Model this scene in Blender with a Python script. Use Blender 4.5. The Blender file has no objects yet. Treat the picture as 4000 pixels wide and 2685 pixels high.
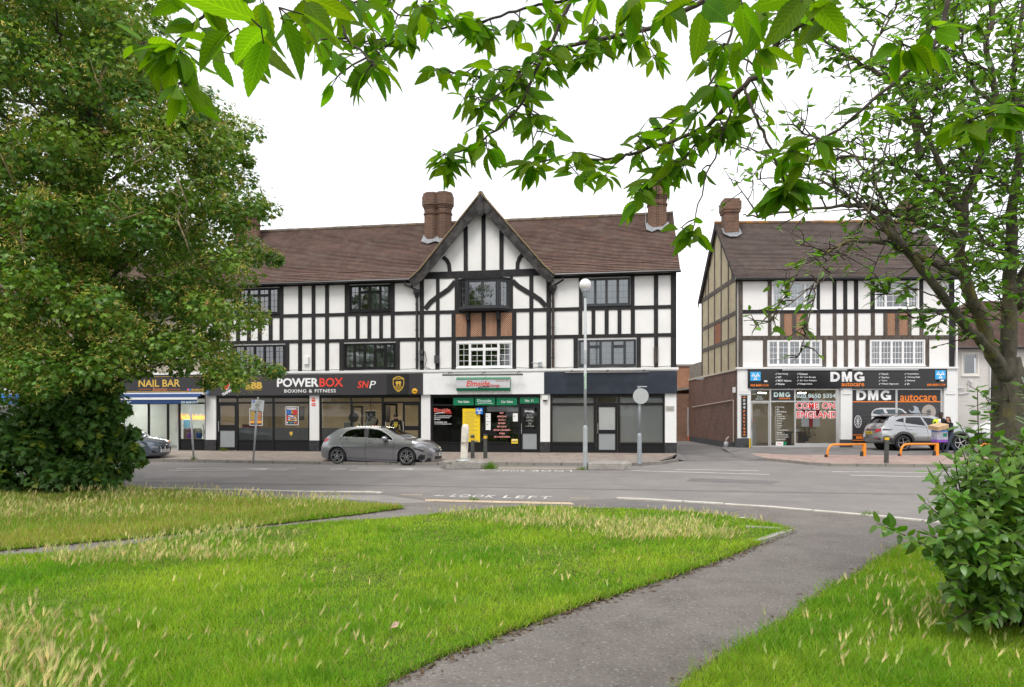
import bpy, bmesh, math, random
import numpy as np
from mathutils import Vector, Matrix
from mathutils.geometry import delaunay_2d_cdt
random.seed(7)
rng = np.random.default_rng(11)
R = math.radians
sc = bpy.context.scene
C = sc.collection
# ---------------------------------------------------------------- camera, sky, sun, exposure
FOC, CX, HY, EYE = 2667.0, 2000.0, 1619.0, 1.9      # survey of the photo: focal length, centre, horizon, eye height
cam_d = bpy.data.cameras.new('camera'); cam = bpy.data.objects.new('camera', cam_d); C.objects.link(cam)
cam.location = (0, 0, EYE); cam.rotation_euler = (R(90), 0, 0)
cam_d.sensor_width = 36; cam_d.lens = 36 * FOC / 4000; cam_d.shift_y = (HY - 1342.5) / 4000
cam_d.clip_start = 0.05; cam_d.clip_end = 2000
sc.camera = cam
SUN_EL, SUN_AZ = R(56), R(205)      # azimuth clockwise from +Y (north)
w = bpy.data.worlds.new('World'); sc.world = w; w.use_nodes = True
nt = w.node_tree; nt.nodes.clear()
out = nt.nodes.new('ShaderNodeOutputWorld'); bg = nt.nodes.new('ShaderNodeBackground')
sky = nt.nodes.new('ShaderNodeTexSky'); sky.sky_type = 'NISHITA'; sky.sun_disc = False
sky.sun_elevation = SUN_EL; sky.sun_rotation = SUN_AZ; sky.dust_density = 3; sky.air_density = 1
tc = nt.nodes.new('ShaderNodeTexCoord'); mp = nt.nodes.new('ShaderNodeMapping'); mp.inputs['Scale'].default_value = (.8, .8, 2.2)
nz = nt.nodes.new('ShaderNodeTexNoise'); nz.inputs['Scale'].default_value = 1.6; nz.inputs['Detail'].default_value = 5
cr = nt.nodes.new('ShaderNodeValToRGB')
cr.color_ramp.elements[0].position = 0.34; cr.color_ramp.elements[0].color = (5.6, 5.75, 6.0, 1)
cr.color_ramp.elements[1].position = 0.7; cr.color_ramp.elements[1].color = (10.0, 10.0, 10.1, 1)
mx = nt.nodes.new('ShaderNodeMix'); mx.data_type = 'RGBA'; mx.inputs[0].default_value = 0.9
L = nt.links.new
L(tc.outputs['Generated'], mp.inputs['Vector']); L(mp.outputs[0], nz.inputs['Vector']); L(nz.outputs['Fac'], cr.inputs[0])
L(sky.outputs[0], mx.inputs[6]); L(cr.outputs[0], mx.inputs[7]); L(mx.outputs[2], bg.inputs[0])
bg.inputs[1].default_value = 0.1
L(bg.outputs[0], out.inputs[0])
sun_d = bpy.data.lights.new('sun', 'SUN'); sun = bpy.data.objects.new('sun', sun_d); C.objects.link(sun)
sun_d.energy = 1.4; sun_d.angle = R(25); sun_d.color = (1, 0.96, 0.9)
sdir = Vector((math.sin(SUN_AZ) * math.cos(SUN_EL), math.cos(SUN_AZ) * math.cos(SUN_EL), math.sin(SUN_EL)))
sun.rotation_euler = sdir.to_track_quat('Z', 'Y').to_euler()
sun.location = sdir * 60
vs = sc.view_settings; vs.view_transform = 'Standard'; vs.look = 'None'; vs.exposure = 0.85; vs.gamma = 1; vs.use_curve_mapping = False
sc.cycles.max_bounces = 8; sc.cycles.transparent_max_bounces = 24; sc.cycles.use_denoising = True
sc.cycles.sample_clamp_indirect = 6
# ---------------------------------------------------------------- survey helpers
def gp(px, py, z=0.0):
 Y = (EYE - z) * FOC / (py - HY)
 return Vector(((px - CX) / FOC * Y, Y, z))
def at(px, py, Y):
 return Vector(((px - CX) / FOC * Y, Y, EYE + (HY - py) / FOC * Y))
class Frame:
 """a facade: origin on the ground, x along it to the right, y back into the building, z up"""
 def __init__(s, ox, oy, ang):
  s.ox, s.oy, s.a = ox, oy, ang; s.c, s.s = math.cos(ang), math.sin(ang)
 def world(s, x, y, z=0):
  return Vector((s.ox + x * s.c + y * s.s, s.oy - x * s.s + y * s.c, z))
 def sx(s, px, y=0):
  t = (px - CX) / FOC; ox = s.ox + y * s.s; oy = s.oy + y * s.c
  return (t * oy - ox) / (s.c + t * s.s)
 def z(s, px, py, y=0):
  x = s.sx(px, y); Y = s.oy - x * s.s + y * s.c
  return EYE + (HY - py) / FOC * Y
 def p(s, px, py, y=0):
  return s.sx(px, y), s.z(px, py, y)
# ---------------------------------------------------------------- tags
def tag(o, label=None, cat=None, group=None, kind=None):
 if label: o['label'] = label
 if cat: o['category'] = cat
 if group: o['group'] = group
 if kind: o['kind'] = kind
 return o
def empty(name, loc, rz=0.0):
 o = bpy.data.objects.new(name, None); C.objects.link(o); o.location = loc; o.rotation_euler = (0, 0, rz)
 o.empty_display_size = 0.2
 return o
def thing(name, label, cat, loc=(0, 0, 0), rz=0.0, group=None):
 return tag(empty(name, loc, rz), label, cat, group)
def link(name, me, parent=None):
 o = bpy.data.objects.new(name, me); C.objects.link(o)
 if parent: o.parent = parent
 return o
def copy_tree(o, parent=None):
 kids = list(o.children)
 c = o.copy(); C.objects.link(c)
 if parent: c.parent = parent
 for k in kids: copy_tree(k, c)
 return c
# ---------------------------------------------------------------- materials
MATS = {}
def nodes_of(name):
 m = bpy.data.materials.new(name); m.use_nodes = True
 n = m.node_tree.nodes; l = m.node_tree.links.new
 return m, n, l, n['Principled BSDF']
def mat(name, col, rough=0.6, metal=0.0, var=0.0, scale=3.0, bump=0.0, bscale=40.0, emit=None, spec=0.5, dirt=None, dscale=1.2, coat=0.0, stretch=None, dlo=.5, dhi=.75):
 """procedural surface: base colour with noise variation, optional dirt colour in patches, optional bump"""
 if name in MATS: return MATS[name]
 m, n, l, b = nodes_of(name)
 c4 = (*col, 1)
 b.inputs['Roughness'].default_value = rough; b.inputs['Metallic'].default_value = metal
 b.inputs['Specular IOR Level'].default_value = spec
 b.inputs['Coat Weight'].default_value = coat; b.inputs['Coat Roughness'].default_value = 0.05
 b.inputs['Base Color'].default_value = c4
 tcn = n.new('ShaderNodeTexCoord'); vec = tcn.outputs['Object']
 if stretch:
  mpn = n.new('ShaderNodeMapping'); mpn.inputs['Scale'].default_value = stretch; l(vec, mpn.inputs['Vector']); vec = mpn.outputs[0]
 cur = None
 if var > 0:
  nz = n.new('ShaderNodeTexNoise'); nz.inputs['Scale'].default_value = scale; nz.inputs['Detail'].default_value = 6; nz.inputs['Roughness'].default_value = .65
  l(vec, nz.inputs['Vector'])
  r = n.new('ShaderNodeMapRange'); r.inputs[1].default_value = .3; r.inputs[2].default_value = .7; r.inputs[3].default_value = 1 - var; r.inputs[4].default_value = 1 + var
  l(nz.outputs['Fac'], r.inputs[0])
  mm = n.new('ShaderNodeMix'); mm.data_type = 'RGBA'; mm.blend_type = 'MULTIPLY'; mm.inputs[0].default_value = 1; mm.inputs[6].default_value = c4
  l(r.outputs[0], mm.inputs[7]); cur = mm.outputs[2]
 if dirt:
  nd = n.new('ShaderNodeTexNoise'); nd.inputs['Scale'].default_value = dscale; nd.inputs['Detail'].default_value = 8; nd.inputs['Roughness'].default_value = .7
  l(vec, nd.inputs['Vector'])
  rd = n.new('ShaderNodeMapRange'); rd.inputs[1].default_value = dlo; rd.inputs[2].default_value = dhi
  l(nd.outputs['Fac'], rd.inputs[0])
  mm = n.new('ShaderNodeMix'); mm.data_type = 'RGBA'
  l(rd.outputs[0], mm.inputs[0]); mm.inputs[7].default_value = (*dirt, 1)
  if cur: l(cur, mm.inputs[6])
  else: mm.inputs[6].default_value = c4
  cur = mm.outputs[2]
 if cur: l(cur, b.inputs['Base Color'])
 if bump > 0:
  nb = n.new('ShaderNodeTexNoise'); nb.inputs['Scale'].default_value = bscale; nb.inputs['Detail'].default_value = 5
  l(vec, nb.inputs['Vector'])
  bp = n.new('ShaderNodeBump'); bp.inputs['Strength'].default_value = bump; bp.inputs['Distance'].default_value = .01
  l(nb.outputs['Fac'], bp.inputs['Height']); l(bp.outputs[0], b.inputs['Normal'])
 if emit:
  b.inputs['Emission Color'].default_value = (*emit[:3], 1); b.inputs['Emission Strength'].default_value = emit[3]
 MATS[name] = m
 return m
def brick_mat(name, c1, c2, mortar, bw=.225, bh=.075, ms=.010, var=.5, dirt=None, offset=.5, rough=.85, bump=.4, lichen=None):
 if name in MATS: return MATS[name]
 m, n, l, b = nodes_of(name)
 tcn = n.new('ShaderNodeTexCoord')
 br = n.new('ShaderNodeTexBrick'); br.inputs['Color1'].default_value = (*c1, 1); br.inputs['Color2'].default_value = (*c2, 1); br.inputs['Mortar'].default_value = (*mortar, 1)
 br.inputs['Scale'].default_value = 1; br.inputs['Brick Width'].default_value = bw; br.inputs['Row Height'].default_value = bh; br.inputs['Mortar Size'].default_value = ms / 2; br.inputs['Bias'].default_value = 0; br.offset = offset
 l(tcn.outputs['UV'], br.inputs['Vector'])
 nz = n.new('ShaderNodeTexNoise'); nz.inputs['Scale'].default_value = 2.2; nz.inputs['Detail'].default_value = 7; nz.inputs['Roughness'].default_value = .7
 l(tcn.outputs['Object'], nz.inputs['Vector'])
 r = n.new('ShaderNodeMapRange'); r.inputs[1].default_value = .3; r.inputs[2].default_value = .7; r.inputs[3].default_value = 1 - var * .5; r.inputs[4].default_value = 1 + var * .5
 l(nz.outputs['Fac'], r.inputs[0])
 mm = n.new('ShaderNodeMix'); mm.data_type = 'RGBA'; mm.blend_type = 'MULTIPLY'; mm.inputs[0].default_value = 1
 l(br.outputs['Color'], mm.inputs[6]); l(r.outputs[0], mm.inputs[7]); cur = mm.outputs[2]
 for d, sc_, lo, hi in ([(dirt, 1.1, .52, .72)] if dirt else []) + ([(lichen, 3.5, .62, .72)] if lichen else []):
  nd = n.new('ShaderNodeTexNoise'); nd.inputs['Scale'].default_value = sc_; nd.inputs['Detail'].default_value = 9; nd.inputs['Roughness'].default_value = .72
  l(tcn.outputs['Object'], nd.inputs['Vector'])
  rd = n.new('ShaderNodeMapRange'); rd.inputs[1].default_value = lo; rd.inputs[2].default_value = hi; l(nd.outputs['Fac'], rd.inputs[0])
  m2 = n.new('ShaderNodeMix'); m2.data_type = 'RGBA'; l(rd.outputs[0], m2.inputs[0]); l(cur, m2.inputs[6]); m2.inputs[7].default_value = (*d, 1); cur = m2.outputs[2]
 l(cur, b.inputs['Base Color']); b.inputs['Roughness'].default_value = rough
 bp = n.new('ShaderNodeBump'); bp.inputs['Strength'].default_value = bump; bp.inputs['Distance'].default_value = .008; bp.invert = True
 l(br.outputs['Fac'], bp.inputs['Height']); l(bp.outputs[0], b.inputs['Normal'])
 MATS[name] = m
 return m
def glass_mat(name='clear_glass', tint=(.82, .86, .86), refl=1.6, rough=.0):
 if name in MATS: return MATS[name]
 m, n, l, b = nodes_of(name)
 n.remove(b)
 o = n['Material Output']
 fr = n.new('ShaderNodeFresnel'); fr.inputs['IOR'].default_value = refl
 t = n.new('ShaderNodeBsdfTransparent'); t.inputs[0].default_value = (*tint, 1)
 g = n.new('ShaderNodeBsdfGlossy'); g.inputs['Roughness'].default_value = rough; g.inputs[0].default_value = (.95, .97, 1, 1)
 mx = n.new('ShaderNodeMixShader'); l(fr.outputs[0], mx.inputs[0]); l(t.outputs[0], mx.inputs[1]); l(g.outputs[0], mx.inputs[2]); l(mx.outputs[0], o.inputs['Surface'])
 MATS[name] = m
 return m
def leaf_mat(name, trans=.45, gloss=.35, rough=.45, veins=False, tint=(1.25, 1.2, .45)):
 """two-sided leaf: colour from the per-leaf attribute Col, light passes through"""
 if name in MATS: return MATS[name]
 m, n, l, b = nodes_of(name)
 o = n['Material Output']
 a = n.new('ShaderNodeAttribute'); a.attribute_name = 'Col'
 cur = a.outputs['Color']
 if veins:
  uv = n.new('ShaderNodeUVMap'); sp = n.new('ShaderNodeSeparateXYZ'); l(uv.outputs[0], sp.inputs[0])
  ab = n.new('ShaderNodeMath'); ab.operation = 'ABSOLUTE'; l(sp.outputs[0], ab.inputs[0])
  k = n.new('ShaderNodeMath'); k.operation = 'MULTIPLY_ADD'; l(ab.outputs[0], k.inputs[0]); k.inputs[1].default_value = -.22; l(sp.outputs[1], k.inputs[2])
  s = n.new('ShaderNodeMath'); s.operation = 'MULTIPLY'; l(k.outputs[0], s.inputs[0]); s.inputs[1].default_value = 11
  f = n.new('ShaderNodeMath'); f.operation = 'FRACT'; l(s.outputs[0], f.inputs[0])
  c1 = n.new('ShaderNodeMath'); c1.operation = 'COMPARE'; l(f.outputs[0], c1.inputs[0]); c1.inputs[1].default_value = .5; c1.inputs[2].default_value = .09
  c2 = n.new('ShaderNodeMath'); c2.operation = 'LESS_THAN'; l(ab.outputs[0], c2.inputs[0]); c2.inputs[1].default_value = .06
  mxx = n.new('ShaderNodeMath'); mxx.operation = 'MAXIMUM'; l(c1.outputs[0], mxx.inputs[0]); l(c2.outputs[0], mxx.inputs[1])
  mc = n.new('ShaderNodeMix'); mc.data_type = 'RGBA'; mc.blend_type = 'MULTIPLY'; mc.inputs[7].default_value = (1.5, 1.4, 1.25, 1)
  l(mxx.outputs[0], mc.inputs[0]); l(cur, mc.inputs[6]); cur = mc.outputs[2]
 l(cur, b.inputs['Base Color']); b.inputs['Roughness'].default_value = rough; b.inputs['Specular IOR Level'].default_value = gloss
 tr = n.new('ShaderNodeBsdfTranslucent')
 tm = n.new('ShaderNodeMix'); tm.data_type = 'RGBA'; tm.blend_type = 'MULTIPLY'; tm.inputs[0].default_value = 1; tm.inputs[7].default_value = (*tint, 1)
 l(cur, tm.inputs[6]); l(tm.outputs[2], tr.inputs[0])
 mx = n.new('ShaderNodeMixShader'); mx.inputs[0].default_value = trans
 l(b.outputs[0], mx.inputs[1]); l(tr.outputs[0], mx.inputs[2]); l(mx.outputs[0], o.inputs['Surface'])
 MATS[name] = m
 return m
# ---------------------------------------------------------------- mesh builder
class MB:
 def __init__(s, o=(0, 0, 0)):
  s.v, s.f, s.m, s.o, s.cur = [], [], [], Vector(o), 0
 def mat(s, i): s.cur = i; return s
 def add(s, vs, fs):
  k = len(s.v); s.v += [Vector(v) for v in vs]
  for f in fs: s.f.append([k + i for i in f]); s.m.append(s.cur)
 def box(s, x0, x1, y0, y1, z0, z1):
  x0, x1 = min(x0, x1), max(x0, x1); y0, y1 = min(y0, y1), max(y0, y1); z0, z1 = min(z0, z1), max(z0, z1)
  s.add([(x0,y0,z0),(x1,y0,z0),(x1,y1,z0),(x0,y1,z0),(x0,y0,z1),(x1,y0,z1),(x1,y1,z1),(x0,y1,z1)],
              [(0,3,2,1),(4,5,6,7),(0,1,5,4),(1,2,6,5),(2,3,7,6),(3,0,4,7)])
  return s
 def quad(s, a, b, c, d): s.add([a, b, c, d], [(0, 1, 2, 3)]); return s
 def poly(s, pts): s.add(pts, [tuple(range(len(pts)))]); return s
 def prism(s, pts, y0, y1):
  """outline pts (x,z) extruded from y0 (front) to y1"""
  n = len(pts); a = sum(pts[i][0] * pts[(i+1) % n][1] - pts[(i+1) % n][0] * pts[i][1] for i in range(n))
  if a < 0: pts = pts[::-1]
  s.add([(x, y0, z) for x, z in pts] + [(x, y1, z) for x, z in pts],
              [tuple(range(n)), tuple(range(2*n-1, n-1, -1))] + [(i, n + i, n + (i+1) % n, (i+1) % n) for i in range(n)])
  return s
 def slab(s, pts, z0, z1):
  n = len(pts); a = sum(pts[i][0] * pts[(i+1) % n][1] - pts[(i+1) % n][0] * pts[i][1] for i in range(n))
  if a < 0: pts = pts[::-1]
  s.add([(p[0], p[1], z0) for p in pts] + [(p[0], p[1], z1) for p in pts],
              [tuple(range(n-1, -1, -1)), tuple(range(n, 2*n))] + [(i, (i+1) % n, n + (i+1) % n, n + i) for i in range(n)])
  return s
 def ribbon(s, pts, w, y0, y1):
  """bar of width w along the (x,z) polyline, from depth y0 to y1 (curved timbers)"""
  Lf, Rt = [], []
  for i, (x, z) in enumerate(pts):
   a = pts[max(0, i-1)]; b = pts[min(len(pts)-1, i+1)]
   dx, dz = b[0]-a[0], b[1]-a[1]; q = math.hypot(dx, dz) or 1
   Lf.append((x - dz/q*w/2, z + dx/q*w/2)); Rt.append((x + dz/q*w/2, z - dx/q*w/2))
  for i in range(len(pts)-1):
   s.prism([Lf[i], Lf[i+1], Rt[i+1], Rt[i]], y0, y1)
  return s
 def tube(s, pts, rad, seg=8, cap=True):
  pts = [Vector(p) for p in pts]
  if not hasattr(rad, '__len__'): rad = [rad] * len(pts)
  k0 = len(s.v); up = None
  for i, p in enumerate(pts):
   t = (pts[min(i+1, len(pts)-1)] - pts[max(i-1, 0)])
   if t.length < 1e-9: t = Vector((0, 0, 1))
   t.normalize()
   if up is None: up = t.orthogonal().normalized()
   else:
    up = up - t * up.dot(t)
    up = up.normalized() if up.length > 1e-6 else t.orthogonal().normalized()
   bi = t.cross(up)
   for j in range(seg):
    a = 2 * math.pi * j / seg
    s.v.append(p + (up * math.cos(a) + bi * math.sin(a)) * rad[i])
  for i in range(len(pts)-1):
   for j in range(seg):
    a = k0 + i*seg + j; b = k0 + i*seg + (j+1) % seg
    s.f.append([a, b, b + seg, a + seg]); s.m.append(s.cur)
  if cap:
   s.f.append([k0 + j for j in range(seg-1, -1, -1)]); s.m.append(s.cur)
   e = k0 + (len(pts)-1) * seg
   s.f.append([e + j for j in range(seg)]); s.m.append(s.cur)
  return s
 def lathe(s, prof, c=(0, 0, 0), seg=24, axis='z', cap=True):
  """prof: (r, h) pairs"""
  k0 = len(s.v); c = Vector(c)
  for r, h in prof:
   for j in range(seg):
    a = 2 * math.pi * j / seg
    if axis == 'z': v = Vector((r*math.cos(a), r*math.sin(a), h))
    elif axis == 'y': v = Vector((r*math.cos(a), -h, r*math.sin(a)))
    else: v = Vector((h, r*math.cos(a), r*math.sin(a)))
    s.v.append(c + v)
  for i in range(len(prof)-1):
   for j in range(seg):
    a = k0 + i*seg + j; b = k0 + i*seg + (j+1) % seg
    s.f.append([a, b, b + seg, a + seg]); s.m.append(s.cur)
  for i, rev in ((0, True), (len(prof)-1, False)):
   if cap and prof[i][0] > 1e-4:
    idx = [k0 + i*seg + j for j in range(seg)]
    s.f.append(idx[::-1] if rev else idx); s.m.append(s.cur)
  return s
 def mesh(s, name, mats, smooth=False):
  me = bpy.data.meshes.new(name)
  me.from_pydata([tuple(v - s.o) for v in s.v], [], s.f)
  for m in (mats if isinstance(mats, (list, tuple)) else [mats]): me.materials.append(m)
  if len(set(s.m)) > 1 or (s.m and s.m[0]): me.polygons.foreach_set('material_index', s.m)
  if smooth: me.polygons.foreach_set('use_smooth', [True] * len(s.f))
  uv = me.uv_layers.new(name='UVMap')
  for p in me.polygons:
   n = p.normal; ax = abs(n.x); ay = abs(n.y); az = abs(n.z)
   for li in p.loop_indices:
    c = me.vertices[me.loops[li].vertex_index].co
    if az > .8: q = (c.x, c.y)
    elif ax > ay: q = (c.y, c.z)
    else: q = (c.x, c.z * (1.4 if az > .3 else 1))
    uv.data[li].uv = q
  me.update()
  return me
 def build(s, name, mats, parent=None, smooth=False, loc=None, bevel=0):
  if not s.v: return None
  o = link(name, s.mesh(name, mats, smooth), parent)
  if loc is not None: o.location = loc
  if smooth == 'auto': pass
  if bevel:
   b = o.modifiers.new('bevel', 'BEVEL'); b.width = bevel; b.segments = 2; b.limit_method = 'ANGLE'
  return o
def struct(name, mb, m, **k):
 return tag(mb.build(name, m, **k), kind='structure')
def np_mesh(name, verts, faces_idx, faces_cnt, mats, cols=None, uvs=None, parent=None, smooth=True, mat_index=None):
 """bulk mesh from numpy arrays"""
 me = bpy.data.meshes.new(name)
 me.vertices.add(len(verts)); me.vertices.foreach_set('co', np.ascontiguousarray(verts, dtype=np.float32).ravel())
 me.loops.add(len(faces_idx)); me.loops.foreach_set('vertex_index', np.ascontiguousarray(faces_idx, dtype=np.int32))
 me.polygons.add(len(faces_cnt))
 start = np.concatenate([[0], np.cumsum(faces_cnt)[:-1]]).astype(np.int32)
 me.polygons.foreach_set('loop_start', start)
 if smooth: me.polygons.foreach_set('use_smooth', np.ones(len(faces_cnt), dtype=bool))
 if mat_index is not None: me.polygons.foreach_set('material_index', mat_index.astype(np.int32))
 for m in (mats if isinstance(mats, (list, tuple)) else [mats]): me.materials.append(m)
 if cols is not None:
  a = me.attributes.new('Col', 'FLOAT_COLOR', 'POINT')
  c4 = np.ones((len(verts), 4), dtype=np.float32); c4[:, :3] = cols
  a.data.foreach_set('color', c4.ravel())
 if uvs is not None:
  u = me.uv_layers.new(name='UVMap')
  u.data.foreach_set('uv', np.ascontiguousarray(uvs[faces_idx], dtype=np.float32).ravel())
 me.update(calc_edges=True); me.validate()
 return link(name, me, parent)
def scatter(name, tv, tf, pos, rot, scl, cols, mats, parent=None, tuv=None, smooth=True, vcol=None):
 """copies of a small template (leaf, blade) merged in one mesh: tv (n,3), tf faces, pos (N,3), rot (N,3,3), scl (N,) or (N,3)"""
 tv = np.asarray(tv, float); N, n = len(pos), len(tv)
 scl = np.asarray(scl, float)
 loc = tv[None] * (scl[:, None, None] if scl.ndim == 1 else scl[:, None, :])
 V = np.einsum('nij,nkj->nki', rot, loc) + pos[:, None, :]
 cnt = np.array([len(f) for f in tf]); idx = np.concatenate([np.asarray(f) for f in tf])
 I = (idx[None] + (np.arange(N) * n)[:, None]).ravel(); K = np.tile(cnt, N)
 cc = np.repeat(cols, n, axis=0)
 if vcol is not None: cc = cc * np.tile(vcol, (N, 1))
 uv = np.tile(np.asarray(tuv, float), (N, 1)) if tuv is not None else None
 return np_mesh(name, V.reshape(-1, 3), I, K, mats, cc, uv, parent, smooth)
def frames(d, n):
 """rotation matrices whose y axis is d and z axis close to n; d, n (N,3)"""
 d = d / np.linalg.norm(d, axis=1, keepdims=True)
 x = np.cross(d, n); q = np.linalg.norm(x, axis=1, keepdims=True); bad = q[:, 0] < 1e-5
 x[bad] = np.cross(d[bad], np.array([[.3, .5, .81]])); q = np.linalg.norm(x, axis=1, keepdims=True)
 x = x / q; z = np.cross(x, d)
 return np.stack([x, d, z], axis=2)
# ---------------------------------------------------------------- lettering
def text_mesh(body, bold=0.0, shear=0.0, ext=.0, space=1.0):
 c = bpy.data.curves.new('lettering', 'FONT'); c.body = body; c.resolution_u = 3; c.offset = bold; c.shear = shear; c.extrude = ext; c.space_character = space
 o = bpy.data.objects.new('lettering', c); C.objects.link(o)
 bpy.context.view_layer.update()
 me = bpy.data.meshes.new_from_object(o.evaluated_get(bpy.context.evaluated_depsgraph_get()))
 bpy.data.objects.remove(o); bpy.data.curves.remove(c)
 return me
def fit_text(body, x0, x1, z0, z1, y, m, parent, o=(0, 0, 0), bold=0.0, shear=0.0, name='lettering', space=1.0, rot=0.0, keep=False, plane='xz', thick=.006):
 """letters fitted to a box on a vertical plane facing -y (plane 'xz')"""
 me = text_mesh(body, bold, shear, .0, space)
 n = len(me.vertices)
 if not n: return None
 co = np.empty(n * 3, dtype=np.float32); me.vertices.foreach_get('co', co); co = co.reshape(-1, 3)
 lo, hi = co.min(0), co.max(0); w, h = hi[0]-lo[0], hi[1]-lo[1]
 sx = (x1-x0) / w if w else 1; sz = (z1-z0) / h if h else 1
 if keep: sx = sz = min(sx, sz)
 u = (co[:, 0] - (lo[0]+hi[0])/2) * sx; v = (co[:, 1] - (lo[1]+hi[1])/2) * sz
 cr_, sr_ = math.cos(rot), math.sin(rot)
 X = u*cr_ - v*sr_ + (x0+x1)/2; Z = u*sr_ + v*cr_ + (z0+z1)/2
 P = np.stack([X - o[0], np.full(n, y - o[1]), Z - o[2]], 1)
 me.vertices.foreach_set('co', P.astype(np.float32).ravel())
 me.materials.clear(); me.materials.append(m); me.polygons.foreach_set('material_index', [0]*len(me.polygons))
 bm = bmesh.new(); bm.from_mesh(me)
 ex = bmesh.ops.extrude_face_region(bm, geom=bm.faces[:])
 bmesh.ops.translate(bm, vec=(0, -thick, 0), verts=[g for g in ex['geom'] if isinstance(g, bmesh.types.BMVert)])
 bmesh.ops.recalc_face_normals(bm, faces=bm.faces[:])
 for f_ in bm.faces: f_.smooth = False
 bm.to_mesh(me); bm.free()
 me.name = name; me.update()
 return link(name, me, parent)
# ================================================================ ground, road, paths
ASPH = mat('asphalt_road', (.208, .19, .178), .9, var=.16, scale=.9, bump=.5, bscale=160, dirt=(.16, .15, .145), dscale=.25, stretch=(1, 1, 1), dlo=.45, dhi=.7)
def speckle(m, scale, lo, hi, col, amt=.8):
 """pale or dark grains of stone in a surface"""
 n = m.node_tree.nodes; l = m.node_tree.links.new; b = n['Principled BSDF']
 src = b.inputs['Base Color'].links[0].from_socket
 tcn = n.new('ShaderNodeTexCoord'); nz = n.new('ShaderNodeTexNoise'); nz.inputs['Scale'].default_value = scale; nz.inputs['Detail'].default_value = 3
 l(tcn.outputs['Object'], nz.inputs['Vector'])
 r = n.new('ShaderNodeMapRange'); r.inputs[1].default_value = lo; r.inputs[2].default_value = hi; r.inputs[4].default_value = amt; l(nz.outputs['Fac'], r.inputs[0])
 mm = n.new('ShaderNodeMix'); mm.data_type = 'RGBA'; l(r.outputs[0], mm.inputs[0]); l(src, mm.inputs[6]); mm.inputs[7].default_value = (*col, 1); l(mm.outputs[2], b.inputs['Base Color'])
speckle(ASPH, 42, .58, .72, (.26, .25, .25), .6)
PATH = mat('asphalt_path', (.150, .130, .117), .95, var=.22, scale=2.2, bump=.8, bscale=110, dirt=(.19, .172, .158), dscale=.7, dlo=.45, dhi=.75)
speckle(PATH, 38, .58, .68, (.30, .29, .27), .75); speckle(PATH, 26, .60, .70, (.06, .055, .055), .7)
FORE = mat('asphalt_old', (.14, .132, .128), .95, var=.25, scale=1.1, bump=.6, bscale=90, dirt=(.2, .185, .17), dscale=.8)
KERB = mat('kerb_stone', (.24, .22, .195), .85, var=.25, scale=2.5, bump=.4, bscale=50, dirt=(.13, .12, .105), dscale=2.5)
KERBN = mat('kerb_pale', (.52, .49, .44), .85, var=.25, scale=6, bump=.4, bscale=50, dirt=(.3, .27, .22), dscale=3)
PAVE = brick_mat('paving_slabs', (.30, .25, .21), (.26, .215, .185), (.12, .10, .09), .75, .6, .02, .5, dirt=(.2, .17, .15), bump=.3)
BLOCK = brick_mat('paving_blocks', (.30, .25, .21), (.24, .19, .17), (.11, .09, .08), .2, .1, .012, .4, bump=.3)
TACT = brick_mat('tactile_paving', (.52, .41, .27), (.46, .36, .25), (.3, .24, .18), .4, .4, .02, .3, bump=.3)
PAINT = mat('road_paint', (.60, .58, .54), .8, var=.2, scale=6, dirt=(.3, .29, .28), dscale=7, dlo=.5, dhi=.7)
YPAINT = mat('road_paint_buff', (.46, .38, .25), .8, var=.2, scale=6, dirt=(.3, .27, .2), dscale=7)
SOIL = mat('turf_soil', (.075, .12, .02), .95, spec=.05, var=.4, scale=6, dirt=(.12, .10, .05), dscale=1.5)
mb = MB(); mb.quad((-700, -500, -.06), (700, -500, -.06), (700, 900, -.06), (-700, 900, -.06))
struct('ground', mb, mat('far_ground', (.12, .13, .08), .95, var=.3, scale=.2))
# far kerb line and near kerb line, surveyed on the road plane
kd = Vector((math.cos(R(11.2)), -math.sin(R(11.2)), 0))
fk0 = gp(800, 1808); FARK = [fk0 - kd * 75, fk0 - kd * 30] + [gp(x, y) for x, y in ((800, 1808), (1247, 1815), (1620, 1819), (1980, 1819), (2300, 1821), (2471, 1821), (2590, 1815), (2652, 1804))]
FARR = [gp(x, y) for x, y in ((2990, 1800), (3080, 1808), (3160, 1817), (3242, 1822), (3570, 1825), (3760, 1826), (4000, 1827))]
FARR += [FARR[-1] + (FARR[-1] - FARR[-2]).normalized() * d for d in (20, 60)]
ZK = .09
NK = [(514, 1904), (1000, 1914), (1200, 1919), (1431, 1921), (1500, 1925), (1658, 1944), (1950, 1951), (2222, 1957), (2410, 1946), (2521, 1950), (3001, 1978), (3377, 2010), (3613, 2034)]
nk = [gp(x, y, ZK) for x, y in NK]
d0 = (nk[1] - nk[0]).normalized(); d1 = (nk[-1] - nk[-3]).normalized()
NEARK = [nk[0] - d0 * 70, nk[0] - d0 * 15] + nk + [nk[-1] + d1 * 10, nk[-1] + d1 * 40]
mb = MB()
edge = [Vector((-95, 70, 0)), Vector((95, 70, 0))]
mb.poly([Vector((p.x, p.y, 0)) for p in NEARK] + [Vector((95, NEARK[-1].y, 0)), Vector((95, 75, 0)), Vector((-95, 75, 0))])
struct('road', mb, ASPH)
mb = MB(); mb.poly([Vector((p.x, p.y, ZK - .004)) for p in reversed(NEARK)] + [Vector((-90, -30, ZK - .004)), Vector((40, -30, ZK - .004))])
struct('footpath', mb, PATH)
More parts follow.
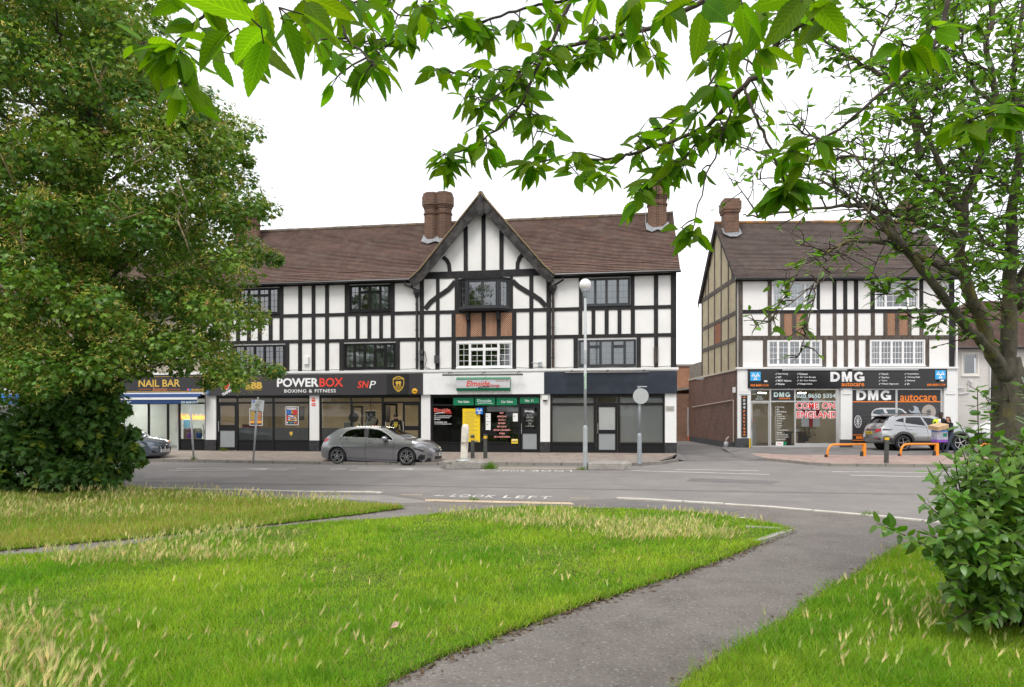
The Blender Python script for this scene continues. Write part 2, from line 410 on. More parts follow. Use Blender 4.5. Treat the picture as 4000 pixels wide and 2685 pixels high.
def kerb_strip(name, pts, w, z0, z1, m, sgn=1, zs=None):
 mb = MB()
 for i in range(len(pts) - 1):
  a, b = pts[i], pts[i+1]; L_ = (b - a).length; n = max(1, min(60, round(L_ / .915)))
  for k in range(n):
   p = a.lerp(b, k / n + .004 / L_ * 3); q = a.lerp(b, (k+1) / n - .004 / L_ * 3)
   d = (q - p).normalized(); nn = Vector((-d.y, d.x, 0)) * w * sgn
   j = random.uniform(-.006, .006)
   zt0 = (zs[i] if zs else z1) + j; zt1 = (zs[i] if zs else z1) + j
   vs = [(p.x, p.y, z0), (q.x, q.y, z0), (q.x + nn.x, q.y + nn.y, z0), (p.x + nn.x, p.y + nn.y, z0),
                  (p.x, p.y, zt0), (q.x, q.y, zt1), (q.x + nn.x, q.y + nn.y, zt1), (p.x + nn.x, p.y + nn.y, zt0)]
   fs = [(4, 5, 6, 7), (0, 1, 5, 4), (1, 2, 6, 5), (2, 3, 7, 6), (3, 0, 4, 7)]
   if sgn < 0: fs = [f[::-1] for f in fs]
   mb.add(vs, fs)
 return struct(name, mb, m)
kerb_strip('kerb', NEARK, .15, -.02, ZK + .012, KERBN, -1, [ZK + .015 if not (6 <= i <= 9) else .02 + ZK * .6 for i in range(len(NEARK))])
# buff tactile strip by the dropped kerb
mb = MB(); a, b, c = gp(1660, 1950, ZK), gp(1950, 1957.5, ZK), gp(2230, 1963, ZK)
bk = Vector((.05, -.34, .002))
mb.poly([v for v in (a + bk, b + bk, c + bk, c + Vector((0, 0, .002)), b + Vector((0, 0, .002)), a + Vector((0, 0, .002)))])
struct('tactile_paving', mb, TACT)
# paler diagonal path between the two lawns
mb = MB(); mb.poly([gp(x, y, ZK) for x, y in ((-900, 2345), (1150, 2075), (1620, 2030), (2100, 2000), (1640, 1979), (1575, 1981), (1070, 2036), (-900, 2240))])
struct('path', mb, mat('asphalt_path_pale', (.185, .168, .155), .95, var=.2, scale=2.5, bump=.7, bscale=100, dirt=(.13, .12, .115), dscale=1.2))
# ---- the terraces' pavement: kerb at the front, rising to the shop fronts
A9 = R(9.0)
FA = Frame(-3.08, 30.2, A9)
FB = Frame(-9999, 0, 0)
FB = Frame(1300 / FOC * 34.2, 34.2, R(1.7))
def pave_strip(name, front, back_fn, zf, zb, m, kerb_w=.13):
 mb = MB()
 n = len(front)
 f_in = []
 for i, p in enumerate(front):
  a = front[max(0, i-1)]; b = front[min(n-1, i+1)]; d = (b - a).normalized()
  f_in.append(Vector((p.x - d.y * kerb_w, p.y + d.x * kerb_w, zf)))
 bk = [back_fn(p) for p in front]
 for i in range(n-1):
  mb.quad(f_in[i], f_in[i+1], bk[i+1], bk[i])
 return struct(name, mb, m)
def back_a(p):
 dx, dy = p.x - FA.ox, p.y - FA.oy
 x = dx * FA.c - dy * FA.s
 q = FA.world(x, .25); zb = .2 + .07 * min(1, max(0, (x + 11) / 21))
 return Vector((q.x, q.y, zb))
pave_strip('pavement', FARK[:-1], back_a, .11, .2, PAVE)
# block paved corner by the alley
c0 = FA.world(10.1, .2); c1 = FA.world(7.4, .2)
mb = MB(); k_ = [gp(2420, 1819, .0), gp(2590, 1814), gp(2648, 1803.5)]
mb.poly([Vector((k_[0].x, k_[0].y + .16, .125)), Vector((k_[1].x - .1, k_[1].y + .14, .125)), Vector((k_[2].x - .25, k_[2].y + .1, .125)), Vector((c0.x, c0.y - .3, .273)), Vector((c1.x, c1.y - .3, .262))])
struct('paving_blocks', mb, BLOCK)
kerb_strip('kerb', FARK[1:], .13, -.03, .115, KERB, 1)
# alley and forecourt
fl = FARR[0]
mb = MB()
al = FARK[-1]; bl = FARR[0]
mb.quad(Vector((al.x - .3, al.y + .05, .003)), Vector((bl.x, bl.y, .003)), Vector((12.9, 32.6, .12)), Vector((6.9, 29.6, .1)))
mb.quad(Vector((6.9, 29.6, .1)), Vector((12.9, 32.6, .12)), Vector((15, 60, .18)), Vector((8.5, 60, .18)))
struct('alley', mb, FORE)
def back_b(p, z=.25):
 dx, dy = p.x - FB.ox, p.y - FB.oy
 x = dx * FB.c - dy * FB.s
 q = FB.world(x, .2); return Vector((q.x, q.y, z))
mb = MB(); mid = []
rs = []
for i, p in enumerate(FARR):
 b_ = back_b(p); rs.append((Vector((p.x, p.y + .13, .095)), Vector((p.x, p.y, .1)).lerp(b_, .40 if i > 0 else .3) + Vector((0, 0, .04)), b_))
for i in range(len(rs)-1):
 mb.quad(rs[i][1] + Vector((0, 0, .0)), rs[i+1][1], rs[i+1][2], rs[i][2])
struct('forecourt', mb, FORE)
mb = MB()
for i in range(len(rs)-1): mb.quad(rs[i][0], rs[i+1][0], rs[i+1][1], rs[i][1])
struct('pavement', mb, brick_mat('paving_red', (.33, .235, .2), (.29, .205, .18), (.17, .13, .115), .6, .45, .015, .5, dirt=(.3, .27, .23), bump=.3))
mb = MB(); e0 = FB.world(-4.7, .2); e1 = Vector((e0.x - .3, e0.y - .2, .08)); e2 = Vector((bl.x - .5, bl.y + .1, .0))
e3 = Vector((e0.x - 1.0, e0.y - .25, .05)); e4 = Vector((bl.x - 1.0, bl.y + .02, .0))
mb.quad(rs[0][1], rs[0][2], e3, e4); mb.poly([rs[0][0], rs[0][1], e4]); mb.poly([e4, Vector((bl.x + .02, bl.y - .03, .0)), Vector((bl.x + .02, bl.y - .01, .1)), rs[0][0]])
struct('forecourt', mb, FORE)
mb = MB(); p_ = FARK[-1]; q_ = FA.world(10.15, .2); mb.quad(Vector((p_.x - .13, p_.y + .1, .11)), Vector((p_.x + .35, p_.y + .25, .0)), Vector((q_.x + .4, q_.y - .2, .05)), Vector((q_.x - .05, q_.y - .3, .272))); struct('paving_ramp', mb, FORE)
kerb_strip('kerb', FARR, .13, -.03, .1, KERB, 1)
# ---- lawns (turf beds; the grass itself grows further down)
ZL = ZK + .03
LAWN_MAIN = [gp(x, y, ZL) for x, y in ((-900, 2300), (0, 2177), (342, 2155), (856, 2088), (1070, 2060), (1601, 2024), (1800, 2002), (1948, 1988), (2213, 1983), (2450, 1990), (2700, 2005), (2855, 2021), (3000, 2050), (3080, 2072), (2984, 2107), (2812, 2179), (2479, 2291), (2250, 2360), (2000, 2452), (1712, 2558), (1438, 2690))]
LAWN_MAIN += [Vector((-1.75, 3.2, ZL)), Vector((-2.6, 1.5, ZL)), Vector((-9, 1.5, ZL))]
LAWN_LEFT = [gp(x, y, ZL) for x, y in ((-900, 2225), (0, 2145), (257, 2121), (685, 2082), (1070, 2043), (1400, 2005), (1570, 1982), (1344, 1967), (1027, 1954), (728, 1930), (514, 1912), (-900, 1893))]
LAWN_RIGHT = [gp(x, y, ZL) for x, y in ((2660, 2690), (2834, 2575), (3014, 2470), (3193, 2346), (3328, 2262), (3450, 2185), (3527, 2140), (3643, 2110), (3760, 2100), (4000, 2098), (4900, 2150))] + [Vector((9, 4, ZL)), Vector((6, 1, ZL)), Vector((.4, 1, ZL)), Vector((.75, 3.3, ZL))]
for P in (LAWN_MAIN, LAWN_LEFT, LAWN_RIGHT):
 mb = MB(); mb.slab([(p.x, p.y) for p in P], ZK - .03, ZL); struct('lawn', mb, SOIL)
# concrete edging at the tip of the lawn
mb = MB()
for a, b in (((2915, 2060), (3096, 2069)), ((3096, 2069), (2960, 2116))):
 p, q = gp(*a, ZL), gp(*b, ZL); d = (q-p).normalized(); n_ = Vector((-d.y, d.x, 0)) * .05
 mb.slab([(v.x, v.y) for v in (p - n_, q - n_, q + n_, p + n_)], ZK - .02, ZL + .02)
struct('lawn_edging', mb, mat('edging_concrete', (.33, .31, .28), .9, var=.2, scale=8))
# ---- repairs in the tarmac
def patch_(pts, z, name, m): mb = MB(); mb.poly([gp(x, y, z) for x, y in pts]); struct(name, mb, m)
NEWA = mat('asphalt_repair', (.14, .132, .128), .9, var=.2, scale=3, bump=.5, bscale=140); PALEA = mat('asphalt_worn', (.24, .222, .21), .92, var=.16, scale=1.2, bump=.5, bscale=140)
patch_([(580, 1846), (1010, 1842), (960, 1862), (560, 1868)], .0025, 'road_patch', PALEA); patch_([(2700, 1868), (3050, 1880), (3010, 1893), (2680, 1880)], .0025, 'road_patch', NEWA); patch_([(300, 1880), (1500, 1896), (1500, 1899), (300, 1883)], .002, 'road_seam', NEWA); patch_([(1500, 1896), (3600, 1930), (3600, 1934), (1500, 1899)], .002, 'road_seam', NEWA)
patch_([(2240, 1972), (2420, 1957), (2720, 1972), (2900, 1992), (2840, 2002), (2600, 1986)], ZK - .001, 'path_patch', NEWA); patch_([(1180, 1935), (1500, 1935), (1700, 1962), (1560, 1966), (1300, 1948)], ZK - .001, 'path_patch', PALEA)
# ---- road markings
def ground_line(mb, a, b, w, z=.004):
 p, q = gp(*a, z), gp(*b, z); d = (q - p).normalized(); n_ = Vector((-d.y, d.x, 0)) * w / 2
 mb.quad(p - n_, q - n_, q + n_, p + n_)
mb = MB()
for a, b, w_ in (((690, 1830), (1156, 1829), .12), ((660, 1837.5), (1122, 1836), .12), ((1292, 1833.5), (1350, 1831.5), .16), ((1400, 1829), (1720, 1829.5), .12), ((1366, 1837), (1728, 1836), .12),
                 ((2443, 1838), (2610, 1842.5), .12), ((2610, 1842.5), (3006, 1854), .13), ((2640, 1834), (2965, 1839), .12), ((3320, 1857), (3900, 1869), .13), ((3250, 1842.5), (3900, 1849), .11),
                 ((420, 1826), (490, 1827), .12), ((300, 1836), (470, 1838), .12), ((3377, 2012), (3640, 2038), .07)):
 ground_line(mb, a, b, w_)
for c in ((1010, 1832), (1580, 1832.5)):      # arrow heads of the bay
 p = gp(*c, .0045); mb.poly([p + Vector(v) for v in ((-.5, -.05, 0), (.35, -.22, 0), (.25, .02, 0), (.5, .2, 0), (-.2, .08, 0))])
for a, b in (((1912, 2020), (1912, 2020)), ):
 pass
struct('road_marking', mb, PAINT)
mb = MB()
for a, b, w_ in (((1568, 1933), (1650, 1934), .09), ((2226, 1945.5), (2306, 1947), .09), ((1915, 1828), (2262, 1830), .32), ((1950, 1818), (2270, 1819), .2)): ground_line(mb, a, b, w_, .0045)
struct('road_marking_buff', mb, YPAINT)
mb = MB(); ground_line(mb, (2855, 2021.5), (2912, 2022.5), .10, ZK + .003); struct('path_marking', mb, PAINT)
def road_text(body, p0, p1, h, flip=False, z=.0055, arrow=None):
 me = text_mesh(body, .012, 0, 0, 1.25)
 n = len(me.vertices); co = np.empty(n*3, dtype=np.float32); me.vertices.foreach_get('co', co); co = co.reshape(-1, 3)
 lo, hi = co.min(0), co.max(0); u = (co[:, 0]-lo[0]) / (hi[0]-lo[0]); v = (co[:, 1]-lo[1]) / (hi[1]-lo[1])
 d = (p1 - p0); e = d.normalized(); nn = Vector((-e.y, e.x, 0)) * h
 if flip: u = 1 - u; v = 1 - v
 P = np.stack([p0.x + u*d.x + v*nn.x, p0.y + u*d.y + v*nn.y, np.full(n, z)], 1)
 me.vertices.foreach_set('co', P.astype(np.float32).ravel()); me.materials.clear(); me.materials.append(PAINT); me.name = 'road_lettering'; me.update()
 o = link('road_lettering', me); tag(o, kind='structure'); return o
road_text('LOOK', gp(1754, 1941.5), gp(1926, 1945.5), .48)
road_text('LEFT', gp(1962, 1946.5), gp(2150, 1950), .48)
road_text('LOOK', gp(2070, 1843), gp(2236, 1843.5), .62, True)
road_text('RIGHT', gp(1935, 1842), gp(2045, 1843), .62, True)
mb = MB()
p = gp(1691, 1936, .005); q = gp(1735, 1937, .005); mb.poly([p, p + Vector((.12, -.13, 0)), p + Vector((.12, -.03, 0)), q + Vector((0, -.05, 0)), q + Vector((0, .03, 0)), p + Vector((.14, .03, 0)), p + Vector((.16, .12, 0))])
p = gp(1873, 1838, .005); q = gp(1908, 1838, .005); mb.poly([p, p + Vector((.14, -.16, 0)), p + Vector((.14, -.05, 0)), q + Vector((0, -.05, 0)), q + Vector((0, .05, 0)), p + Vector((.14, .05, 0)), p + Vector((.14, .16, 0))])
struct('road_arrow', mb, PAINT)
# ================================================================ buildings
WHITE = mat('white_render', (.76, .75, .735), .8, var=.05, scale=1.3, bump=.25, bscale=30, dirt=(.66, .64, .6), dscale=.9, dlo=.6, dhi=.85)
WPAINT = mat('white_paint', (.74, .74, .73), .45, var=.04, scale=2)
PVC = mat('white_upvc', (.78, .78, .78), .3)
TIMB = mat('black_timber', (.018, .017, .018), .7, spec=.3, var=.4, scale=5, bump=.6, bscale=30, dirt=(.055, .05, .048), dscale=4, dlo=.55, dhi=.8, stretch=(1, 1, .4))
TIMBW = mat('weathered_timber', (.06, .047, .038), .85, var=.5, scale=6, bump=.8, bscale=30, dirt=(.13, .108, .09), dscale=5, dlo=.42, dhi=.7, stretch=(1.4, 1, .35))
TIMBG = mat('grey_timber', (.022, .02, .02), .8, spec=.25, var=.5, scale=6, bump=.8, bscale=30, dirt=(.10, .094, .09), dscale=5, dlo=.42, dhi=.75, stretch=(.6, 1, .6))
BLK = mat('black_frame', (.012, .012, .013), .4, var=.1, scale=4, spec=.25)
DKGREY = mat('charcoal_frame', (.03, .032, .036), .4)
ALU = mat('aluminium_frame', (.55, .55, .54), .4, .6, var=.06)
GLASS = glass_mat('clear_glass', (.88, .90, .89), 1.55)
GLASSU = glass_mat('window_glass', (.80, .86, .89), 2.6)
FROST = mat('frosted_film', (.26, .28, .285), .55, var=.05)
CURT = mat('net_curtain', (.85, .88, .86), .9, var=.2, scale=9, stretch=(6, 1, .2))
BLIND = mat('blind_slat', (.8, .81, .82), .5)
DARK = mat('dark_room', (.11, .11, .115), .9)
TILE = brick_mat('clay_tiles', (.178, .100, .075), (.122, .078, .064), (.03, .024, .022), .165, .1, .012, .55, dirt=(.155, .125, .10), offset=.5, bump=.5, lichen=(.17, .155, .12))
RIDGE = mat('ridge_tiles', (.12, .095, .075), .9, var=.4, scale=5, dirt=(.24, .15, .05), dscale=2.5)
LEAD = mat('lead_flashing', (.24, .25, .265), .5, .3, var=.3, scale=8)
BRK = brick_mat('chimney_brick', (.15, .064, .038), (.085, .042, .03), (.27, .215, .15), .225, .075, .012, .6, dirt=(.07, .045, .035))
BRKD = brick_mat('dark_brick', (.15, .068, .045), (.10, .05, .037), (.19, .15, .125), .225, .075, .010, .6, dirt=(.045, .03, .026))
BRKO = brick_mat('orange_brick', (.36, .16, .075), (.27, .11, .06), (.4, .34, .27), .225, .075, .010, .4)
BRKW = brick_mat('painted_brick', (.60, .575, .545), (.58, .555, .525), (.50, .48, .455), .225, .075, .010, .15, bump=.6, dirt=(.52, .49, .46))
HBRICK = mat('herringbone_brick', (.25, .092, .045), .85, var=.5, scale=14)
MORTAR = mat('mortar', (.55, .44, .31), .9, var=.2, scale=10)
CREAM = mat('cream_render', (.42, .36, .235), .9, var=.12, scale=2, dirt=(.30, .25, .165), dscale=1.3, bump=.4, bscale=40)
BEIGE = mat('pebble_dash', (.42, .37, .31), .95, var=.35, scale=45, bump=.7, bscale=60)
GUT = mat('black_gutter', (.012, .012, .013), .35)
RUST = mat('rusty_pipe', (.03, .024, .022), .7, var=.4, scale=4, dirt=(.15, .085, .045), dscale=2.5)
ROOM = mat('shop_wall', (.50, .43, .31), .9, var=.08)
ROOMW = mat('shop_wall_pale', (.72, .73, .70), .9, var=.05)
FLOORM = mat('shop_floor', (.16, .15, .14), .5, var=.1)
CEIL = mat('shop_ceiling', (.62, .6, .55), .9)
GREY = mat('galvanised', (.42, .45, .46), .5, .35, var=.1, scale=5)
def wall_holes(mb, x0, x1, z0, z1, holes, y=0.0, reveal=.12):
 xs = sorted({x0, x1, *[h[0] for h in holes], *[h[1] for h in holes]}); zs = sorted({z0, z1, *[h[2] for h in holes], *[h[3] for h in holes]})
 xs = [x for x in xs if x0 <= x <= x1]; zs = [z for z in zs if z0 <= z <= z1]
 for i in range(len(xs)-1):
  for j in range(len(zs)-1):
   cx, cz = (xs[i]+xs[i+1])/2, (zs[j]+zs[j+1])/2
   if any(h[0] < cx < h[1] and h[2] < cz < h[3] for h in holes): continue
   mb.quad((xs[i], y, zs[j]), (xs[i+1], y, zs[j]), (xs[i+1], y, zs[j+1]), (xs[i], y, zs[j+1]))
 for a, b, c, d in holes:
  r = y + reveal
  mb.quad((a, y, c), (a, y, d), (a, r, d), (a, r, c)); mb.quad((b, y, c), (b, r, c), (b, r, d), (b, y, d))
  mb.quad((a, y, d), (b, y, d), (b, r, d), (a, r, d)); mb.quad((a, y, c), (a, r, c), (b, r, c), (b, y, c))
def tf(mb, k, M):
 for i in range(k, len(mb.v)): mb.v[i] = M @ mb.v[i]
def window(par, o, x0, x1, z0, z1, fm, cols, top=(), latt=(2, 4), y=.0, curtain=None, trim=.05, lw=.014, lm=None, M=None, half=None, topf=.26, glass=None):
 """casement window: frame mesh, with its panes and curtain as sub-parts"""
 f, g, cu, lt = MB(o), MB(o), MB(o), MB(o)
 def T(k, b):
  if M is not None: tf(b, k, M)
 yf, yb = y - .025, y + .07
 f.box(x0, x1, yf, yb, z0, z0 + trim + .02); f.box(x0, x1, yf, yb, z1 - trim, z1)
 f.box(x0, x0 + trim, yf, yb, z0 + trim + .02, z1 - trim); f.box(x1 - trim, x1, yf, yb, z0 + trim + .02, z1 - trim)
 f.box(x0 - .02, x1 + .02, yf - .05, yf, z0 - .02, z0 + .025)
 tot = sum(cols); xa = x0 + trim; W = x1 - x0 - 2 * trim; zb, zt = z0 + trim + .02, z1 - trim; H = zt - zb
 for i, c in enumerate(cols):
  xb = xa + W * c / tot
  if i: f.box(xa - .022, xa + .022, yf + .004, yb, zb, zt)
  lights = [(zb, zt)]
  if i in top:
   zm = zt - H * topf; f.box(xa + .022, xb - .022, yf + .004, yb, zm - .03, zm + .03); lights = [(zb, zm - .03), (zm + .03, zt)]
  for li, (za, zc) in enumerate(lights):
   e = .032; a, b = xa + .022, xb - .022
   f.box(a, b, yf + .012, yb - .01, za, za + e); f.box(a, b, yf + .012, yb - .01, zc - e, zc)
   f.box(a, a + e, yf + .012, yb - .01, za + e, zc - e); f.box(b - e, b, yf + .012, yb - .01, za + e, zc - e)
   g.quad((a + e, y + .02, za + e), (b - e, y + .02, za + e), (b - e, y + .02, zc - e), (a + e, y + .02, zc - e))
   nx, nz = latt; nzz = max(1, round(nz * (zc - za) / H)) if len(lights) > 1 else nz
   for k in range(1, nx): xx = a + (b-a) * k / nx; lt.box(xx - lw/2, xx + lw/2, y + .008, y + .018, za + e, zc - e)
   for k in range(1, nzz): zz = za + (zc-za) * k / nzz; lt.box(a + e, b - e, y + .009, y + .017, zz - lw/2, zz + lw/2)
  xa = xb
 if curtain:
  c0, c1 = x0 + trim, x1 - trim
  for (fa, fb) in ({'full': [(0, 1)], 'sides': [(0, .2), (.8, 1)], 'right': [(.48, 1)]}[curtain] if isinstance(curtain, str) else curtain):
   n = max(4, int((fb-fa) * (c1-c0) / .05)); pts = []
   for k in range(n+1): pts.append((c0 + (c1-c0) * (fa + (fb-fa) * k / n), y + .10 + .02 * (k % 2)))
   for k in range(n): cu.quad((pts[k][0], pts[k][1], zb), (pts[k+1][0], pts[k+1][1], zb), (pts[k+1][0], pts[k+1][1], zt), (pts[k][0], pts[k][1], zt))
 for b in (f, g, cu, lt): T(0, b)
 f.mat(1); kf = len(f.v); f.v += lt.v; f.f += [[i + kf for i in q] for q in lt.f]; f.m += [1] * len(lt.f)
 w_ = f.build('window', [fm, lm or fm], par)
 g.build('pane', glass or GLASSU, w_)
 if cu.v: cu.build('curtain', CURT, w_)
 return w_
def herring(mb_b, mb_m, x0, x1, z0, z1, y, nc=2, bh=.085):
 mb_m.box(x0, x1, y, y + .03, z0, z1)
 cw = (x1-x0) / nc
 for c in range(nc):
  a, b = x0 + c*cw, x0 + (c+1)*cw; rise = cw if c % 2 == 0 else -cw
  z = z0 - cw
  while z < z1 + cw:
   for k in range(1):
    p = [(a + .006, z + (0 if rise < 0 else 0) - (rise if rise < 0 else 0) * 0), ]
   za, zb_ = (z, z + cw) if (c % 2) else (z + cw, z)
   q = [(a + .004, za), (b - .004, zb_), (b - .004, zb_ + bh - .030), (a + .004, za + bh - .030)]
   def clip(P, lim, up):
    out_ = []
    for i in range(len(P)):
     s_, e_ = P[i], P[(i+1) % len(P)]; si = (s_[1] <= lim) if up else (s_[1] >= lim); ei = (e_[1] <= lim) if up else (e_[1] >= lim)
     if si: out_.append(s_)
     if si != ei:
      t = (lim - s_[1]) / (e_[1] - s_[1]); out_.append((s_[0] + (e_[0]-s_[0])*t, lim))
    return out_
   q = clip(q, z1 - .005, True); q = clip(q, z0 + .005, False) if q else q
   if len(q) >= 3: mb_b.prism(q, y - .007, y + .002)
   z += bh
def tiled(mb, bl, br, tr, tl, gauge=.125, lift=.036):
 bl, br, tr, tl = map(Vector, (bl, br, tr, tl)); nrm = (br-bl).cross(tl-bl).normalized()
 L_ = ((tl-bl).length + (tr-br).length) / 2; n = max(1, round(L_ / gauge))
 segs = max(1, int((br-bl).length / 1.3))
 for i in range(n):
  for s_ in range(segs):
   u0, u1 = s_/segs, (s_+1)/segs
   def pt(u, v): return bl.lerp(br, u).lerp(tl.lerp(tr, u), v)
   def wob(u, v): return .012 * math.sin(u*37 + i*.23) + .010 * math.sin(i * .5 + u*11)
   a, b = pt(u0, i/n), pt(u1, i/n); c, d = pt(u1, (i+1.12)/n), pt(u0, (i+1.12)/n)
   w0, w1 = wob(u0, i), wob(u1, i)
   la = nrm * (lift + w0); lb = nrm * (lift + w1); c_ = c + nrm * w1 * .8; d_ = d + nrm * w0 * .8
   mb.quad(a + la, b + lb, c_, d_); mb.quad(a + nrm*(w0*.6 - .004), b + nrm*(w1*.6 - .004), b + lb, a + la)
def octo(mb, cx, cy, r, z0, z1, rot=0.0, n=8):
 k = len(mb.v); pts = [(cx + r*math.cos(rot + 2*math.pi*i/n), cy + r*math.sin(rot + 2*math.pi*i/n)) for i in range(n)]
 mb.slab(pts, z0, z1)
def chimney(par, o, x, y, z0, ztop, r=.36, double=True, name='chimney', spread=.31):
 mb = MB(o); ctr = [x - spread, x + spread] if double else [x]
 for i, c in enumerate(ctr):
  octo(mb, c, y, r, z0, ztop - .75, math.pi/8)
  e = .003 * i
  octo(mb, c, y, r + .045, ztop - 1.02, ztop - .96 + e, math.pi/8); octo(mb, c, y, r + .03, ztop - .75 + e, ztop - .68, math.pi/8); octo(mb, c, y, r + .06, ztop - .68 - e, ztop - .60, math.pi/8)
  octo(mb, c, y, r + .11, ztop - .60 + e, ztop - .14, math.pi/8); octo(mb, c, y, r + .06, ztop - .14 - e, ztop + e, math.pi/8)
 ch = mb.build(name, BRK, par)
 return ch
# ---------------------------------------------------------------- terrace with the big front gable
ROT_A = -A9
TA = thing('terrace_building', 'long black and white half timbered terrace with a tall front gable over three shop units', 'building', (FA.ox, FA.oy, 0), ROT_A)
sx, zA = FA.sx, FA.z
xL, xR = sx(800), sx(2642)
Z_E, Z_B1, Z_B2, Z_F0 = 7.89, (6.34, 6.49), (5.16, 5.31), 3.87
def z2(X): return sx(800 + .3853 * X)
def z4(X): return sx(1600 + .5102 * X)
def z5(X): return sx(1600 + .4709 * X)
def z3(X): return sx(800 + .3853 * X)
wins = {'a': (z2(345), z2(757), 6.52, 7.72), 'b': (z2(300), z2(815), 3.93, 5.10), 'c': (z2(1468), z2(1882), 6.52, 7.72), 'd': (z2(1413), z2(1936), 3.93, 5.10),
  'f': (z4(360), z4(785), 3.93, 5.06), 'g': (z4(1327), z4(1690), 6.52, 7.70), 'h': (z4(1292), z4(1735), 3.93, 5.08), 'bay': (z4(380), z4(760), 6.55, 7.65)}
mb = MB()
mb.mat(0); wall_holes(mb, xL, xR, 3.70, Z_E + .17, [v for v in wins.values()])
# gable triangle (front), drawn in front of the roof
xg = z4(559); gL, gR = z4(60), z4(1085)
ZAP = 11.26
mb.poly([(gL + .15, 0, Z_E + .17), (gR - .15, 0, Z_E + .17), (xg, 0, ZAP)])
# end walls and back
for x, s_ in ((xR, 1), (xL, -1)):
 q = [(x, 0, -.1), (x, 7.3, -.1), (x, 7.3, 7.75), (x, 3.65, 11.25), (x, 0, 7.75)]
 mb.poly(q if s_ > 0 else q[::-1])
mb.quad((xR, 7.3, -.1), (xL, 7.3, -.1), (xL, 7.3, 7.8), (xR, 7.3, 7.8))
mb.build('wall', WHITE, TA)
# rooms behind the upper windows
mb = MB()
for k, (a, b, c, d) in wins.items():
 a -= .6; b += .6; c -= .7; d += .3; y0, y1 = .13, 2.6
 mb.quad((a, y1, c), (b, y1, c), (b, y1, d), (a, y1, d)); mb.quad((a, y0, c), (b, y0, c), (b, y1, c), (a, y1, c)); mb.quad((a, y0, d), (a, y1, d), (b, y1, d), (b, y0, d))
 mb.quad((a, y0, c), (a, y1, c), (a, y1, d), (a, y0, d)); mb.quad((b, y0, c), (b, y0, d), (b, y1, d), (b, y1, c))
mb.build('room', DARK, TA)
# timber frame
mb = MB(); ty0, ty1 = -.032, .01
def vb(a, b, z0, z1, p=0): mb.box(a, b, ty0 - p, ty1, z0, z1)
def hb(a, b, z0, z1, p=.003): mb.box(a, b, ty0 - p, ty1, z0, z1)
pA, pB = z2(2182), z2(2222); qA, qB = z4(1048), z4(1083)
for zz in (Z_B1, Z_B2):
 hb(xL, pA, *zz); hb(pB, qA, *zz); hb(qB, z4(2000), *zz)
hb(xL, pA, 7.76, 7.9); hb(qB, xR, 7.74, 7.9); hb(z4(100), z4(1025), 7.9, 8.2, .006)
for a, b in ((pA, pB), (qA, qB), (z4(2000), xR)): vb(a, b, Z_F0, 7.9, .006)
TOP, MID, LOW = (Z_B1[1], 7.76), (Z_B2[1], Z_B1[0]), (Z_F0, Z_B2[0])
for X0, X1 in ((20, 58), (160, 198), (300, 343), (760, 798), (950, 988), (1085, 1122), (1222, 1260), (1420, 1466), (1884, 1926)): vb(z2(X0), z2(X1), *TOP)
for X0, X1 in ((-110, -72), (0, 38), (110, 148), (215, 252), (320, 358), (430, 468), (540, 578), (650, 688), (760, 797), (950, 988), (1085, 1122), (1222, 1260), (1416, 1453), (1533, 1570), (1650, 1688), (1770, 1806), (1887, 1925)):
 if z2(X0) > xL: vb(z2(X0), z2(X1), *MID)
for X0, X1 in ((60, 98), (255, 297), (818, 858), (948, 986), (1085, 1122), (1222, 1260), (1366, 1411), (1938, 1978)): vb(z2(X0), z2(X1), *LOW)
TOPG = (Z_B1[1], 7.9)
for X0, X1 in ((203, 230), (917, 948), (346, 376), (766, 792)): vb(z4(X0), z4(X1), *TOPG)
for X0, X1 in ((200, 230), (322, 352), (437, 467), (553, 583), (668, 698), (785, 818), (917, 948)): vb(z4(X0), z4(X1), *MID)
for X0, X1 in ((198, 230), (322, 356), (788, 816), (914, 945)): vb(z4(X0), z4(X1), *LOW)
for X0, X1 in ((1297, 1325), (1692, 1722), (1870, 1903)): vb(z4(X0), z4(X1), *TOP)
for X0, X1 in ((1293, 1322), (1393, 1422), (1493, 1524), (1592, 1622), (1693, 1725), (1870, 1902)): vb(z4(X0), z4(X1), *MID)
for X0, X1 in ((1255, 1289), (1738, 1770), (1872, 1903)): vb(z4(X0), z4(X1), *LOW)
def slope_z(x):   # underside of the gable roof
 return ZAP - .55 - abs(x - xg) * (ZAP - 8.1) / (gR - xg)
for X0, X1 in ((415, 446), (551, 582), (688, 720)): vb(z4(X0), z4(X1), 8.22, slope_z(z4((X0+X1)/2)) + .25)
def p4(X, Y): return FA.p(1600 + .5102 * X, 700 + .5102 * Y)
mb.ribbon([p4(*q) for q in ((120, 995), (160, 945), (210, 905), (250, 880), (300, 845), (352, 785))], .21, ty0 - .008, ty1)
mb.ribbon([p4(*q) for q in ((788, 780), (830, 820), (890, 858), (940, 885), (1000, 925), (1045, 975))], .21, ty0 - .008, ty1)
mb.ribbon([p4(*q) for q in ((258, 600), (285, 620), (303, 655), (308, 712))], .17, ty0 - .004, ty1)
mb.ribbon([p4(*q) for q in ((865, 578), (843, 605), (828, 645), (826, 696))], .17, ty0 - .004, ty1)
mb.build('timber_frame', TIMB, TA)
# herringbone brick panels under the bay
def brick_panel(par, *a):
 mbb, mbm = MB(), MB(); herring(mbb, mbm, *a)
 k = len(mbm.v); mbm.v += mbb.v; mbm.f += [[i + k for i in q] for q in mbb.f]; mbm.m += [1] * len(mbb.f)
 mbm.build('brick_panel', [MORTAR, HBRICK], par)
for X0, X1 in ((352, 437), (467, 553), (583, 668), (698, 785)): brick_panel(TA, z4(X0), z4(X1), Z_B2[1], Z_B1[0], -.004)
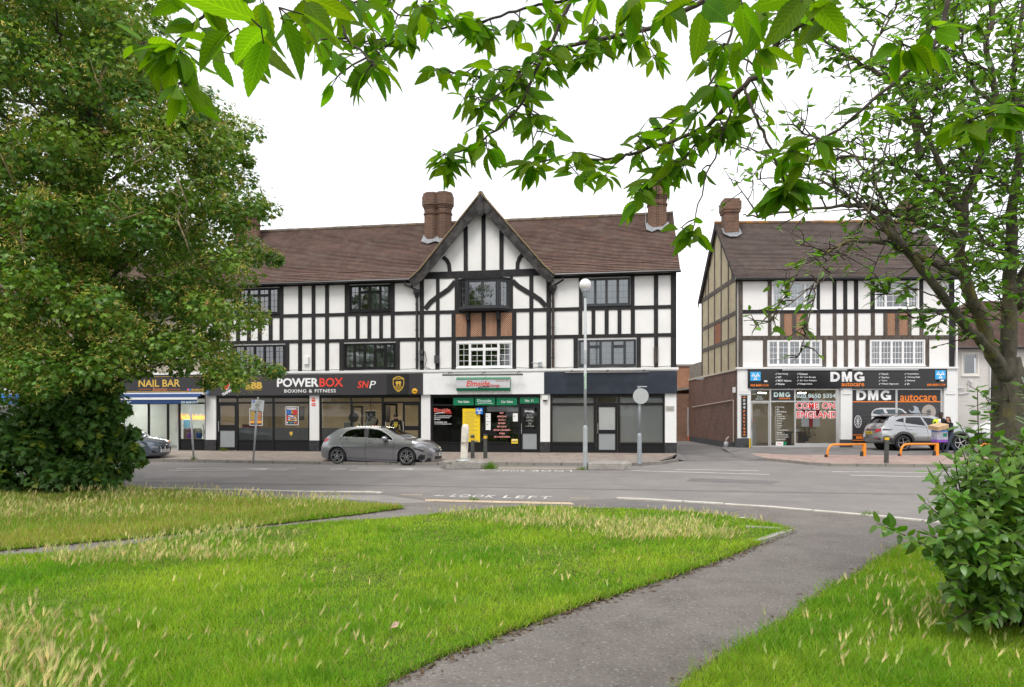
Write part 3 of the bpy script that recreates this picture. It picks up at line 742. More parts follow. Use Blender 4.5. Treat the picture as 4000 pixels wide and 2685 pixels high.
# windows
window(TA, (0,0,0), *wins['a'], BLK, (1, 1.15, 1.15, 1), (1, 2), (2, 4))
window(TA, (0,0,0), *wins['b'], BLK, (1, 1, 1, 1, 1), (), (2, 4))
window(TA, (0,0,0), *wins['c'], BLK, (1, 1.15, 1.15, 1), (1, 2), (2, 4), curtain='right')
window(TA, (0,0,0), *wins['d'], BLK, (1, 1.1, 1.1, 1.1, 1), (1, 3), (2, 4), curtain='full', topf=.24)
window(TA, (0,0,0), *wins['f'], PVC, (1, 1.15, 1.15, 1), (1, 2), (2, 4), lw=.018)
window(TA, (0,0,0), *wins['g'], DKGREY, (1, 1, 1, 1), (), (2, 4), lw=.008, curtain=[(.02, .98)], lm=mat('lead_cames', (.2, .21, .23), .5))
window(TA, (0,0,0), *wins['h'], DKGREY, (.75, 1, 1, 1, .85), (1, 3), (2, 4), lw=.008, topf=.24, curtain=[(.0, .98)], lm=MATS['lead_cames'])
# bay window: three facets, roof and base
bx0, bx1, bz0, bz1 = z4(378), z4(764), 6.50, 7.74; by = -.36; ins = .42
P = [(bx0, 0), (bx0 + ins, by), (bx1 - ins, by), (bx1, 0)]
mb = MB(); mb.slab([(bx0 - .06, .02), (bx0 + ins - .04, by - .07), (bx1 - ins + .04, by - .07), (bx1 + .06, .02)], bz1, bz1 + .09)
bay_roof = mb; mb = MB()
mb.slab([(bx0 - .03, .02), (bx0 + ins - .02, by - .04), (bx1 - ins + .02, by - .04), (bx1 + .03, .02)], bz0 - .1, bz0)
for X0 in (437, 668): mb.box(z4(X0 + 3), z4(X0 + 27), -.25, -.05, 6.0, bz0 - .1)
bay = mb.build('bay_window', BLK, TA); bay_roof.build('bay_roof', BLK, bay)
for i, cols in enumerate(((1,), (1, 1), (1,))):
 a, b = Vector((P[i][0], P[i][1], 0)), Vector((P[i+1][0], P[i+1][1], 0)); d = b - a; ang = math.atan2(d.y, d.x)
 M = Matrix.Translation(a) @ Matrix.Rotation(ang, 4, 'Z')
 f_, g_, l_ = MB(), MB(), MB()
 w_ = window(bay, (0,0,0), .0, d.length, bz0, bz1, DKGREY, cols, (), (2, 4), lw=.008, M=M, trim=.07, lm=MATS['lead_cames'], curtain=None)
 w_.name = 'bay_light'
 ch = list(w_.children)
 for c_ in ch: c_.name = 'pane'
# flatten: panes of the bay become part of the bay level
for w_ in [c for c in bay.children]:
 for c_ in list(w_.children): c_.parent = bay
# ledge above the shops
mb = MB(); mb.box(xL, xR + .08, -.16, .02, 3.77, 3.86); mb.box(xL, xR + .05, -.10, .02, 3.72, 3.77)
mb.build('ledge', WPAINT, TA)
# roof
RIDGE_Y, RIDGE_Z, EY, EZ = 3.65, 11.36, -.36, 7.84
xv = sx(2655)
xv0 = sx(770)
mb = MB()
def main_slope(x0, x1):
 ym, zm = .25, 8.36
 tiled(mb, (x0, EY, EZ), (x1, EY, EZ), (x1, ym, zm), (x0, ym, zm)); tiled(mb, (x0, ym, zm), (x1, ym, zm), (x1, RIDGE_Y, RIDGE_Z), (x0, RIDGE_Y, RIDGE_Z))
main_slope(xv0, z4(45)); main_slope(z4(1082), xv)
tiled(mb, (z4(45), .03, 8.172), (z4(1082), .03, 8.172), (z4(1082), .25, 8.36), (z4(45), .25, 8.36))
tiled(mb, (z4(45), .25, 8.36), (z4(1082), .25, 8.36), (z4(1082), RIDGE_Y, RIDGE_Z), (z4(45), RIDGE_Y, RIDGE_Z))
mb.quad((xv, 7.6, 7.7), (xv0, 7.6, 7.7), (xv0, RIDGE_Y, RIDGE_Z), (xv, RIDGE_Y, RIDGE_Z))
# verge end thickness
mb.poly([(xv, EY, EZ - .06), (xv, RIDGE_Y, RIDGE_Z - .1), (xv, RIDGE_Y, RIDGE_Z), (xv, EY, EZ)])
# gable roof
GY = -.46
bL = [p4(28, 752), p4(100, 690), p4(558, 122)]; bR = [p4(1112, 716), p4(1035, 655), p4(560, 122)]
fy = FA.p
ap = (xg, ZAP + .2)
lp = [(z4(24), 7.86), (z4(95), 8.22), ap]; rp = [(z4(1112), 7.86), (z4(1042), 8.22), ap]
for i in (0, 1):
 (a0, a1), (b0, b1) = lp[i], lp[i+1]; tiled(mb, (a0, 4.2, a1), (a0, GY, a1), (b0, GY, b1), (b0, 4.2, b1))
 (a0, a1), (b0, b1) = rp[i], rp[i+1]; tiled(mb, (a0, GY, a1), (a0, 4.2, a1), (b0, 4.2, b1), (b0, GY, b1))
roof = mb.build('roof', TILE, TA)
mb = MB()
x = xv0
while x < xv - .05:
 x1 = min(xv, x + .42); mb.tube([(x + .004, RIDGE_Y, RIDGE_Z + .0 + random.uniform(-.008, .012)), (x1, RIDGE_Y, RIDGE_Z + random.uniform(-.008, .012))], .12, 8); x = x1
mb.tube([(xg, GY - .01, ap[1] - .02), (xg, RIDGE_Y - .2, ap[1] - .02)], .11, 8)
mb.build('ridge_tiles', RIDGE, roof)
mb = MB()
mb.tube([(a, GY - .015, b + .005) for a, b in lp], .035, 6); mb.tube([(a, GY - .015, b + .005) for a, b in rp], .035, 6)
mb.build('verge_tiles', mat('verge_lichen', (.20, .15, .085), .95, var=.5, scale=14), roof)
# barge boards
mb = MB()
def off(pts, d): return [(x, z - d) for x, z in pts]
for pts in (lp, rp):
 q = [(x, z - .24) for x, z in pts]; q[0] = (q[0][0] + (.06 if pts is lp else -.06), q[0][1] + .03)
 mb.ribbon([(q[0]), (q[1][0], q[1][1] - .06), ((q[1][0]*.5 + q[2][0]*.5), (q[1][1]+q[2][1])/2 - .08), (q[2][0], q[2][1] - .14)], .40, GY + .01, GY + .07)
mb.box(xg - .13, xg + .13, GY - .03, GY + .012, ap[1] - .98, ap[1] - .1)
mb.build('barge_board', TIMBG, TA)
mb = MB()   # soffit of the gable
for pts in (lp, rp):
 for i in (0, 1): mb.quad((pts[i][0], GY + .07, pts[i][1] - .3), (pts[i+1][0], GY + .07, pts[i+1][1] - .3), (pts[i+1][0], .0, pts[i+1][1] - .3), (pts[i][0], .0, pts[i][1] - .3))
mb.build('soffit', TIMB, TA)
# chimneys with lead flashing
for px, dbl, yy, r_ in ((1711, True, 2.55, .37), (2567, True, 2.75, .37), (966, True, 2.9, .36)):
 cx_ = sx(px, yy) - (0 if px < 2500 else -.0); zb = EZ + (yy - .4 - EY) * .877
 ch = chimney(roof, (0,0,0), cx_, yy, zb - .5, 12.5, r_, dbl, spread=.30 if px < 2500 else .08)
 mb = MB(); wv = .70 if px < 2500 else .52
 for i in range(7):
  t = -wv + 2*wv * i / 6; z_ = zb + .04 + (.0 if i % 2 else -.1)
 mb.poly([(cx_ - wv, yy - .42, zb + .02), (cx_ - wv*.5, yy - .55, zb - .14), (cx_, yy - .42, zb + .0), (cx_ + wv*.5, yy - .55, zb - .14), (cx_ + wv, yy - .42, zb + .02), (cx_ + wv, yy - .02, zb + .42), (cx_ - wv, yy - .02, zb + .42)])
 for v in mb.v: v += Vector((0, -.06, .075))
 mb.build('flashing', LEAD, roof)
# gutters, hopper heads and downpipes
mb = MB(); mb.tube([(xL, EY - .02, 7.83), (z4(20), EY - .02, 7.83)], .062, 8); mb.build('gutter', GUT, TA)
mb = MB(); mb.tube([(z4(1118), EY - .02, 7.83), (xv + .02, EY - .02, 7.83)], .062, 8)
mb.build('gutter', GUT, TA)
for x, xo, m_ in ((z2(2158), z2(2050), GUT), (z4(1100), z4(1180), RUST)):
 mb = MB(); mb.mat(0)
 mb.tube([(xo, -.33, 7.8), (xo, -.3, 7.62), (x + (xo-x)*.2, -.15, 7.45), (x, -.13, 7.4)], .042, 8)
 mb.lathe([(.07, 7.05), (.10, 7.15), (.16, 7.28), (.17, 7.42), (.15, 7.42)], (x, -.14, 0), 8)
 mb.mat(1); mb.tube([(x, -.12, 7.1), (x, -.12, 3.9)], .058, 8)
 for zz in (6.75, 5.6, 4.3): mb.tube([(x, -.12, zz), (x, -.12, zz + .06)], .072, 8)
 mb.build('downpipe', [GUT, m_], TA)
# cables along the ledge and small boxes
mb = MB()
for a, b, s_ in ((pB + .05, z4(1060), .05), (xL + 3, pA - .1, .03), (z4(1110), z4(2030), .035)):
 n = 14; mb.tube([(a + (b-a)*i/n, -.045, 3.915 - s_ * math.sin(i * 1.7) * .5) for i in range(n+1)], .012, 5)
mb.tube([(pB + .05, -.05, 4.7), (pB + .12, -.05, 4.3), (pB + .05, -.05, 4.0), (pB + .3, -.05, 3.92)], .012, 5)
mb.tube([(pB + .02, -.06, 4.7), (pB - .05, -.06, 4.2), (pB + .02, -.06, 3.95)], .014, 5)
mb.build('cable', BLK, TA)
mb = MB(); mb.box(pB - .16, pB - .02, -.17, -.033, 4.55, 4.75); mb.box(pB - .15, pB - .01, -.16, -.033, 4.28, 4.5); mb.build('junction_box', mat('dark_plastic', (.05, .05, .055), .5), TA)
mb = MB(); mb.box(z2(1010), z2(1058), -.12, 0, 4.18, 4.52); mb.build('vent', PVC, TA)
mb = MB(); a, c = p4(1000, 1430); mb.box(a - .08, a + .08, -.1, 0, 3.98, 4.16); mb.tube([(a - .35, -.12, 4.12), (a, -.12, 4.1)], .02, 6); mb.build('meter_box', GREY, TA)
mb = MB(); a, c = p4(212, 1378); mb.box(a - .11, a + .11, -.12, -.033, 4.15, 4.5); mb.build('junction_box', MATS['dark_plastic'], TA)
mb = MB(); a, c = p4(1887, 1352); mb.box(a - .10, a - .02, -.06, -.033, c - .35, c + .35); mb.box(a + .02, a + .09, -.06, -.033, c - .3, c + .33); mb.build('weathered_board', TIMBW, TA)
# ---- ground floor of the terrace: pillars, rooms, shop fronts
ZS0, ZSH = .15, 2.80
mb = MB(); mb.mat(0)
pil = [(z3(12), z3(115)), (z3(1065), z3(1160)), (z3(2195), z5(172)), (z5(1085), z5(1165)), (z5(2118), xR)]
for a, b in pil:
 mb = MB(); mb.mat(0); mb.box(a, b, -.03, .4, .71, 2.8); mb.mat(1); mb.box(a - .015, b + .015, -.045, .4, -.1, .71)
 mb.build('pillar', [WPAINT, mat('black_plinth', (.02, .02, .022), .6, var=.2, scale=6, dirt=(.06, .06, .06), dscale=6)], TA)
mb = MB(); mb.box(pil[0][0], xR, .05, .45, 2.7, 3.72); mb.build('lintel', DKGREY, TA)
def room(name, x0, x1, y0, y1, z0, z1, mats):
 mb = MB()
 mb.mat(0); mb.quad((x0, y1, z0), (x1, y1, z0), (x1, y1, z1), (x0, y1, z1)); mb.quad((x0, y0, z0), (x0, y1, z0), (x0, y1, z1), (x0, y0, z1)); mb.quad((x1, y0, z0), (x1, y0, z1), (x1, y1, z1), (x1, y1, z0))
 mb.mat(1); mb.quad((x0, y0, z0), (x1, y0, z0), (x1, y1, z0), (x0, y1, z0))
 mb.mat(2); mb.quad((x0, y0, z1), (x0, y1, z1), (x1, y1, z1), (x1, y0, z1))
 return mb.build(name, mats, TA if name == 'room' else None)
room('room', pil[0][0] + .2, pil[2][0] + .2, .3, 5.5, .2, 2.9, [ROOM, FLOORM, CEIL])
room('room', pil[2][0] + .25, pil[3][0] + .2, .3, 4.5, .2, 2.9, [mat('shop_wall_dark', (.13, .12, .11), .9, var=.1), FLOORM, CEIL])
room('room', pil[3][0] + .25, xR - .1, .3, 4.5, .2, 2.9, [mat('shop_wall_grey', (.30, .30, .29), .9), FLOORM, CEIL])
def shopfront(par, cells, x0, x1, zb, zt, transom, fm, y=.06, riser=None, name='shop_front', bw=.055, extra=()):
 """cells: list of (xa, xb, kind); kind 'w' window with top light, 'd' door"""
 f, g = MB(), MB()
 f.box(x0, x1, y - .03, y + .05, zt - .10, zt)
 for c in cells: pass
 xs = sorted({x0, x1, *[c[0] for c in cells], *[c[1] for c in cells]})
 for x in xs:
  a, b = (x, x + bw*1.3) if x == x0 else ((x - bw*1.3, x) if x == x1 else (x - bw*.7, x + bw*.7))
  f.box(a, b, y - .035, y + .05, zb if riser is None else .16, zt - .1)
 for xa, xb, kind in cells:
  f.box(xa, xb, y - .028, y + .045, transom - .04, transom + .04)
  g.quad((xa, y, transom + .04), (xb, y, transom + .04), (xb, y, zt - .1), (xa, y, zt - .1))
  if kind == 'w':
   f.box(xa, xb, y - .03, y + .045, riser, riser + .06)
   g.quad((xa, y, riser + .06), (xb, y, riser + .06), (xb, y, transom - .04), (xa, y, transom - .04))
   f.box(xa, xb, y + .0, y + .05, .12, riser)
 sf = f.build(name, fm, par); g.build('pane', GLASS, sf)
 return sf
def door(par, xa, xb, z0, z1, fm, y=.05, mid=(.42, .52), st=.09, glassm=None, lower=None, name='door', hinge=None, ang=0.0, handle=True):
 f, g, lo = MB(), MB(), MB()
 H = z1 - z0; m0, m1 = z0 + H*mid[0], z0 + H*mid[1]
 f.box(xa, xa + st, y - .02, y + .03, z0, z1); f.box(xb - st, xb, y - .02, y + .03, z0, z1)
 f.box(xa + st, xb - st, y - .02, y + .03, z0, z0 + st*1.4); f.box(xa + st, xb - st, y - .02, y + .03, z1 - st, z1); f.box(xa + st, xb - st, y - .02, y + .03, m0, m1)
 g.quad((xa + st, y, m1), (xb - st, y, m1), (xb - st, y, z1 - st), (xa + st, y, z1 - st))
 lo.quad((xa + st, y, z0 + st*1.4), (xb - st, y, z0 + st*1.4), (xb - st, y, m0), (xa + st, y, m0))
 h = MB()
 if handle: h.tube([(xa + st*.5, y - .06, z0 + H*.4), (xa + st*.5, y - .06, z0 + H*.62)], .014, 6);
 if ang:
  M = Matrix.Translation((hinge, y, 0)) @ Matrix.Rotation(ang, 4, 'Z') @ Matrix.Translation((-hinge, -y, 0))
  for b in (f, g, lo, h): tf(b, 0, M)
 d_ = f.build(name, fm, par); g.build('pane', glassm or GLASS, d_); lo.build('pane', lower or glassm or GLASS, d_)
 if handle: h.build('handle', mat('steel_handle', (.5, .5, .5), .3, .8), d_)
 return d_
# boxing gym, left half
Xa = [z3(118), z3(325), z3(690), z3(1062)]
TRN = 2.43
s1 = shopfront(TA, [(Xa[0], Xa[1], 'd'), (Xa[1], Xa[2], 'w'), (Xa[2], Xa[3], 'w')], Xa[0], Xa[3], .2, 2.74, TRN, BLK, riser=.66)
door(TA, Xa[0] + .07, Xa[1] - .04, .24, TRN - .04, BLK, mid=(.42, .54), lower=FROST)
Xb = [z3(1163), z3(1482), z3(1798), z3(2192)]
s2 = shopfront(TA, [(Xb[0], Xb[1], 'w'), (Xb[1], Xb[2], 'w'), (Xb[2], Xb[3], 'd')], Xb[0], Xb[3], .2, 2.74, TRN, BLK, riser=.66)
door(TA, z3(2004), Xb[3] - .05, .24, TRN - .04, BLK, mid=(.44, .53), lower=GLASS)
door(TA, Xb[2] + .06, Xb[2] + .06 + (Xb[3]-Xb[2]-.16)*.5, .24, TRN - .04, BLK, mid=(.44, .53), lower=GLASS, hinge=Xb[2] + .06, ang=R(62))
mb = MB()
for a, b in ((Xa[1], Xa[2]), (Xa[2], Xa[3]), (Xb[0], Xb[1]), (Xb[1], Xb[2])): mb.box(a + .05, b - .05, .065, .072, .72, 1.28)
mb.build('window_film', mat('grey_film', (.20, .215, .22), .35, var=.06), TA)
# garage office
Xc = [z5(180), z5(355), z5(537), z5(714), z5(908), z5(1082)]
s3 = shopfront(TA, [(Xc[0], z5(621), 'w'), (z5(621), Xc[4], 'w'), (Xc[4], Xc[5], 'd')], Xc[0], Xc[5], .2, 2.74, 2.31, BLK, riser=.62)
door(TA, Xc[4] + .06, Xc[5] - .06, .26, 2.27, BLK, mid=(.40, .50), lower=FROST)
# empty unit
Xd = [z5(1170), z5(1538), z5(1736), z5(2116)]
s4 = shopfront(TA, [(Xd[0], Xd[1], 'w'), (Xd[1], Xd[2], 'd'), (Xd[2], Xd[3], 'w')], Xd[0], Xd[3], .2, 2.74, 2.34, BLK, riser=.62)
door(TA, Xd[1] + .07, Xd[2] - .07, .26, 2.30, BLK, mid=(.40, .48), glassm=mat('frosted_pane', (.34, .35, .345), .5, var=.08), lower=FROST)
for a, b in ((Xd[0], Xd[1]), (Xd[2], Xd[3])):
 mb = MB(); z = .72
 while z < 2.28:
  mb.quad((a + .07, .13, z), (b - .07, .13, z), (b - .07, .16, z + .026), (a + .07, .16, z + .026)); z += .034
 mb.build('blind', BLIND, TA)
 mb = MB(); z = 2.39
 while z < 2.62: mb.quad((a + .07, .13, z), (b - .07, .13, z), (b - .07, .16, z + .022), (a + .07, .16, z + .022)); z += .034
 mb.build('blind', BLIND, TA)
mb = MB(); z = 2.02
while z < 2.27: mb.quad((z5(634), .13, z), (Xc[4] - .06, .13, z), (Xc[4] - .06, .16, z + .026), (z5(634), .16, z + .026)); z += .034
mb.build('blind', BLIND, TA)
# ---------------------------------------------------------------- end terrace of the garage
TB = thing('corner_building', 'half timbered building with cream side gable and brown beams over a garage shop', 'building', (FB.ox, FB.oy, 0), -R(1.7))
bx, bz = FB.sx, FB.z
def y6(X): return bx(2600 + .5137 * X)
def y7(X): return bx(2600 + .3189 * X)
def y8(X): return bx(3100 + .3853 * X)
ks = 34.2 / FOC
def zB(py): return EYE + (HY - py) * ks
BL, BR = bx(2881), bx(3727)
ZE = zB(1086)
bw_ = {'a': (y6(808), y6(1145), zB(1210), zB(1099)), 'b': (y6(1590), y6(1925), zB(1208), zB(1099)), 'c': (y6(775), y6(1185), zB(1430), zB(1329)), 'd': (y6(1552), y6(1970), zB(1430), zB(1329))}
DB = 7.2
mb = MB(); wall_holes(mb, BL, BR, zB(1436), ZE + .15, list(bw_.values()))
mb.quad((BR, 0, .1), (BR, DB, .1), (BR, DB, ZE), (BR, 0, ZE)); mb.poly([(BR, 0, ZE), (BR, DB, ZE), (BR, DB/2, ZE + 3.7)])
mb.quad((BR, DB, .1), (BL, DB, .1), (BL, DB, ZE), (BR, DB, ZE))
mb.build('wall', WHITE, TB)
zw = zB(1441)
mb = MB(); mb.quad((BL, DB, zw), (BL, 0, zw), (BL, 0, ZE), (BL, DB, ZE)); mb.poly([(BL, DB, ZE), (BL, 0, ZE), (BL, DB/2, ZE + 3.75)]); mb.build('side_wall', CREAM, TB)
mb = MB()
for k, (a, b, c, d) in bw_.items():
 a -= .6; b += .6; c -= .7; d += .3; y0, y1 = .13, 2.6
 mb.quad((a, y1, c), (b, y1, c), (b, y1, d), (a, y1, d)); mb.quad((a, y0, c), (b, y0, c), (b, y1, c), (a, y1, c)); mb.quad((a, y0, d), (a, y1, d), (b, y1, d), (b, y0, d))
 mb.quad((a, y0, c), (a, y1, c), (a, y1, d), (a, y0, d)); mb.quad((b, y0, c), (b, y0, d), (b, y1, d), (b, y1, c))
mb.build('room', DARK, TB)
b1, b2 = (zB(1224), zB(1209.5)), (zB(1327.5), zB(1311.5)); zlow = zB(1434)
mbB, mbW = MB(), MB()      # black painted upper storey, weathered lower ones
def bx_(m, a, b, z0, z1, p=0): m.box(a, b, -.032 - p, .01, z0, z1)
bx_(mbB, y6(586), y6(2155), *b1, .004); bx_(mbW, y6(586), y6(2155), *b2, .004); bx_(mbB, BL, BR, zB(1098), ZE + .05, .004)
bx_(mbW, y6(552), y6(585), zlow, zB(1096), .008); bx_(mbB, y6(2155), BR, zlow, zB(1096), .008)
for X0, X1 in ((1270, 1298), (1350, 1380), (1432, 1463), (1557, 1588), (1929, 1957), (1147, 1172)): bx_(mbB, y6(X0), y6(X1), b1[1], zB(1098))
bx_(mbW, y6(776), y6(805), b1[1], zB(1098))
for X0, X1 in ((778, 805), (870, 900), (962, 992), (1055, 1083), (1147, 1175), (1270, 1298), (1352, 1381), (1435, 1463), (1560, 1590), (1655, 1685), (1745, 1775), (1840, 1868), (1930, 1960)): bx_(mbW, y6(X0), y6(X1), b2[1], b1[0])
for X0, X1 in ((740, 770), (1190, 1220), (1272, 1302), (1355, 1385), (1437, 1467), (1520, 1549), (1975, 2003)): bx_(mbW, y6(X0), y6(X1), zlow, b2[0])
mbB.build('timber_frame', TIMB, TB); mbW.build('timber_frame', TIMBW, TB)
# side gable timbers (plane x = BL, facing the alley)
mb = MB()
def sb(ya, yb, z0, z1, p=0): mb.box(BL - .035 - p, BL + .01, ya, yb, z0, z1)
for z0, z1 in ((ZE - .05, ZE + .18), b1, b2): sb(0.2, DB, z0, z1, .004)
sb(.0, .22, zw, ZE + .2, .006); sb(DB - .2, DB, zw, ZE, .006)
for k in range(1, 5):
 yy = .2 + (DB - .4) * k / 5
 for a, b in ((zw, b2[0]), (b2[1], b1[0]), (b1[1], ZE - .05)): sb(yy - .07, yy + .07, a, b)
 hz = ZE + 3.7 * (1 - abs(yy - DB/2) / (DB/2)); sb(yy - .07, yy + .07, ZE + .18, hz - .1)
for cc, sg in ((1.55, 1), (DB - 1.55, -1)):
 pts = [(cc + sg*(-.55 + 1.0*math.sin(t)), ZE + .18 + 1.5 * math.sin(t) if False else ZE + .18 + 1.55 * (1 - math.cos(t))) for t in [0, .3, .6, .9, 1.2, 1.45]]
 pts = [(cc - sg*.65 + sg*1.25*(1-math.cos(t)), ZE + .18 + 1.7*math.sin(t)) for t in [0, .3, .6, .9, 1.2, 1.5]]
 for i in range(len(pts)-1):
  (ya, za), (yb_, zb_) = pts[i], pts[i+1]; d = Vector((0, yb_-ya, zb_-za)).normalized(); n_ = Vector((0, -d.z, d.y)) * .075
  A, B_ = Vector((BL, ya, za)), Vector((BL, yb_, zb_)); o_ = Vector((-.03, 0, 0))
  mb.add([A - n_ + o_, B_ - n_ + o_, B_ + n_ + o_, A + n_ + o_, A - n_, B_ - n_, B_ + n_, A + n_], [(0, 1, 2, 3), (0, 4, 5, 1), (3, 2, 6, 7)])
mb.build('timber_frame', TIMBW, TB)
mb = MB(); yy = .2 + (DB - .4) * 3 / 5; mb.box(BL - .012, BL + .01, yy - 1.28, yy - .07, b2[1], b1[0]); mb.build('brick_panel', HBRICK, TB)
mb = MB()   # barge board along the side gable
for pts in ([(-.3, ZE - .12), (DB/2, ZE + 3.72)], [(DB + .3, ZE - .12), (DB/2, ZE + 3.72)]):
 (ya, za), (yb_, zb_) = pts; mb.add([(BL - .17, ya, za), (BL - .17, yb_, zb_), (BL - .17, yb_, zb_ - .26), (BL - .17, ya, za - .2), (BL - .13, ya, za), (BL - .13, yb_, zb_), (BL - .13, yb_, zb_ - .26), (BL - .13, ya, za - .2)], [(0, 1, 2, 3), (7, 6, 5, 4), (0, 4, 5, 1), (2, 6, 7, 3)])
mb.build('barge_board', TIMBG, TB)
for X0, X1 in ((900, 962), (992, 1055), (1685, 1745), (1775, 1840)): brick_panel(TB, y6(X0), y6(X1), b2[1], b1[0], -.004)
window(TB, (0,0,0), *bw_['a'], PVC, (1, 2.1, 1), (), (3, 4), lw=.02, curtain=[(.0, .98)], trim=.06)
window(TB, (0,0,0), *bw_['b'], PVC, (1, 2.3, 1), (1,), (3, 4), lw=.022, trim=.06, curtain=[(0, .2)])
w_ = window(TB, (0,0,0), *bw_['c'], PVC, (1, 1.2, 1.2, 1.2, 1), (), (2, 4), lw=.02, trim=.06)
mb = MB(); z = bw_['c'][2] + .12
while z < bw_['c'][3] - .08: mb.quad((bw_['c'][0] + .08, .13, z), (bw_['c'][1] - .08, .13, z), (bw_['c'][1] - .08, .17, z + .05), (bw_['c'][0] + .08, .17, z + .05)); z += .085
mb.build('shutter', PVC, w_)
window(TB, (0,0,0), *bw_['d'], PVC, (1, 1.2, 1.2, 1.2, 1), (), (3, 4), lw=.022, trim=.06)
mb = MB(); mb.box(BL - .1, BR + .1, -.2, .02, zB(1442), zB(1435)); mb.box(BL - .04, BR + .04, -.13, .02, zB(1447), zB(1442)); mb.build('ledge', WPAINT, TB)
# roof
RZ, RYB = ZE + 3.78, DB/2
x0, x1 = BL - .2, BR + .2
mb = MB(); ey, ez = -.32, ZE - .06
tiled(mb, (x0, ey, ez), (x1, ey, ez), (x1, .3, ez + .55), (x0, .3, ez + .55)); tiled(mb, (x0, .3, ez + .55), (x1, .3, ez + .55), (x1, RYB, RZ), (x0, RYB, RZ))
mb.quad((x1, DB + .32, ez), (x0, DB + .32, ez), (x0, RYB, RZ), (x1, RYB, RZ))
TILED = brick_mat('dark_clay_tiles', (.14, .098, .083), (.105, .08, .072), (.025, .021, .02), .165, .1, .012, .5, dirt=(.12, .10, .088), bump=.5, lichen=(.12, .105, .09))
roofB = mb.build('roof', TILED, TB)
mb = MB(); x = x0
while x < x1 - .05:
 xx = min(x1, x + .42); mb.tube([(x + .004, RYB, RZ + random.uniform(-.008, .012)), (xx, RYB, RZ + random.uniform(-.008, .012))], .12, 8); x = xx
mb.build('ridge_tiles', mat('lichen_ridge', (.11, .085, .07), .9, var=.4, scale=5, dirt=(.32, .15, .03), dscale=1.6, dlo=.42, dhi=.6), roofB)
for px, yy in ((2852, 3.0), (3556, 3.2)):
 cx_ = bx(px, yy); zb = ez + (yy - .4 - ey) * .96
 mb = MB(); mb.box(cx_ - .38, cx_ + .38, yy - .38, yy + .38, zb - .6, 12.85); mb.box(cx_ - .44, cx_ + .44, yy - .44, yy + .44, 12.85, 13.0); mb.box(cx_ - .48, cx_ + .48, yy - .48, yy + .48, 13.0, 13.45); mb.box(cx_ - .42, cx_ + .42, yy - .42, yy + .42, 13.45, 13.6)
 mb.build('chimney', BRKD if px > 3000 else BRK, roofB)
 mb = MB(); mb.poly([(cx_ - .5, yy - .40, zb + .1), (cx_ - .2, yy - .55, zb - .1), (cx_ + .2, yy - .55, zb - .1), (cx_ + .5, yy - .40, zb + .1), (cx_ + .5, yy, zb + .5), (cx_ - .5, yy, zb + .5)])
 for v in mb.v: v += Vector((0, -.07, .09))
 mb.build('flashing', LEAD, roofB)
mb = MB(); mb.tube([(x0, ey - .02, ez - .02), (x1 + .1, ey - .02, ez - .02)], .065, 8); mb.build('gutter', GUT, TB)
mb = MB(); mb.tube([(x1 + .05, ey, ez - .05), (x1 + .04, ey + .05, ez - .3), (BR + .08, -.08, ez - .55), (BR + .08, -.08, .4)], .045, 8); mb.build('downpipe', WPAINT, TB)
# ground floor side wall in dark brick, with the lower rear extension
XB = 10.6
mb = MB(); mb.quad((BL - .02, XB, .0), (BL - .02, .0, .0), (BL - .02, .0, zw), (BL - .02, XB, zw)); mb.quad((BL - .02, XB, 0), (BL - .02, XB, zw), (BR, XB, zw), (BR, XB, 0)); mb.quad((BL - .02, DB, zw), (BR, DB, zw), (BR, XB, zw), (BL - .02, XB, zw))
mb.build('side_wall', BRKD, TB)
mb = MB(); mb.box(BL - .07, BL + .0, .0, XB + .05, zw - .07, zw + .03); mb.build('coping', mat('coping_buff', (.45, .40, .32), .9, var=.15, scale=6), TB)
mb = MB(); mb.box(BL - .05, BL - .021, .3, XB, -.05, .45); mb.build('plinth', mat('tar_plinth', (.045, .045, .048), .8, var=.3, scale=5), TB)
mb = MB(); yy = DB + .1
while yy < XB - .1: mb.box(BL + .02, BL + .045, yy, yy + .14, zw + .03, zw + .95 + random.uniform(-.01, .01)); yy += .15
mb.build('fence_panel', mat('grey_fence', (.20, .18, .15), .9, var=.35, scale=8), TB)
mb = MB(); mb.tube([(BL - .07, XB - 1.2, 2.35), (BL - .07, .6, 2.62), (BL - .07, .45, 2.6), (BL - .07, .45, .5)], .03, 6); mb.build('waste_pipe', mat('pipe_buff', (.40, .32, .27), .6), TB)
mb = MB(); mb.tube([(BL - .02, 6.3, zw - .12), (BL - .3, 6.2, zw - .1)], .02, 6); mb.box(BL - .55, BL - .2, 6.05, 6.35, zw - .22, zw - .12); mb.build('wall_lamp', GREY, TB)
mb = MB(); mb.box(BL - .14, BL - .02, .25, .4, 3.0, 3.28); mb.build('alarm_box', mat('alarm_white', (.7, .7, .72), .5), TB)
# pillars and shop front
plB = [(BL - .02, y7(1032)), (y8(470), y8(582)), (y8(1515), BR + .04)]
for i, (a, b) in enumerate(plB):
 mb = MB(); mb.mat(0); mb.box(a, b, -.1, .45, .24 if i == 2 else zB(1717), zB(1442)); mb.box(a + .08, b - .08, -.125, -.1, zB(1531), zB(1449)); mb.box(a + .06, b - .06, -.14, -.1, zB(1541), zB(1534))
 mb.mat(1); mb.box(a - .02, b + .02, -.12, .45, 0, zB(1717) if i < 2 else .24); mb.build('pillar', [WPAINT, mat('slate_plinth', (.045, .047, .052), .6, var=.2, scale=6)], TB)
mb = MB(); mb.box(BL, BR, .0, .4, zB(1518), zB(1442)); mb.build('lintel', DKGREY, TB)
mb = MB(); a0, a1, b0, b1_, c0_, c1_ = y7(1275), y7(1288), y7(1578), y7(1595), y7(2115), y8(470)
X0, XE = y7(1032), plB[1][0]
zt, zb_ = zB(1519), .25
f, g = MB(), MB()
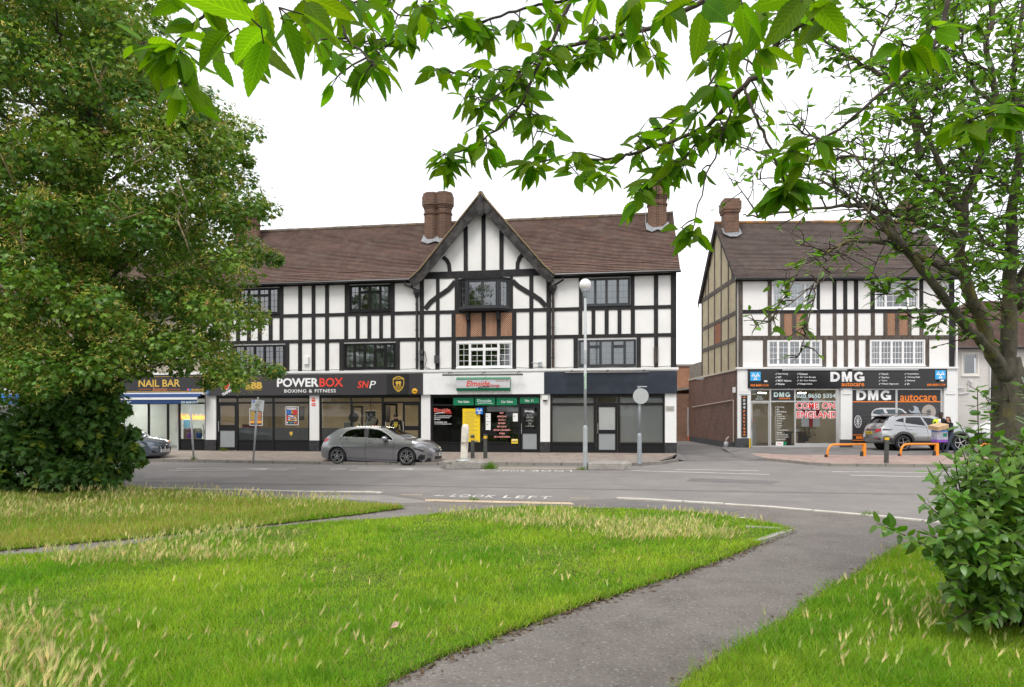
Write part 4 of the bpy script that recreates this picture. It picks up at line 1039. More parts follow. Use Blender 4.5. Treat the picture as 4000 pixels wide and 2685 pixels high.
f.box(X0, XE, .0, .08, zt - .06, zt)
for a, b in ((X0, X0 + .06), (a0, a1 + .02), (b0, b1_), (XE - .2, XE)): f.box(a, b, -.005, .08, zb_, zt - .06)
f.box(X0 + .06, XE - .2, .0, .07, zB(1571), zB(1566)); f.box(b1_, XE - .2, -.002, .07, zb_, zB(1732)); f.box(a1, b0, -.001, .07, zb_, .33)
for a, b, z0, z1 in ((X0 + .06, a0, zB(1566), zt - .06), (a1 + .02, b0, zB(1566), zt - .06), (b1_, XE - .2, zB(1732), zB(1571)), (a1 + .02, b0, .33, zB(1571)), (b1_, XE - .2, zB(1566), zt - .06)): g.quad((a, .04, z0), (b, .04, z0), (b, .04, z1), (a, .04, z1))
sf = f.build('shop_front', ALU, TB); g.build('pane', GLASS, sf)
door(TB, X0 + .08, a0 - .01, zb_, zB(1572), ALU, y=.04, mid=(.02, .03), st=.05)
f, g = MB(), MB(); Y0, Y1 = y8(585), y8(1512); ym = y8(1043)
f.box(Y0, Y1, .0, .08, zt - .06, zt); f.box(Y0, Y1, -.004, .08, zb_, zB(1732))
for a, b in ((Y0, Y0 + .06), (ym - .05, ym + .05), (y8(1490), Y1)): f.box(a, b, -.002, .08, zB(1732), zt - .06)
g.quad((Y0 + .06, .03, zB(1732)), (ym - .05, .03, zB(1732)), (ym - .05, .03, zt - .06), (Y0 + .06, .03, zt - .06)); g.quad((ym + .05, .03, zB(1732)), (y8(1490), .03, zB(1732)), (y8(1490), .03, zt - .06), (ym + .05, .03, zt - .06))
sf = f.build('shop_front', ALU, TB); g.build('pane', GLASS, sf)
def roomB(x0, x1, y0, y1, z0, z1, mats):
 o = room('x', x0, x1, y0, y1, z0, z1, mats); o.name = 'room'; o.parent = TB
roomB(plB[0][1] - .15, plB[1][0] + .1, .4, 5.0, .26, 3.3, [mat('office_wall', (.52, .49, .42), .9), FLOORM, CEIL])
roomB(plB[1][1] - .1, plB[2][0] + .1, .4, 3.0, .26, 3.3, [DARK, FLOORM, DARK])
# ---------------------------------------------------------------- neighbouring parade on the left, mostly behind the maple
TL = thing('parade_building', 'pebble dashed parade with small shops standing behind the big maple tree', 'building', (FA.ox, FA.oy, 0), ROT_A)
def z1_(X): return sx(.3853 * X)
lx0, lx1 = sx(-900), sx(800) - .02
lw_ = [(z1_(1270), z1_(1480), 4.5, 5.7), (z1_(1640), z1_(1880), 4.5, 5.7), (sx(240), sx(330), 4.5, 5.7), (sx(60), sx(150), 4.5, 5.7), (sx(-160), sx(-60), 4.5, 5.7)]
mb = MB(); wall_holes(mb, lx0, lx1, 3.7, 6.9, lw_); mb.quad((lx1, 7.3, 0), (lx0, 7.3, 0), (lx0, 7.3, 6.9), (lx1, 7.3, 6.9)); mb.quad((lx0, 7.3, 0), (lx0, 0, 0), (lx0, 0, 6.9), (lx0, 7.3, 6.9)); mb.poly([(lx0, 7.3, 6.9), (lx0, 0, 6.9), (lx0, 3.65, 10.4)])
mb.build('wall', BEIGE, TL)
mb = MB()
for a, b, c, d in lw_: mb.quad((a - .5, 1.5, c - .5), (b + .5, 1.5, c - .5), (b + .5, 1.5, d + .3), (a - .5, 1.5, d + .3)); window(TL, (0,0,0), a, b, c, d, PVC, (1, 1), (), (1, 1), curtain='sides')
mb.build('room', DARK, TL)
mb = MB(); tiled(mb, (lx0, -.36, 6.85), (lx1, -.36, 6.85), (lx1, 3.65, 10.4), (lx0, 3.65, 10.4)); mb.quad((lx1, 7.6, 6.8), (lx0, 7.6, 6.8), (lx0, 3.65, 10.4), (lx1, 3.65, 10.4)); mb.build('roof', TILE, TL)
mb = MB(); mb.tube([(lx0, -.38, 6.84), (lx1, -.38, 6.84)], .062, 8); mb.build('gutter', GUT, TL)
mb = MB(); mb.box(lx0, lx1, -.16, .02, 3.76, 3.86); mb.build('ledge', WPAINT, TL)
plL = [(sx(420), sx(440)), (sx(213), sx(229)), (sx(96), sx(112)), (sx(-230), sx(-205))]
for a, b in plL:
 mb = MB(); mb.box(a, b, -.06, .4, -.1, 3.74); mb.build('pillar', WPAINT, TL)
mb = MB(); mb.box(lx0, lx1, .05, .4, 2.7, 3.72); mb.build('lintel', DKGREY, TL)
N = [z1_(1190), z1_(1500), z1_(1695), z1_(1812), z1_(2087)]
shopfront(TL, [(N[0], N[1], 'w'), (N[1], N[2], 'w'), (N[2], N[3], 'd'), (N[3], N[4], 'w')], N[0], N[4], .2, 2.74, 2.42, BLK, riser=.68)
door(TL, N[2] + .05, N[3] - .05, .24, 2.38, PVC, mid=(.02, .03), st=.06, hinge=N[3] - .05, ang=R(-50))
o = room('x', plL[0][1] - .1, pil[0][0], .3, 4.5, .2, 2.9, [ROOMW, FLOORM, CEIL]); o.name = 'room'; o.parent = TL
Q = [plL[1][1], sx(330), plL[0][0]]
shopfront(TL, [(Q[0], Q[1], 'w'), (Q[1], Q[2], 'w')], Q[0], Q[2], .2, 2.74, 2.3, BLK, riser=.6)
o = room('x', Q[0], Q[2], .3, 4, .2, 2.9, [MATS['shop_wall_dark'], FLOORM, CEIL]); o.name = 'room'; o.parent = TL
Q = [plL[3][1], sx(-60), plL[2][0]]
shopfront(TL, [(Q[0], Q[1], 'w'), (Q[1], Q[2], 'w')], Q[0], Q[2], .2, 2.74, 2.3, PVC, riser=.5)
o = room('x', Q[0], Q[2], .3, 2, .2, 2.9, [ROOMW, FLOORM, CEIL]); o.name = 'room'; o.parent = TL
# ---------------------------------------------------------------- orange brick workshop at the end of the alley
W0 = at(2600, 1720, 46)
TW = thing('brick_workshop', 'orange brick building with a grey door at the end of the alley', 'building', (W0.x, 46, 0.15))
mb = MB(); mb.box(-4, 4, .0, 5, 0, 4.98); mb.build('wall', BRKO, TW)
mb = MB(); mb.box(-4.1, 4.1, -.08, 5.1, 4.98, 5.12); mb.build('parapet', mat('roof_felt', (.25, .23, .21), .9), TW)
dl, dr = (2671 - 2600) / FOC * 45, (2712 - 2600) / FOC * 45
mb = MB(); mb.box(-.9, 4, -1.0, -.002, 0, 3.1); mb.build('lean_to', brick_mat('brown_brick', (.21, .10, .06), (.15, .075, .05), (.27, .22, .17), .225, .075, .01, .5, dirt=(.09, .06, .045)), TW)
mb = MB(); mb.add([(-.95, -1.1, 3.1), (4, -1.1, 3.75), (4, -.003, 3.75), (-.95, -.003, 3.1), (-.95, -1.1, 3.25), (4, -1.1, 3.9), (4, -.003, 3.9), (-.95, -.003, 3.25)], [(0, 1, 5, 4), (4, 5, 6, 7), (1, 2, 6, 5), (3, 0, 4, 7), (0, 3, 2, 1)]); mb.build('coping', KERB, TW)
d_ = door(TW, dl, dr, .12, 2.2, ALU, y=-1.03, mid=(.4, .5), lower=MATS['frosted_film'])
mb = MB(); mb.box(dl, dr, -1.25, -1.001, 0, .3); mb.build('doorstep', mat('red_step', (.45, .10, .03), .7), TW)
fit_text('DMG', dl + .14, dr - .05, 1.85, 2.03, -1.04, PVC, d_, bold=.03)
mb = MB(); mb.tube([(dl - 2.4, -1.2, 2.75), (dl - 2.3, -1.01, 2.8)], .07, 8); mb.build('flood_lamp', PVC, TW)
# ---------------------------------------------------------------- pale painted house beside the garage
H0 = at(3727, 1700, 36.5)
TH = thing('painted_house', 'pale grey painted brick house with tiled roof right of the garage shop', 'building', (H0.x - .6, 36.5, .25), R(-4))
hk = 36.5 / FOC
def hx(px): return (px - CX) * hk - H0.x + .6
def hz(py): return EYE + (HY - py) * hk - .25
hw = [(hx(3752), hx(3818), hz(1470), hz(1377)), (hx(3868), hx(3925), hz(1575), hz(1520))]
mb = MB(); wall_holes(mb, -.2, 9, 0, hz(1358), hw); mb.quad((-.2, 7, 0), (-.2, 0, 0), (-.2, 0, hz(1358)), (-.2, 7, hz(1358))); mb.quad((9, 0, 0), (9, 7, 0), (9, 7, hz(1358)), (9, 0, hz(1358))); mb.build('wall', BRKW, TH)
mb = MB()
for a, b, c, d in hw: mb.quad((a - .3, .9, c - .3), (b + .3, .9, c - .3), (b + .3, .9, d + .3), (a - .3, .9, d + .3))
mb.build('room', DARK, TH)
UPV = mat('cream_upvc', (.68, .65, .6), .4)
window(TH, (0,0,0), *hw[0], UPV, (1,), (), (1, 1), trim=.09); window(TH, (0,0,0), *hw[1], UPV, (1,), (), (1, 1), trim=.06)
ze = hz(1358); mb = MB(); tiled(mb, (-.5, -.4, ze - .05), (9.3, -.4, ze - .05), (6.5, 3.5, ze + 3.0), (3.2, 3.5, ze + 3.0)); mb.poly([(-.5, 7.4, ze), (-.5, -.4, ze - .05), (3.2, 3.5, ze + 3)]); mb.quad((9.3, 7.4, ze), (-.5, 7.4, ze), (3.2, 3.5, ze + 3), (6.5, 3.5, ze + 3)); mb.poly([(9.3, -.4, ze), (9.3, 7.4, ze), (6.5, 3.5, ze + 3)])
mb.build('roof', TILE, TH)
mb = MB(); mb.tube([(-.5, -.42, ze - .08), (9.2, -.42, ze - .08)], .06, 8); mb.build('gutter', GUT, TH)
mb = MB(); mb.tube([(hx(3857), -.08, ze - .1), (hx(3857), -.08, .1)], .05, 8); mb.build('downpipe', mat('pale_pipe', (.6, .6, .62), .5), TH)
mb = MB(); mb.tube([(hx(3730), -.1, hz(1515)), (hx(3760), -.1, hz(1515))], .04, 8); mb.tube([(hx(3777), -.06, hz(1492)), (hx(3777), -.06, hz(1535)), (hx(3740), -.06, hz(1540))], .03, 8); mb.box(hx(3776), hx(3787), -.2, -.02, hz(1494), hz(1486)); mb.build('waste_pipe', MATS['pale_pipe'], TH)
# ================================================================ signs, lettering, shop contents
def flat(name, col, rough=.5, **k): return mat(name, col, rough, **k)
LW = flat('letter_white', (.82, .82, .82)); LR = flat('letter_red', (.75, .055, .03)); LO = flat('letter_orange', (.85, .22, .02)); LG = flat('letter_gold', (.62, .40, .06), .35)
SBLK = mat('sign_black', (.022, .021, .023), .35, var=.05); SGR = flat('sign_green', (.0, .17, .075), .4); SBLU = flat('sign_blue', (.01, .16, .55), .4); SCYAN = flat('sign_light_blue', (.04, .38, .78), .4)
NAVY = mat('sign_navy', (.012, .018, .032), .45, var=.2, scale=2, dirt=(.03, .038, .055), dscale=1.2); SWH = mat('sign_white', (.78, .78, .78), .4, var=.03)
DKRED = flat('letter_dark_red', (.50, .02, .03)); SILV = flat('sign_silver', (.62, .62, .64), .35); YEL = flat('poster_yellow', (.80, .56, .01), .5); GINK = flat('ink_grey', (.25, .22, .12), .6); PAPER = flat('paper', (.80, .81, .80), .6)
PALE = flat('letter_pale_blue', (.55, .68, .70), .5); TEALW = flat('letter_mint', (.6, .75, .72), .5)
def ft(name, label, cat, F, x, y, z, group=None):
 return thing(name, label, cat, F.world(x, y, z), -F.a, group), (x, y, z)
def bb(o, x0, x1, y0, y1, z0, z1, m, name, par):
 return MB(o).box(x0, x1, y0, y1, z0, z1).build(name, m, par)
def T3(par, o, body, X0, Y0, X1, Y1, m, y, zoom, F=FA, **k):
 """lettering at a survey box: zoom = (ox, oy, scale)"""
 ox, oy, s_ = zoom; a, zt = F.p(ox + s_ * X0, oy + s_ * Y0, y); b, zb = F.p(ox + s_ * X1, oy + s_ * Y1, y)
 return fit_text(body, a, b, zb, zt, y, m, par, o, **k)
def C3(X, Y, zoom, F=FA, y=0): ox, oy, s_ = zoom; return F.p(ox + s_ * X, oy + s_ * Y, y)
def disc(o, x, y, z, r, t, m, name, par, seg=28):
 return MB(o).lathe([(r, 0), (r, t)], (x, y, z), seg, 'y').build(name, m, par)
def ring(mb, x, y, z, r0, r1, t, seg=28):
 mb.lathe([(r0, 0), (r0, t), (r1, t), (r1, 0)], (x, y, z), seg, 'y', False)
V3 = (800, 1400, .3853); V5 = (1600, 1400, .4709); V1 = (0, 1300, .3853); V7 = (2600, 1400, .3189); V8 = (3100, 1400, .3853); VE = (1660, 1430, .22326); V0 = (0, 1450, .2232)
VP = (800, 1450, .21043)
def heavy_dmg(par, o, X0, Y0, X1, Y1, m, y, zoom):
 ox, oy, s_ = zoom; a, zt = FB.p(ox + s_*X0, oy + s_*Y0, y); b, zb = FB.p(ox + s_*X1, oy + s_*Y1, y); W, H = b-a, zt-zb; t = W*.085; yy = y - .008
 def arc(cx, rx, ry, a0, a1, n=14): return [(cx + rx*math.cos(R(a0 + (a1-a0)*i/n)), zb + H/2 + ry*math.sin(R(a0 + (a1-a0)*i/n))) for i in range(n+1)]
 d = MB(o); d.box(a, a + t, yy, y, zb, zt); d.ribbon([(a + t*.9, zt - t*.42)] + arc(a + W*.12, W*.125, H/2 - t*.42, 88, -88) + [(a + t*.9, zb + t*.42)], t*.84, yy - .002, y); d.build('lettering', m, par)
 p0, p1 = a + W*.335, a + W*.635; k = W*.075
 MB(o).prism([(p0, zb), (p0, zt), (p0 + k*1.25, zt), ((p0+p1)/2, zb + H*.42), (p1 - k*1.25, zt), (p1, zt), (p1, zb), (p1 - k, zb), (p1 - k, zb + H*.55), ((p0+p1)/2 + k*.35, zb), ((p0+p1)/2 - k*.35, zb), (p0 + k, zb + H*.55), (p0 + k, zb)], yy, y).build('lettering', m, par)
 g = MB(o); cx = a + W*.85; g.ribbon(arc(cx, W*.15 - t*.42, H/2 - t*.42, 38, 345, 22), t*.84, yy, y); g.box(cx + W*.005, b, yy - .002, y, zb + H*.36, zb + H*.52); g.box(b - t*.8, b, yy - .003, y, zb + H*.06, zb + H*.359); g.build('lettering', m, par)
# --- boxing gym fascia
YS = -.15
x0, x1 = z3(60), z3(2220)
r, o = ft('shop_sign', 'long charcoal gym fascia sign with white and red lettering and a gold crest', 'shop sign', FA, (x0+x1)/2, -.1, 3.25)
CHAR = mat('sign_charcoal', (.036, .034, .037), .45, var=.06)
bb(o, x0, x1, YS + .005, .04, 2.77, 3.70, CHAR, 'panel', r)
bb(o, z3(1862), z3(2072), YS - .03, YS + .004, 2.79, 3.68, SBLK, 'panel', r); bb(o, z3(2086), x1 + .002, YS - .02, YS + .004, 2.785, 3.685, CHAR, 'panel', r)
T3(r, o, 'POWER', 732, 203, 1156, 290, LW, YS, V3, bold=.03); T3(r, o, 'BOX', 1163, 200, 1404, 289, LR, YS, V3, bold=.022)
T3(r, o, 'BOXING & FITNESS', 806, 316, 1328, 347, LW, YS, V3, bold=.012, space=1.15)
T3(r, o, 'SN', 1548, 230, 1665, 302, LR, YS, V3, bold=.02, shear=.2); T3(r, o, 'P', 1668, 230, 1735, 304, LW, YS, V3, bold=.0, shear=.2)
T3(r, o, 'BBB', 415, 242, 583, 310, LG, YS, V3, bold=.05); T3(r, o, 'BERKSHIRE BOXING BRILLIANCE', 415, 315, 580, 325, LG, YS, V3)
T3(r, o, 'TEAM', 108, 203, 200, 232, LW, YS, V3, bold=.03, rot=R(24)); T3(r, o, 'TRAINING', 170, 328, 292, 356, LW, YS, V3, bold=.03, rot=R(27))
a, c = C3(205, 272, V3, y=YS); disc(o, a, YS + .005, c, .245, .012, LW, 'roundel', r); disc(o, a, YS + .004, c, .215, .02, LR, 'roundel', r); fit_text('JK', a - .12, a + .12, c - .1, c + .1, YS - .017, SBLK, r, o, shear=.3)
# crest: shield with laurel ring, gloves, lettering
a, c = C3(1966, 262, V3, y=YS)
mb = MB(o); Y4 = YS - .032
def shield(k): return [(a + u*k, c + v*k) for u, v in ((-.26, .24), (-.16, .30), (0, .36), (.16, .30), (.26, .24), (.26, .0), (.2, -.18), (.1, -.29), (0, -.36), (-.1, -.29), (-.2, -.18), (-.26, 0))]
S0, S1 = shield(1), shield(.88)
for i in range(12): j = (i+1) % 12; mb.prism([S0[i], S0[j], S1[j], S1[i]], Y4 - .006, Y4)
for sg in (-1, 1): mb.lathe([(.0, 0), (.07, .0), (.07, .02)], (a + sg*.06, Y4, c + .06), 12, 'y'); mb.prism([(a + sg*.03, c - .08), (a + sg*.1, c - .08), (a + sg*.11, c + .0), (a + sg*.02, c)], Y4 - .008, Y4)
for k in range(7): mb.box(a - .2 + k*.06, a - .17 + k*.06, Y4 - .006, Y4, c + .2, c + .26)
for k in (-1, 0, 1): mb.lathe([(.025, 0), (.025, .01)], (a + k*.06, Y4, c - .27), 5, 'y')
mb.build('crest', LG, r)
fit_text('BECKENHAM', a - .21, a + .21, c - .17, c - .1, Y4 - .002, LG, r, o, bold=.02); fit_text('BOXING', a - .11, a + .11, c - .235, c - .185, Y4 - .002, LG, r, o, bold=.02)
# round yellow alarm box
a, c = C3(2128, 335, V3, y=-.2)
r, o = ft('alarm_box', 'round orange yellow burglar alarm box at the right end of the gym sign', 'alarm box', FA, a, -.17, c)
MB(o).lathe([(.125, 0), (.125, .05), (.10, .08), (0, .085)], (a, -.17, c), 24, 'y').build('case', flat('alarm_yellow', (.80, .42, .03), .4), r, smooth=False)
fit_text('Yale', a - .09, a + .09, c - .035, c + .035, -.257, SBLK, r, o, bold=.01)
# --- garage fascia with lightbox
x0, x1 = z5(118) + .01, z5(1118)
r, o = ft('shop_sign', 'plain white fascia board behind the green and white garage lightbox', 'shop sign', FA, (x0+x1)/2, -.1, 3.25)
bb(o, x0, x1, YS + .003, .04, 2.775, 3.705, SWH, 'panel', r)
fit_text('STA', x0 + .25, x0 + 1.4, 3.0, 3.5, YS + .002, mat('ghost_letter', (.75, .75, .755), .45), r, o, thick=.003)
a0, c1 = C3(387, 158, V5, y=-.3); a1, c0 = C3(833, 268, V5, y=-.3); ym = -.3
r, o = ft('lightbox_sign', 'curved lightbox sign with a silver face in a green frame and red lettering', 'sign', FA, (a0+a1)/2, -.15, (c0+c1)/2)
bb(o, a0, a1, ym + .03, YS, c0, c1, SGR, 'case', r)
mb = MB(o); n = 10; H_ = c1 - c0
for i in range(n):
 def P_(t): return (ym + .03 - .07 * (1 - (2*t-1)**2), c0 + H_*t)
 (ya, za), (yb_, zb_) = P_(i/n), P_((i+1)/n); mb.mat(0 if 2 <= i < 8 else 1); mb.quad((a0, ya, za), (a1, ya, za), (a1, yb_, zb_), (a0, yb_, zb_))
for x in (a0, a1): mb.mat(1); mb.poly([(x, P_(i/n)[0], P_(i/n)[1]) for i in (range(n+1) if x == a1 else range(n, -1, -1))])
mb.build('face', [SILV, SGR], r)
T3(r, o, 'Elmside', 470, 187, 664, 230, LR, ym - .05, V5, bold=.012, shear=.25); T3(r, o, 'Garage', 668, 214, 746, 242, DKRED, ym - .05, V5, bold=.01); T3(r, o, '0208 289 1843', 718, 178, 823, 190, flat('letter_faded', (.7, .3, .3)), ym - .05, V5)
mb = MB(o); mb.ribbon([C3(x, y, V5, y=ym) for x, y in ((570, 245), (600, 239), (630, 235), (666, 234))], .028, ym - .056, ym - .045); mb.build('swoosh', SBLK, r)
def trough(label, xa, xb, z, yy=-.5):
 r, o = ft('sign_lamp', label, 'sign light', FA, (xa+xb)/2, yy, z, None)
 MB(o).tube([(xa, yy, z), (xb, yy, z - .01)], .045, 8).build('tube', SBLK, r)
 for t in (.07, .5, .93):
  x = xa + (xb-xa)*t; MB(o).tube([(x, yy, z + .04), (x + .05, yy + .1, z + .12), (x + .06, -.12, z + .1)], .016, 6).build('bracket', SBLK, r)
a, c = C3(272, 138, V5, y=-.5); b, _ = C3(940, 135, V5, y=-.5); trough('long black sign light on three brackets above the garage lightbox', a, b, c)
# --- navy fascia of the empty unit
x0, x1 = z5(1121), xR + .02
r, o = ft('shop_sign', 'blank dark navy fascia board above the empty shop unit', 'shop sign', FA, (x0+x1)/2, -.1, 3.25); bb(o, x0, x1, YS + .004, .04, 2.77, 3.70, NAVY, 'panel', r)
a, c = C3(1288, 122, V5, y=-.5); b, _ = C3(1987, 118, V5, y=-.5); trough('long black sign light on the blank navy fascia', a, b, c)
# --- alarm, plates and small notices on the pillars
a, c = C3(1123, 330, V5, y=-.12); r, o = ft('alarm_box', 'white shield shaped alarm box with black base on the pillar beside door eleven', 'alarm box', FA, a, -.03, c)
MB(o).prism([(a - .13, c + .11), (a + .13, c + .11), (a + .12, c - .04), (a + .06, c - .13), (a - .06, c - .13), (a - .12, c - .04)], -.13, -.031).build('case', flat('alarm_cream', (.72, .72, .68), .4), r); MB(o).prism([(a - .10, c - .08), (a + .10, c - .08), (a + .055, c - .15), (a - .055, c - .15)], -.135, -.128).build('base', SBLK, r)
a, c = C3(2160, 417, V5, y=-.05); r, o = ft('parking_notice', 'small grey customer parking notice on the right end pillar', 'sign', FA, a, -.03, c)
bb(o, a - .18, a + .18, -.045, -.031, c - .11, c + .11, flat('notice_grey', (.42, .41, .38)), 'plate', r); fit_text('Customer', a - .13, a + .13, c + .0, c + .06, -.046, GINK, r, o); fit_text('Parking >', a - .13, a + .13, c - .08, c - .02, -.046, GINK, r, o)
for (X, Y0, Y1, lab) in ((1105, 404, 440, 'upper red alarm notice on the white pillar in the middle of the gym front'), (1105, 455, 484, 'lower red alarm notice on the white pillar in the middle of the gym front')):
 a, c0 = C3(X, Y1, V3); _, c1 = C3(X, Y0, V3); r, o = ft('alarm_notice', lab, 'notice', FA, a, -.03, c0); bb(o, a - .085, a + .085, -.042, -.031, c0, c1, LR, 'plate', r); fit_text('Alarm', a - .06, a + .06, c1 - .09, c1 - .03, -.043, LW, r, o)
# --- gym windows: posters
def poster(label, X0, Y0, X1, Y1, zoom, parts, back, y=.035, F=FA, name='poster', cat='poster', frame=None):
 a0, c1 = C3(X0, Y0, zoom, F, y); a1, c0 = C3(X1, Y1, zoom, F, y); r, o = ft(name, label, cat, F, (a0+a1)/2, y, c0)
 if frame: bb(o, a0 - .03, a1 + .03, y + .001, y + .012, c0 - .03, c1 + .03, frame, 'frame', r)
 bb(o, a0, a1, y - .008, y, c0, c1, back, 'sheet', r)
 for (u0, v0, u1, v1, m) in parts:
  MB(o).box(a0 + (a1-a0)*u0, a0 + (a1-a0)*u1, y - .011, y - .0085, c1 - (c1-c0)*v1, c1 - (c1-c0)*v0).build('print_block', m, r)
 return r, o, a0, a1, c0, c1, y
BLU2 = flat('print_blue', (.03, .12, .4)); RED2 = flat('print_red', (.5, .03, .03)); TEA = flat('print_teal', (.1, .4, .45)); PUR = flat('print_purple', (.22, .06, .4)); SKN = flat('print_skin', (.42, .18, .09)); ORA = flat('print_orange', (.8, .33, .03))
def bands(n, v0, v1, seed, u0=.18, u1=.95, cols=(BLU2, RED2, TEA, LG, PAPER, ORA)):
 q = random.Random(seed); L_ = []
 for i in range(n):
  u = u0
  while u < u1 - .05: w_ = q.uniform(.1, .22); L_.append((u, v0 + (v1-v0)*i/n, min(u1, u + w_), v0 + (v1-v0)*(i+.75)/n, q.choice(cols))); u += w_ + .015
 return L_
P_ = poster('bright boxing timetable poster in the right pane of the gym window', 1512, 672, 1728, 990, VP, [(.03, .14, .45, .44, BLU2), (.5, .14, .97, .44, RED2), (.4, .2, .62, .36, LG), (.02, .47, .15, .82, RED2)] + bands(6, .48, .82, 3) + [(.05 + .155*i, .86, .15 + .155*i, .94, m) for i, m in enumerate((LW, SGR, TEA, BLU2, ORA, LR))], flat('print_dark', (.03, .03, .045)), frame=PAPER)
fit_text('POWERBOX', P_[2] + .05, P_[3] - .05, P_[5] - .12, P_[5] - .03, P_[6] - .012, LW, P_[0], P_[1], bold=.03)
P_ = poster('dark orange boxing poster behind the leaning parking sign', 842, 700, 1060, 1000, VP, [(.62, .2, .95, .72, SKN), (.66, .45, .9, .62, ORA), (.02, .74, .4, .9, ORA), (.62, .74, .98, .9, ORA), (.1, .03, .4, .1, PUR)] + [(.05, .17 + .055*i, .42, .2 + .055*i, LG) for i in range(10)], MATS['print_dark'], frame=PAPER)
r, o = ft('window_lettering', 'dark boxing class lettering on the frosted gym window', 'lettering', FA, z3(505), .05, 1.0)
for i, t in enumerate(('BOXING CLASSES', 'FEMALE ONLY', 'MMA BOXING', 'TODDLERS FUN')):
 T3(r, o, t, 440 + (0, 15, 20, 0)[i], 704 + 24*i, 570 - (0, 15, 20, 0)[i], 715 + 24*i, flat('ink_dark', (.06, .065, .065)), .05, V3, bold=.01)
a, c = C3(876, 765, V3, y=.05); r, o = ft('window_emblem', 'small gold shield emblem on the frosted gym window', 'emblem', FA, a, .05, c)
MB(o).prism([(a - .07, c + .09), (a + .07, c + .09), (a + .075, c), (a, c - .12), (a - .075, c)], .045, .05).build('shield', LG, r)
r, o = ft('chalk_board', 'small grey framed board standing inside the gym window', 'board', FA, z3(1428), .3, .9); bb(o, z3(1385), z3(1472), .28, .31, 1.25, 1.53, flat('board_grey', (.17, .2, .21)), 'face', r); bb(o, z3(1380), z3(1477), .311, .33, 1.2, 1.56, SILV, 'frame', r)
# gym contents
def hang_bag():
 a, c = C3(1683, 590, V3, y=1.2); r, o = ft('punch_bag', 'white and black punch bag hanging from chains inside the gym', 'punch bag', FA, a, 1.2, c)
 MB(o).lathe([(0, c - .42), (.2, c - .4), (.26, c - .2), (.27, c + .15), (.25, c + .2)], (a, 1.2, 0), 20).build('bag', mat('bag_leather', (.55, .54, .5), .5, var=.1, dirt=(.03, .03, .03), dscale=2.2, dlo=.5, dhi=.54), r, smooth=True)
 MB(o).lathe([(.27, c + .15), (.275, c + .16), (.275, c + .24), (.22, c + .26), (0, c + .26)], (a, 1.2, 0), 20).build('collar', SBLK, r, smooth=True)
 for k in range(4):
  t = k * math.pi / 2 + .5; MB(o).tube([(a + .22*math.cos(t), 1.2 + .22*math.sin(t), c + .25), (a, 1.2, c + .72)], .011, 5).build('chain', SBLK, r)
 MB(o).tube([(a, 1.2, c + .7), (a, 1.2, 2.9)], .011, 5).build('chain', SBLK, r)
hang_bag()
for nm, lab, cat, x0, x1, y0, y1, z0, z1, m in (('wall_screen', 'black screen on the back wall of the gym seen through left window', 'screen', z3(610), z3(740), 2.6, 2.68, 1.6, 2.3, SBLK), ('wall_screen', 'black screen at the back of the gym seen beside the punch bag', 'screen', z3(1560), z3(1650), 3.0, 3.08, 1.5, 2.3, SBLK)):
 r, o = ft(nm, lab, cat, FA, (x0+x1)/2, y0, z0); bb(o, x0, x1, y0, y1, z0, z1, m, 'display', r); bb(o, x0 + .3, x1 - .3, y1, y1 + .3, z0 + .2, z1 - .2, GREY, 'bracket', r)
r, o = ft('bench', 'red padded bench just inside the left gym door', 'bench', FA, z3(230), 1.6, .2); bb(o, z3(160), z3(330), 1.3, 1.9, .62, .74, flat('red_vinyl', (.28, .02, .025), .4), 'seat', r); bb(o, z3(160), z3(330), 1.85, 1.98, .74, 1.4, MATS['red_vinyl'], 'backrest', r)
for k in (z3(175), z3(300)): bb(o, k, k + .08, 1.35, 1.85, .2, .62, SBLK, 'leg', r)
r, o = ft('gym_rack', 'black weight rack with round plates at the back of the gym', 'rack', FA, z3(1330), 2.2, .2)
MB(o).box(z3(1300), z3(1300) + .08, 2.2, 2.3, .2, 2.3).box(z3(1400), z3(1400) + .08, 2.2, 2.3, .2, 2.3).box(z3(1300) - .001, z3(1400) + .081, 2.201, 2.299, 2.22, 2.301).build('frame', SBLK, r)
for q in (1330, 1540, 1545): MB(o).lathe([(0, 0), (.24, 0), (.24, .08), (0, .08)], (z3(q), 2.1, 1.75 if q < 1500 else 1.55), 18, 'y').build('plate', SBLK, r)
for i, (X, m, lab) in enumerate(((1612, TEA, 'clear blue drinks bottle on the gym window shelf'), (1692, flat('bottle_pink', (.6, .12, .16)), 'pink drinks bottle on the gym window shelf'), (1540, SGR, 'green tub on the gym window shelf'))):
 a = z3(X); r, o = ft('bottle', lab, 'bottle', FA, a, .3, 1.28); MB(o).lathe([(0, 1.24), (.045, 1.24), (.045, 1.4), (.02, 1.46), (.02, 1.5), (0, 1.5)], (a, .3, 0), 12).build('body', m, r); MB(o).lathe([(0, 1.49), (.024, 1.49), (.024, 1.53), (0, 1.53)], (a, .3, 0), 10).build('cap', LW, r)
r, o = ft('window_shelf', 'dark shelf running behind the right gym window', 'shelf', FA, z3(1600), .3, 1.2); bb(o, Xb[0] + .1, Xb[2] - .05, .14, .5, 1.19, 1.24, SBLK, 'board', r)
for k in (Xb[0] + .3, Xb[2] - .3): bb(o, k, k + .05, .2, .45, .2, 1.19, SBLK, 'leg', r)
WARM = mat('lamp_panel', (.9, .85, .75), .5, emit=(1, .86, .66, 22))
def strip(label, F, x0, x1, y, z, e=None, w_=.12):
 r, o = ft('ceiling_light', label, 'ceiling light', F, (x0+x1)/2, y, z); bb(o, x0, x1, y - w_, y + w_, z, z + .03, SWH, 'case', r); bb(o, x0 + .02, x1 - .02, y - w_ + .02, y + w_ - .02, z - .02, z - .001, e or WARM, 'diffuser', r)
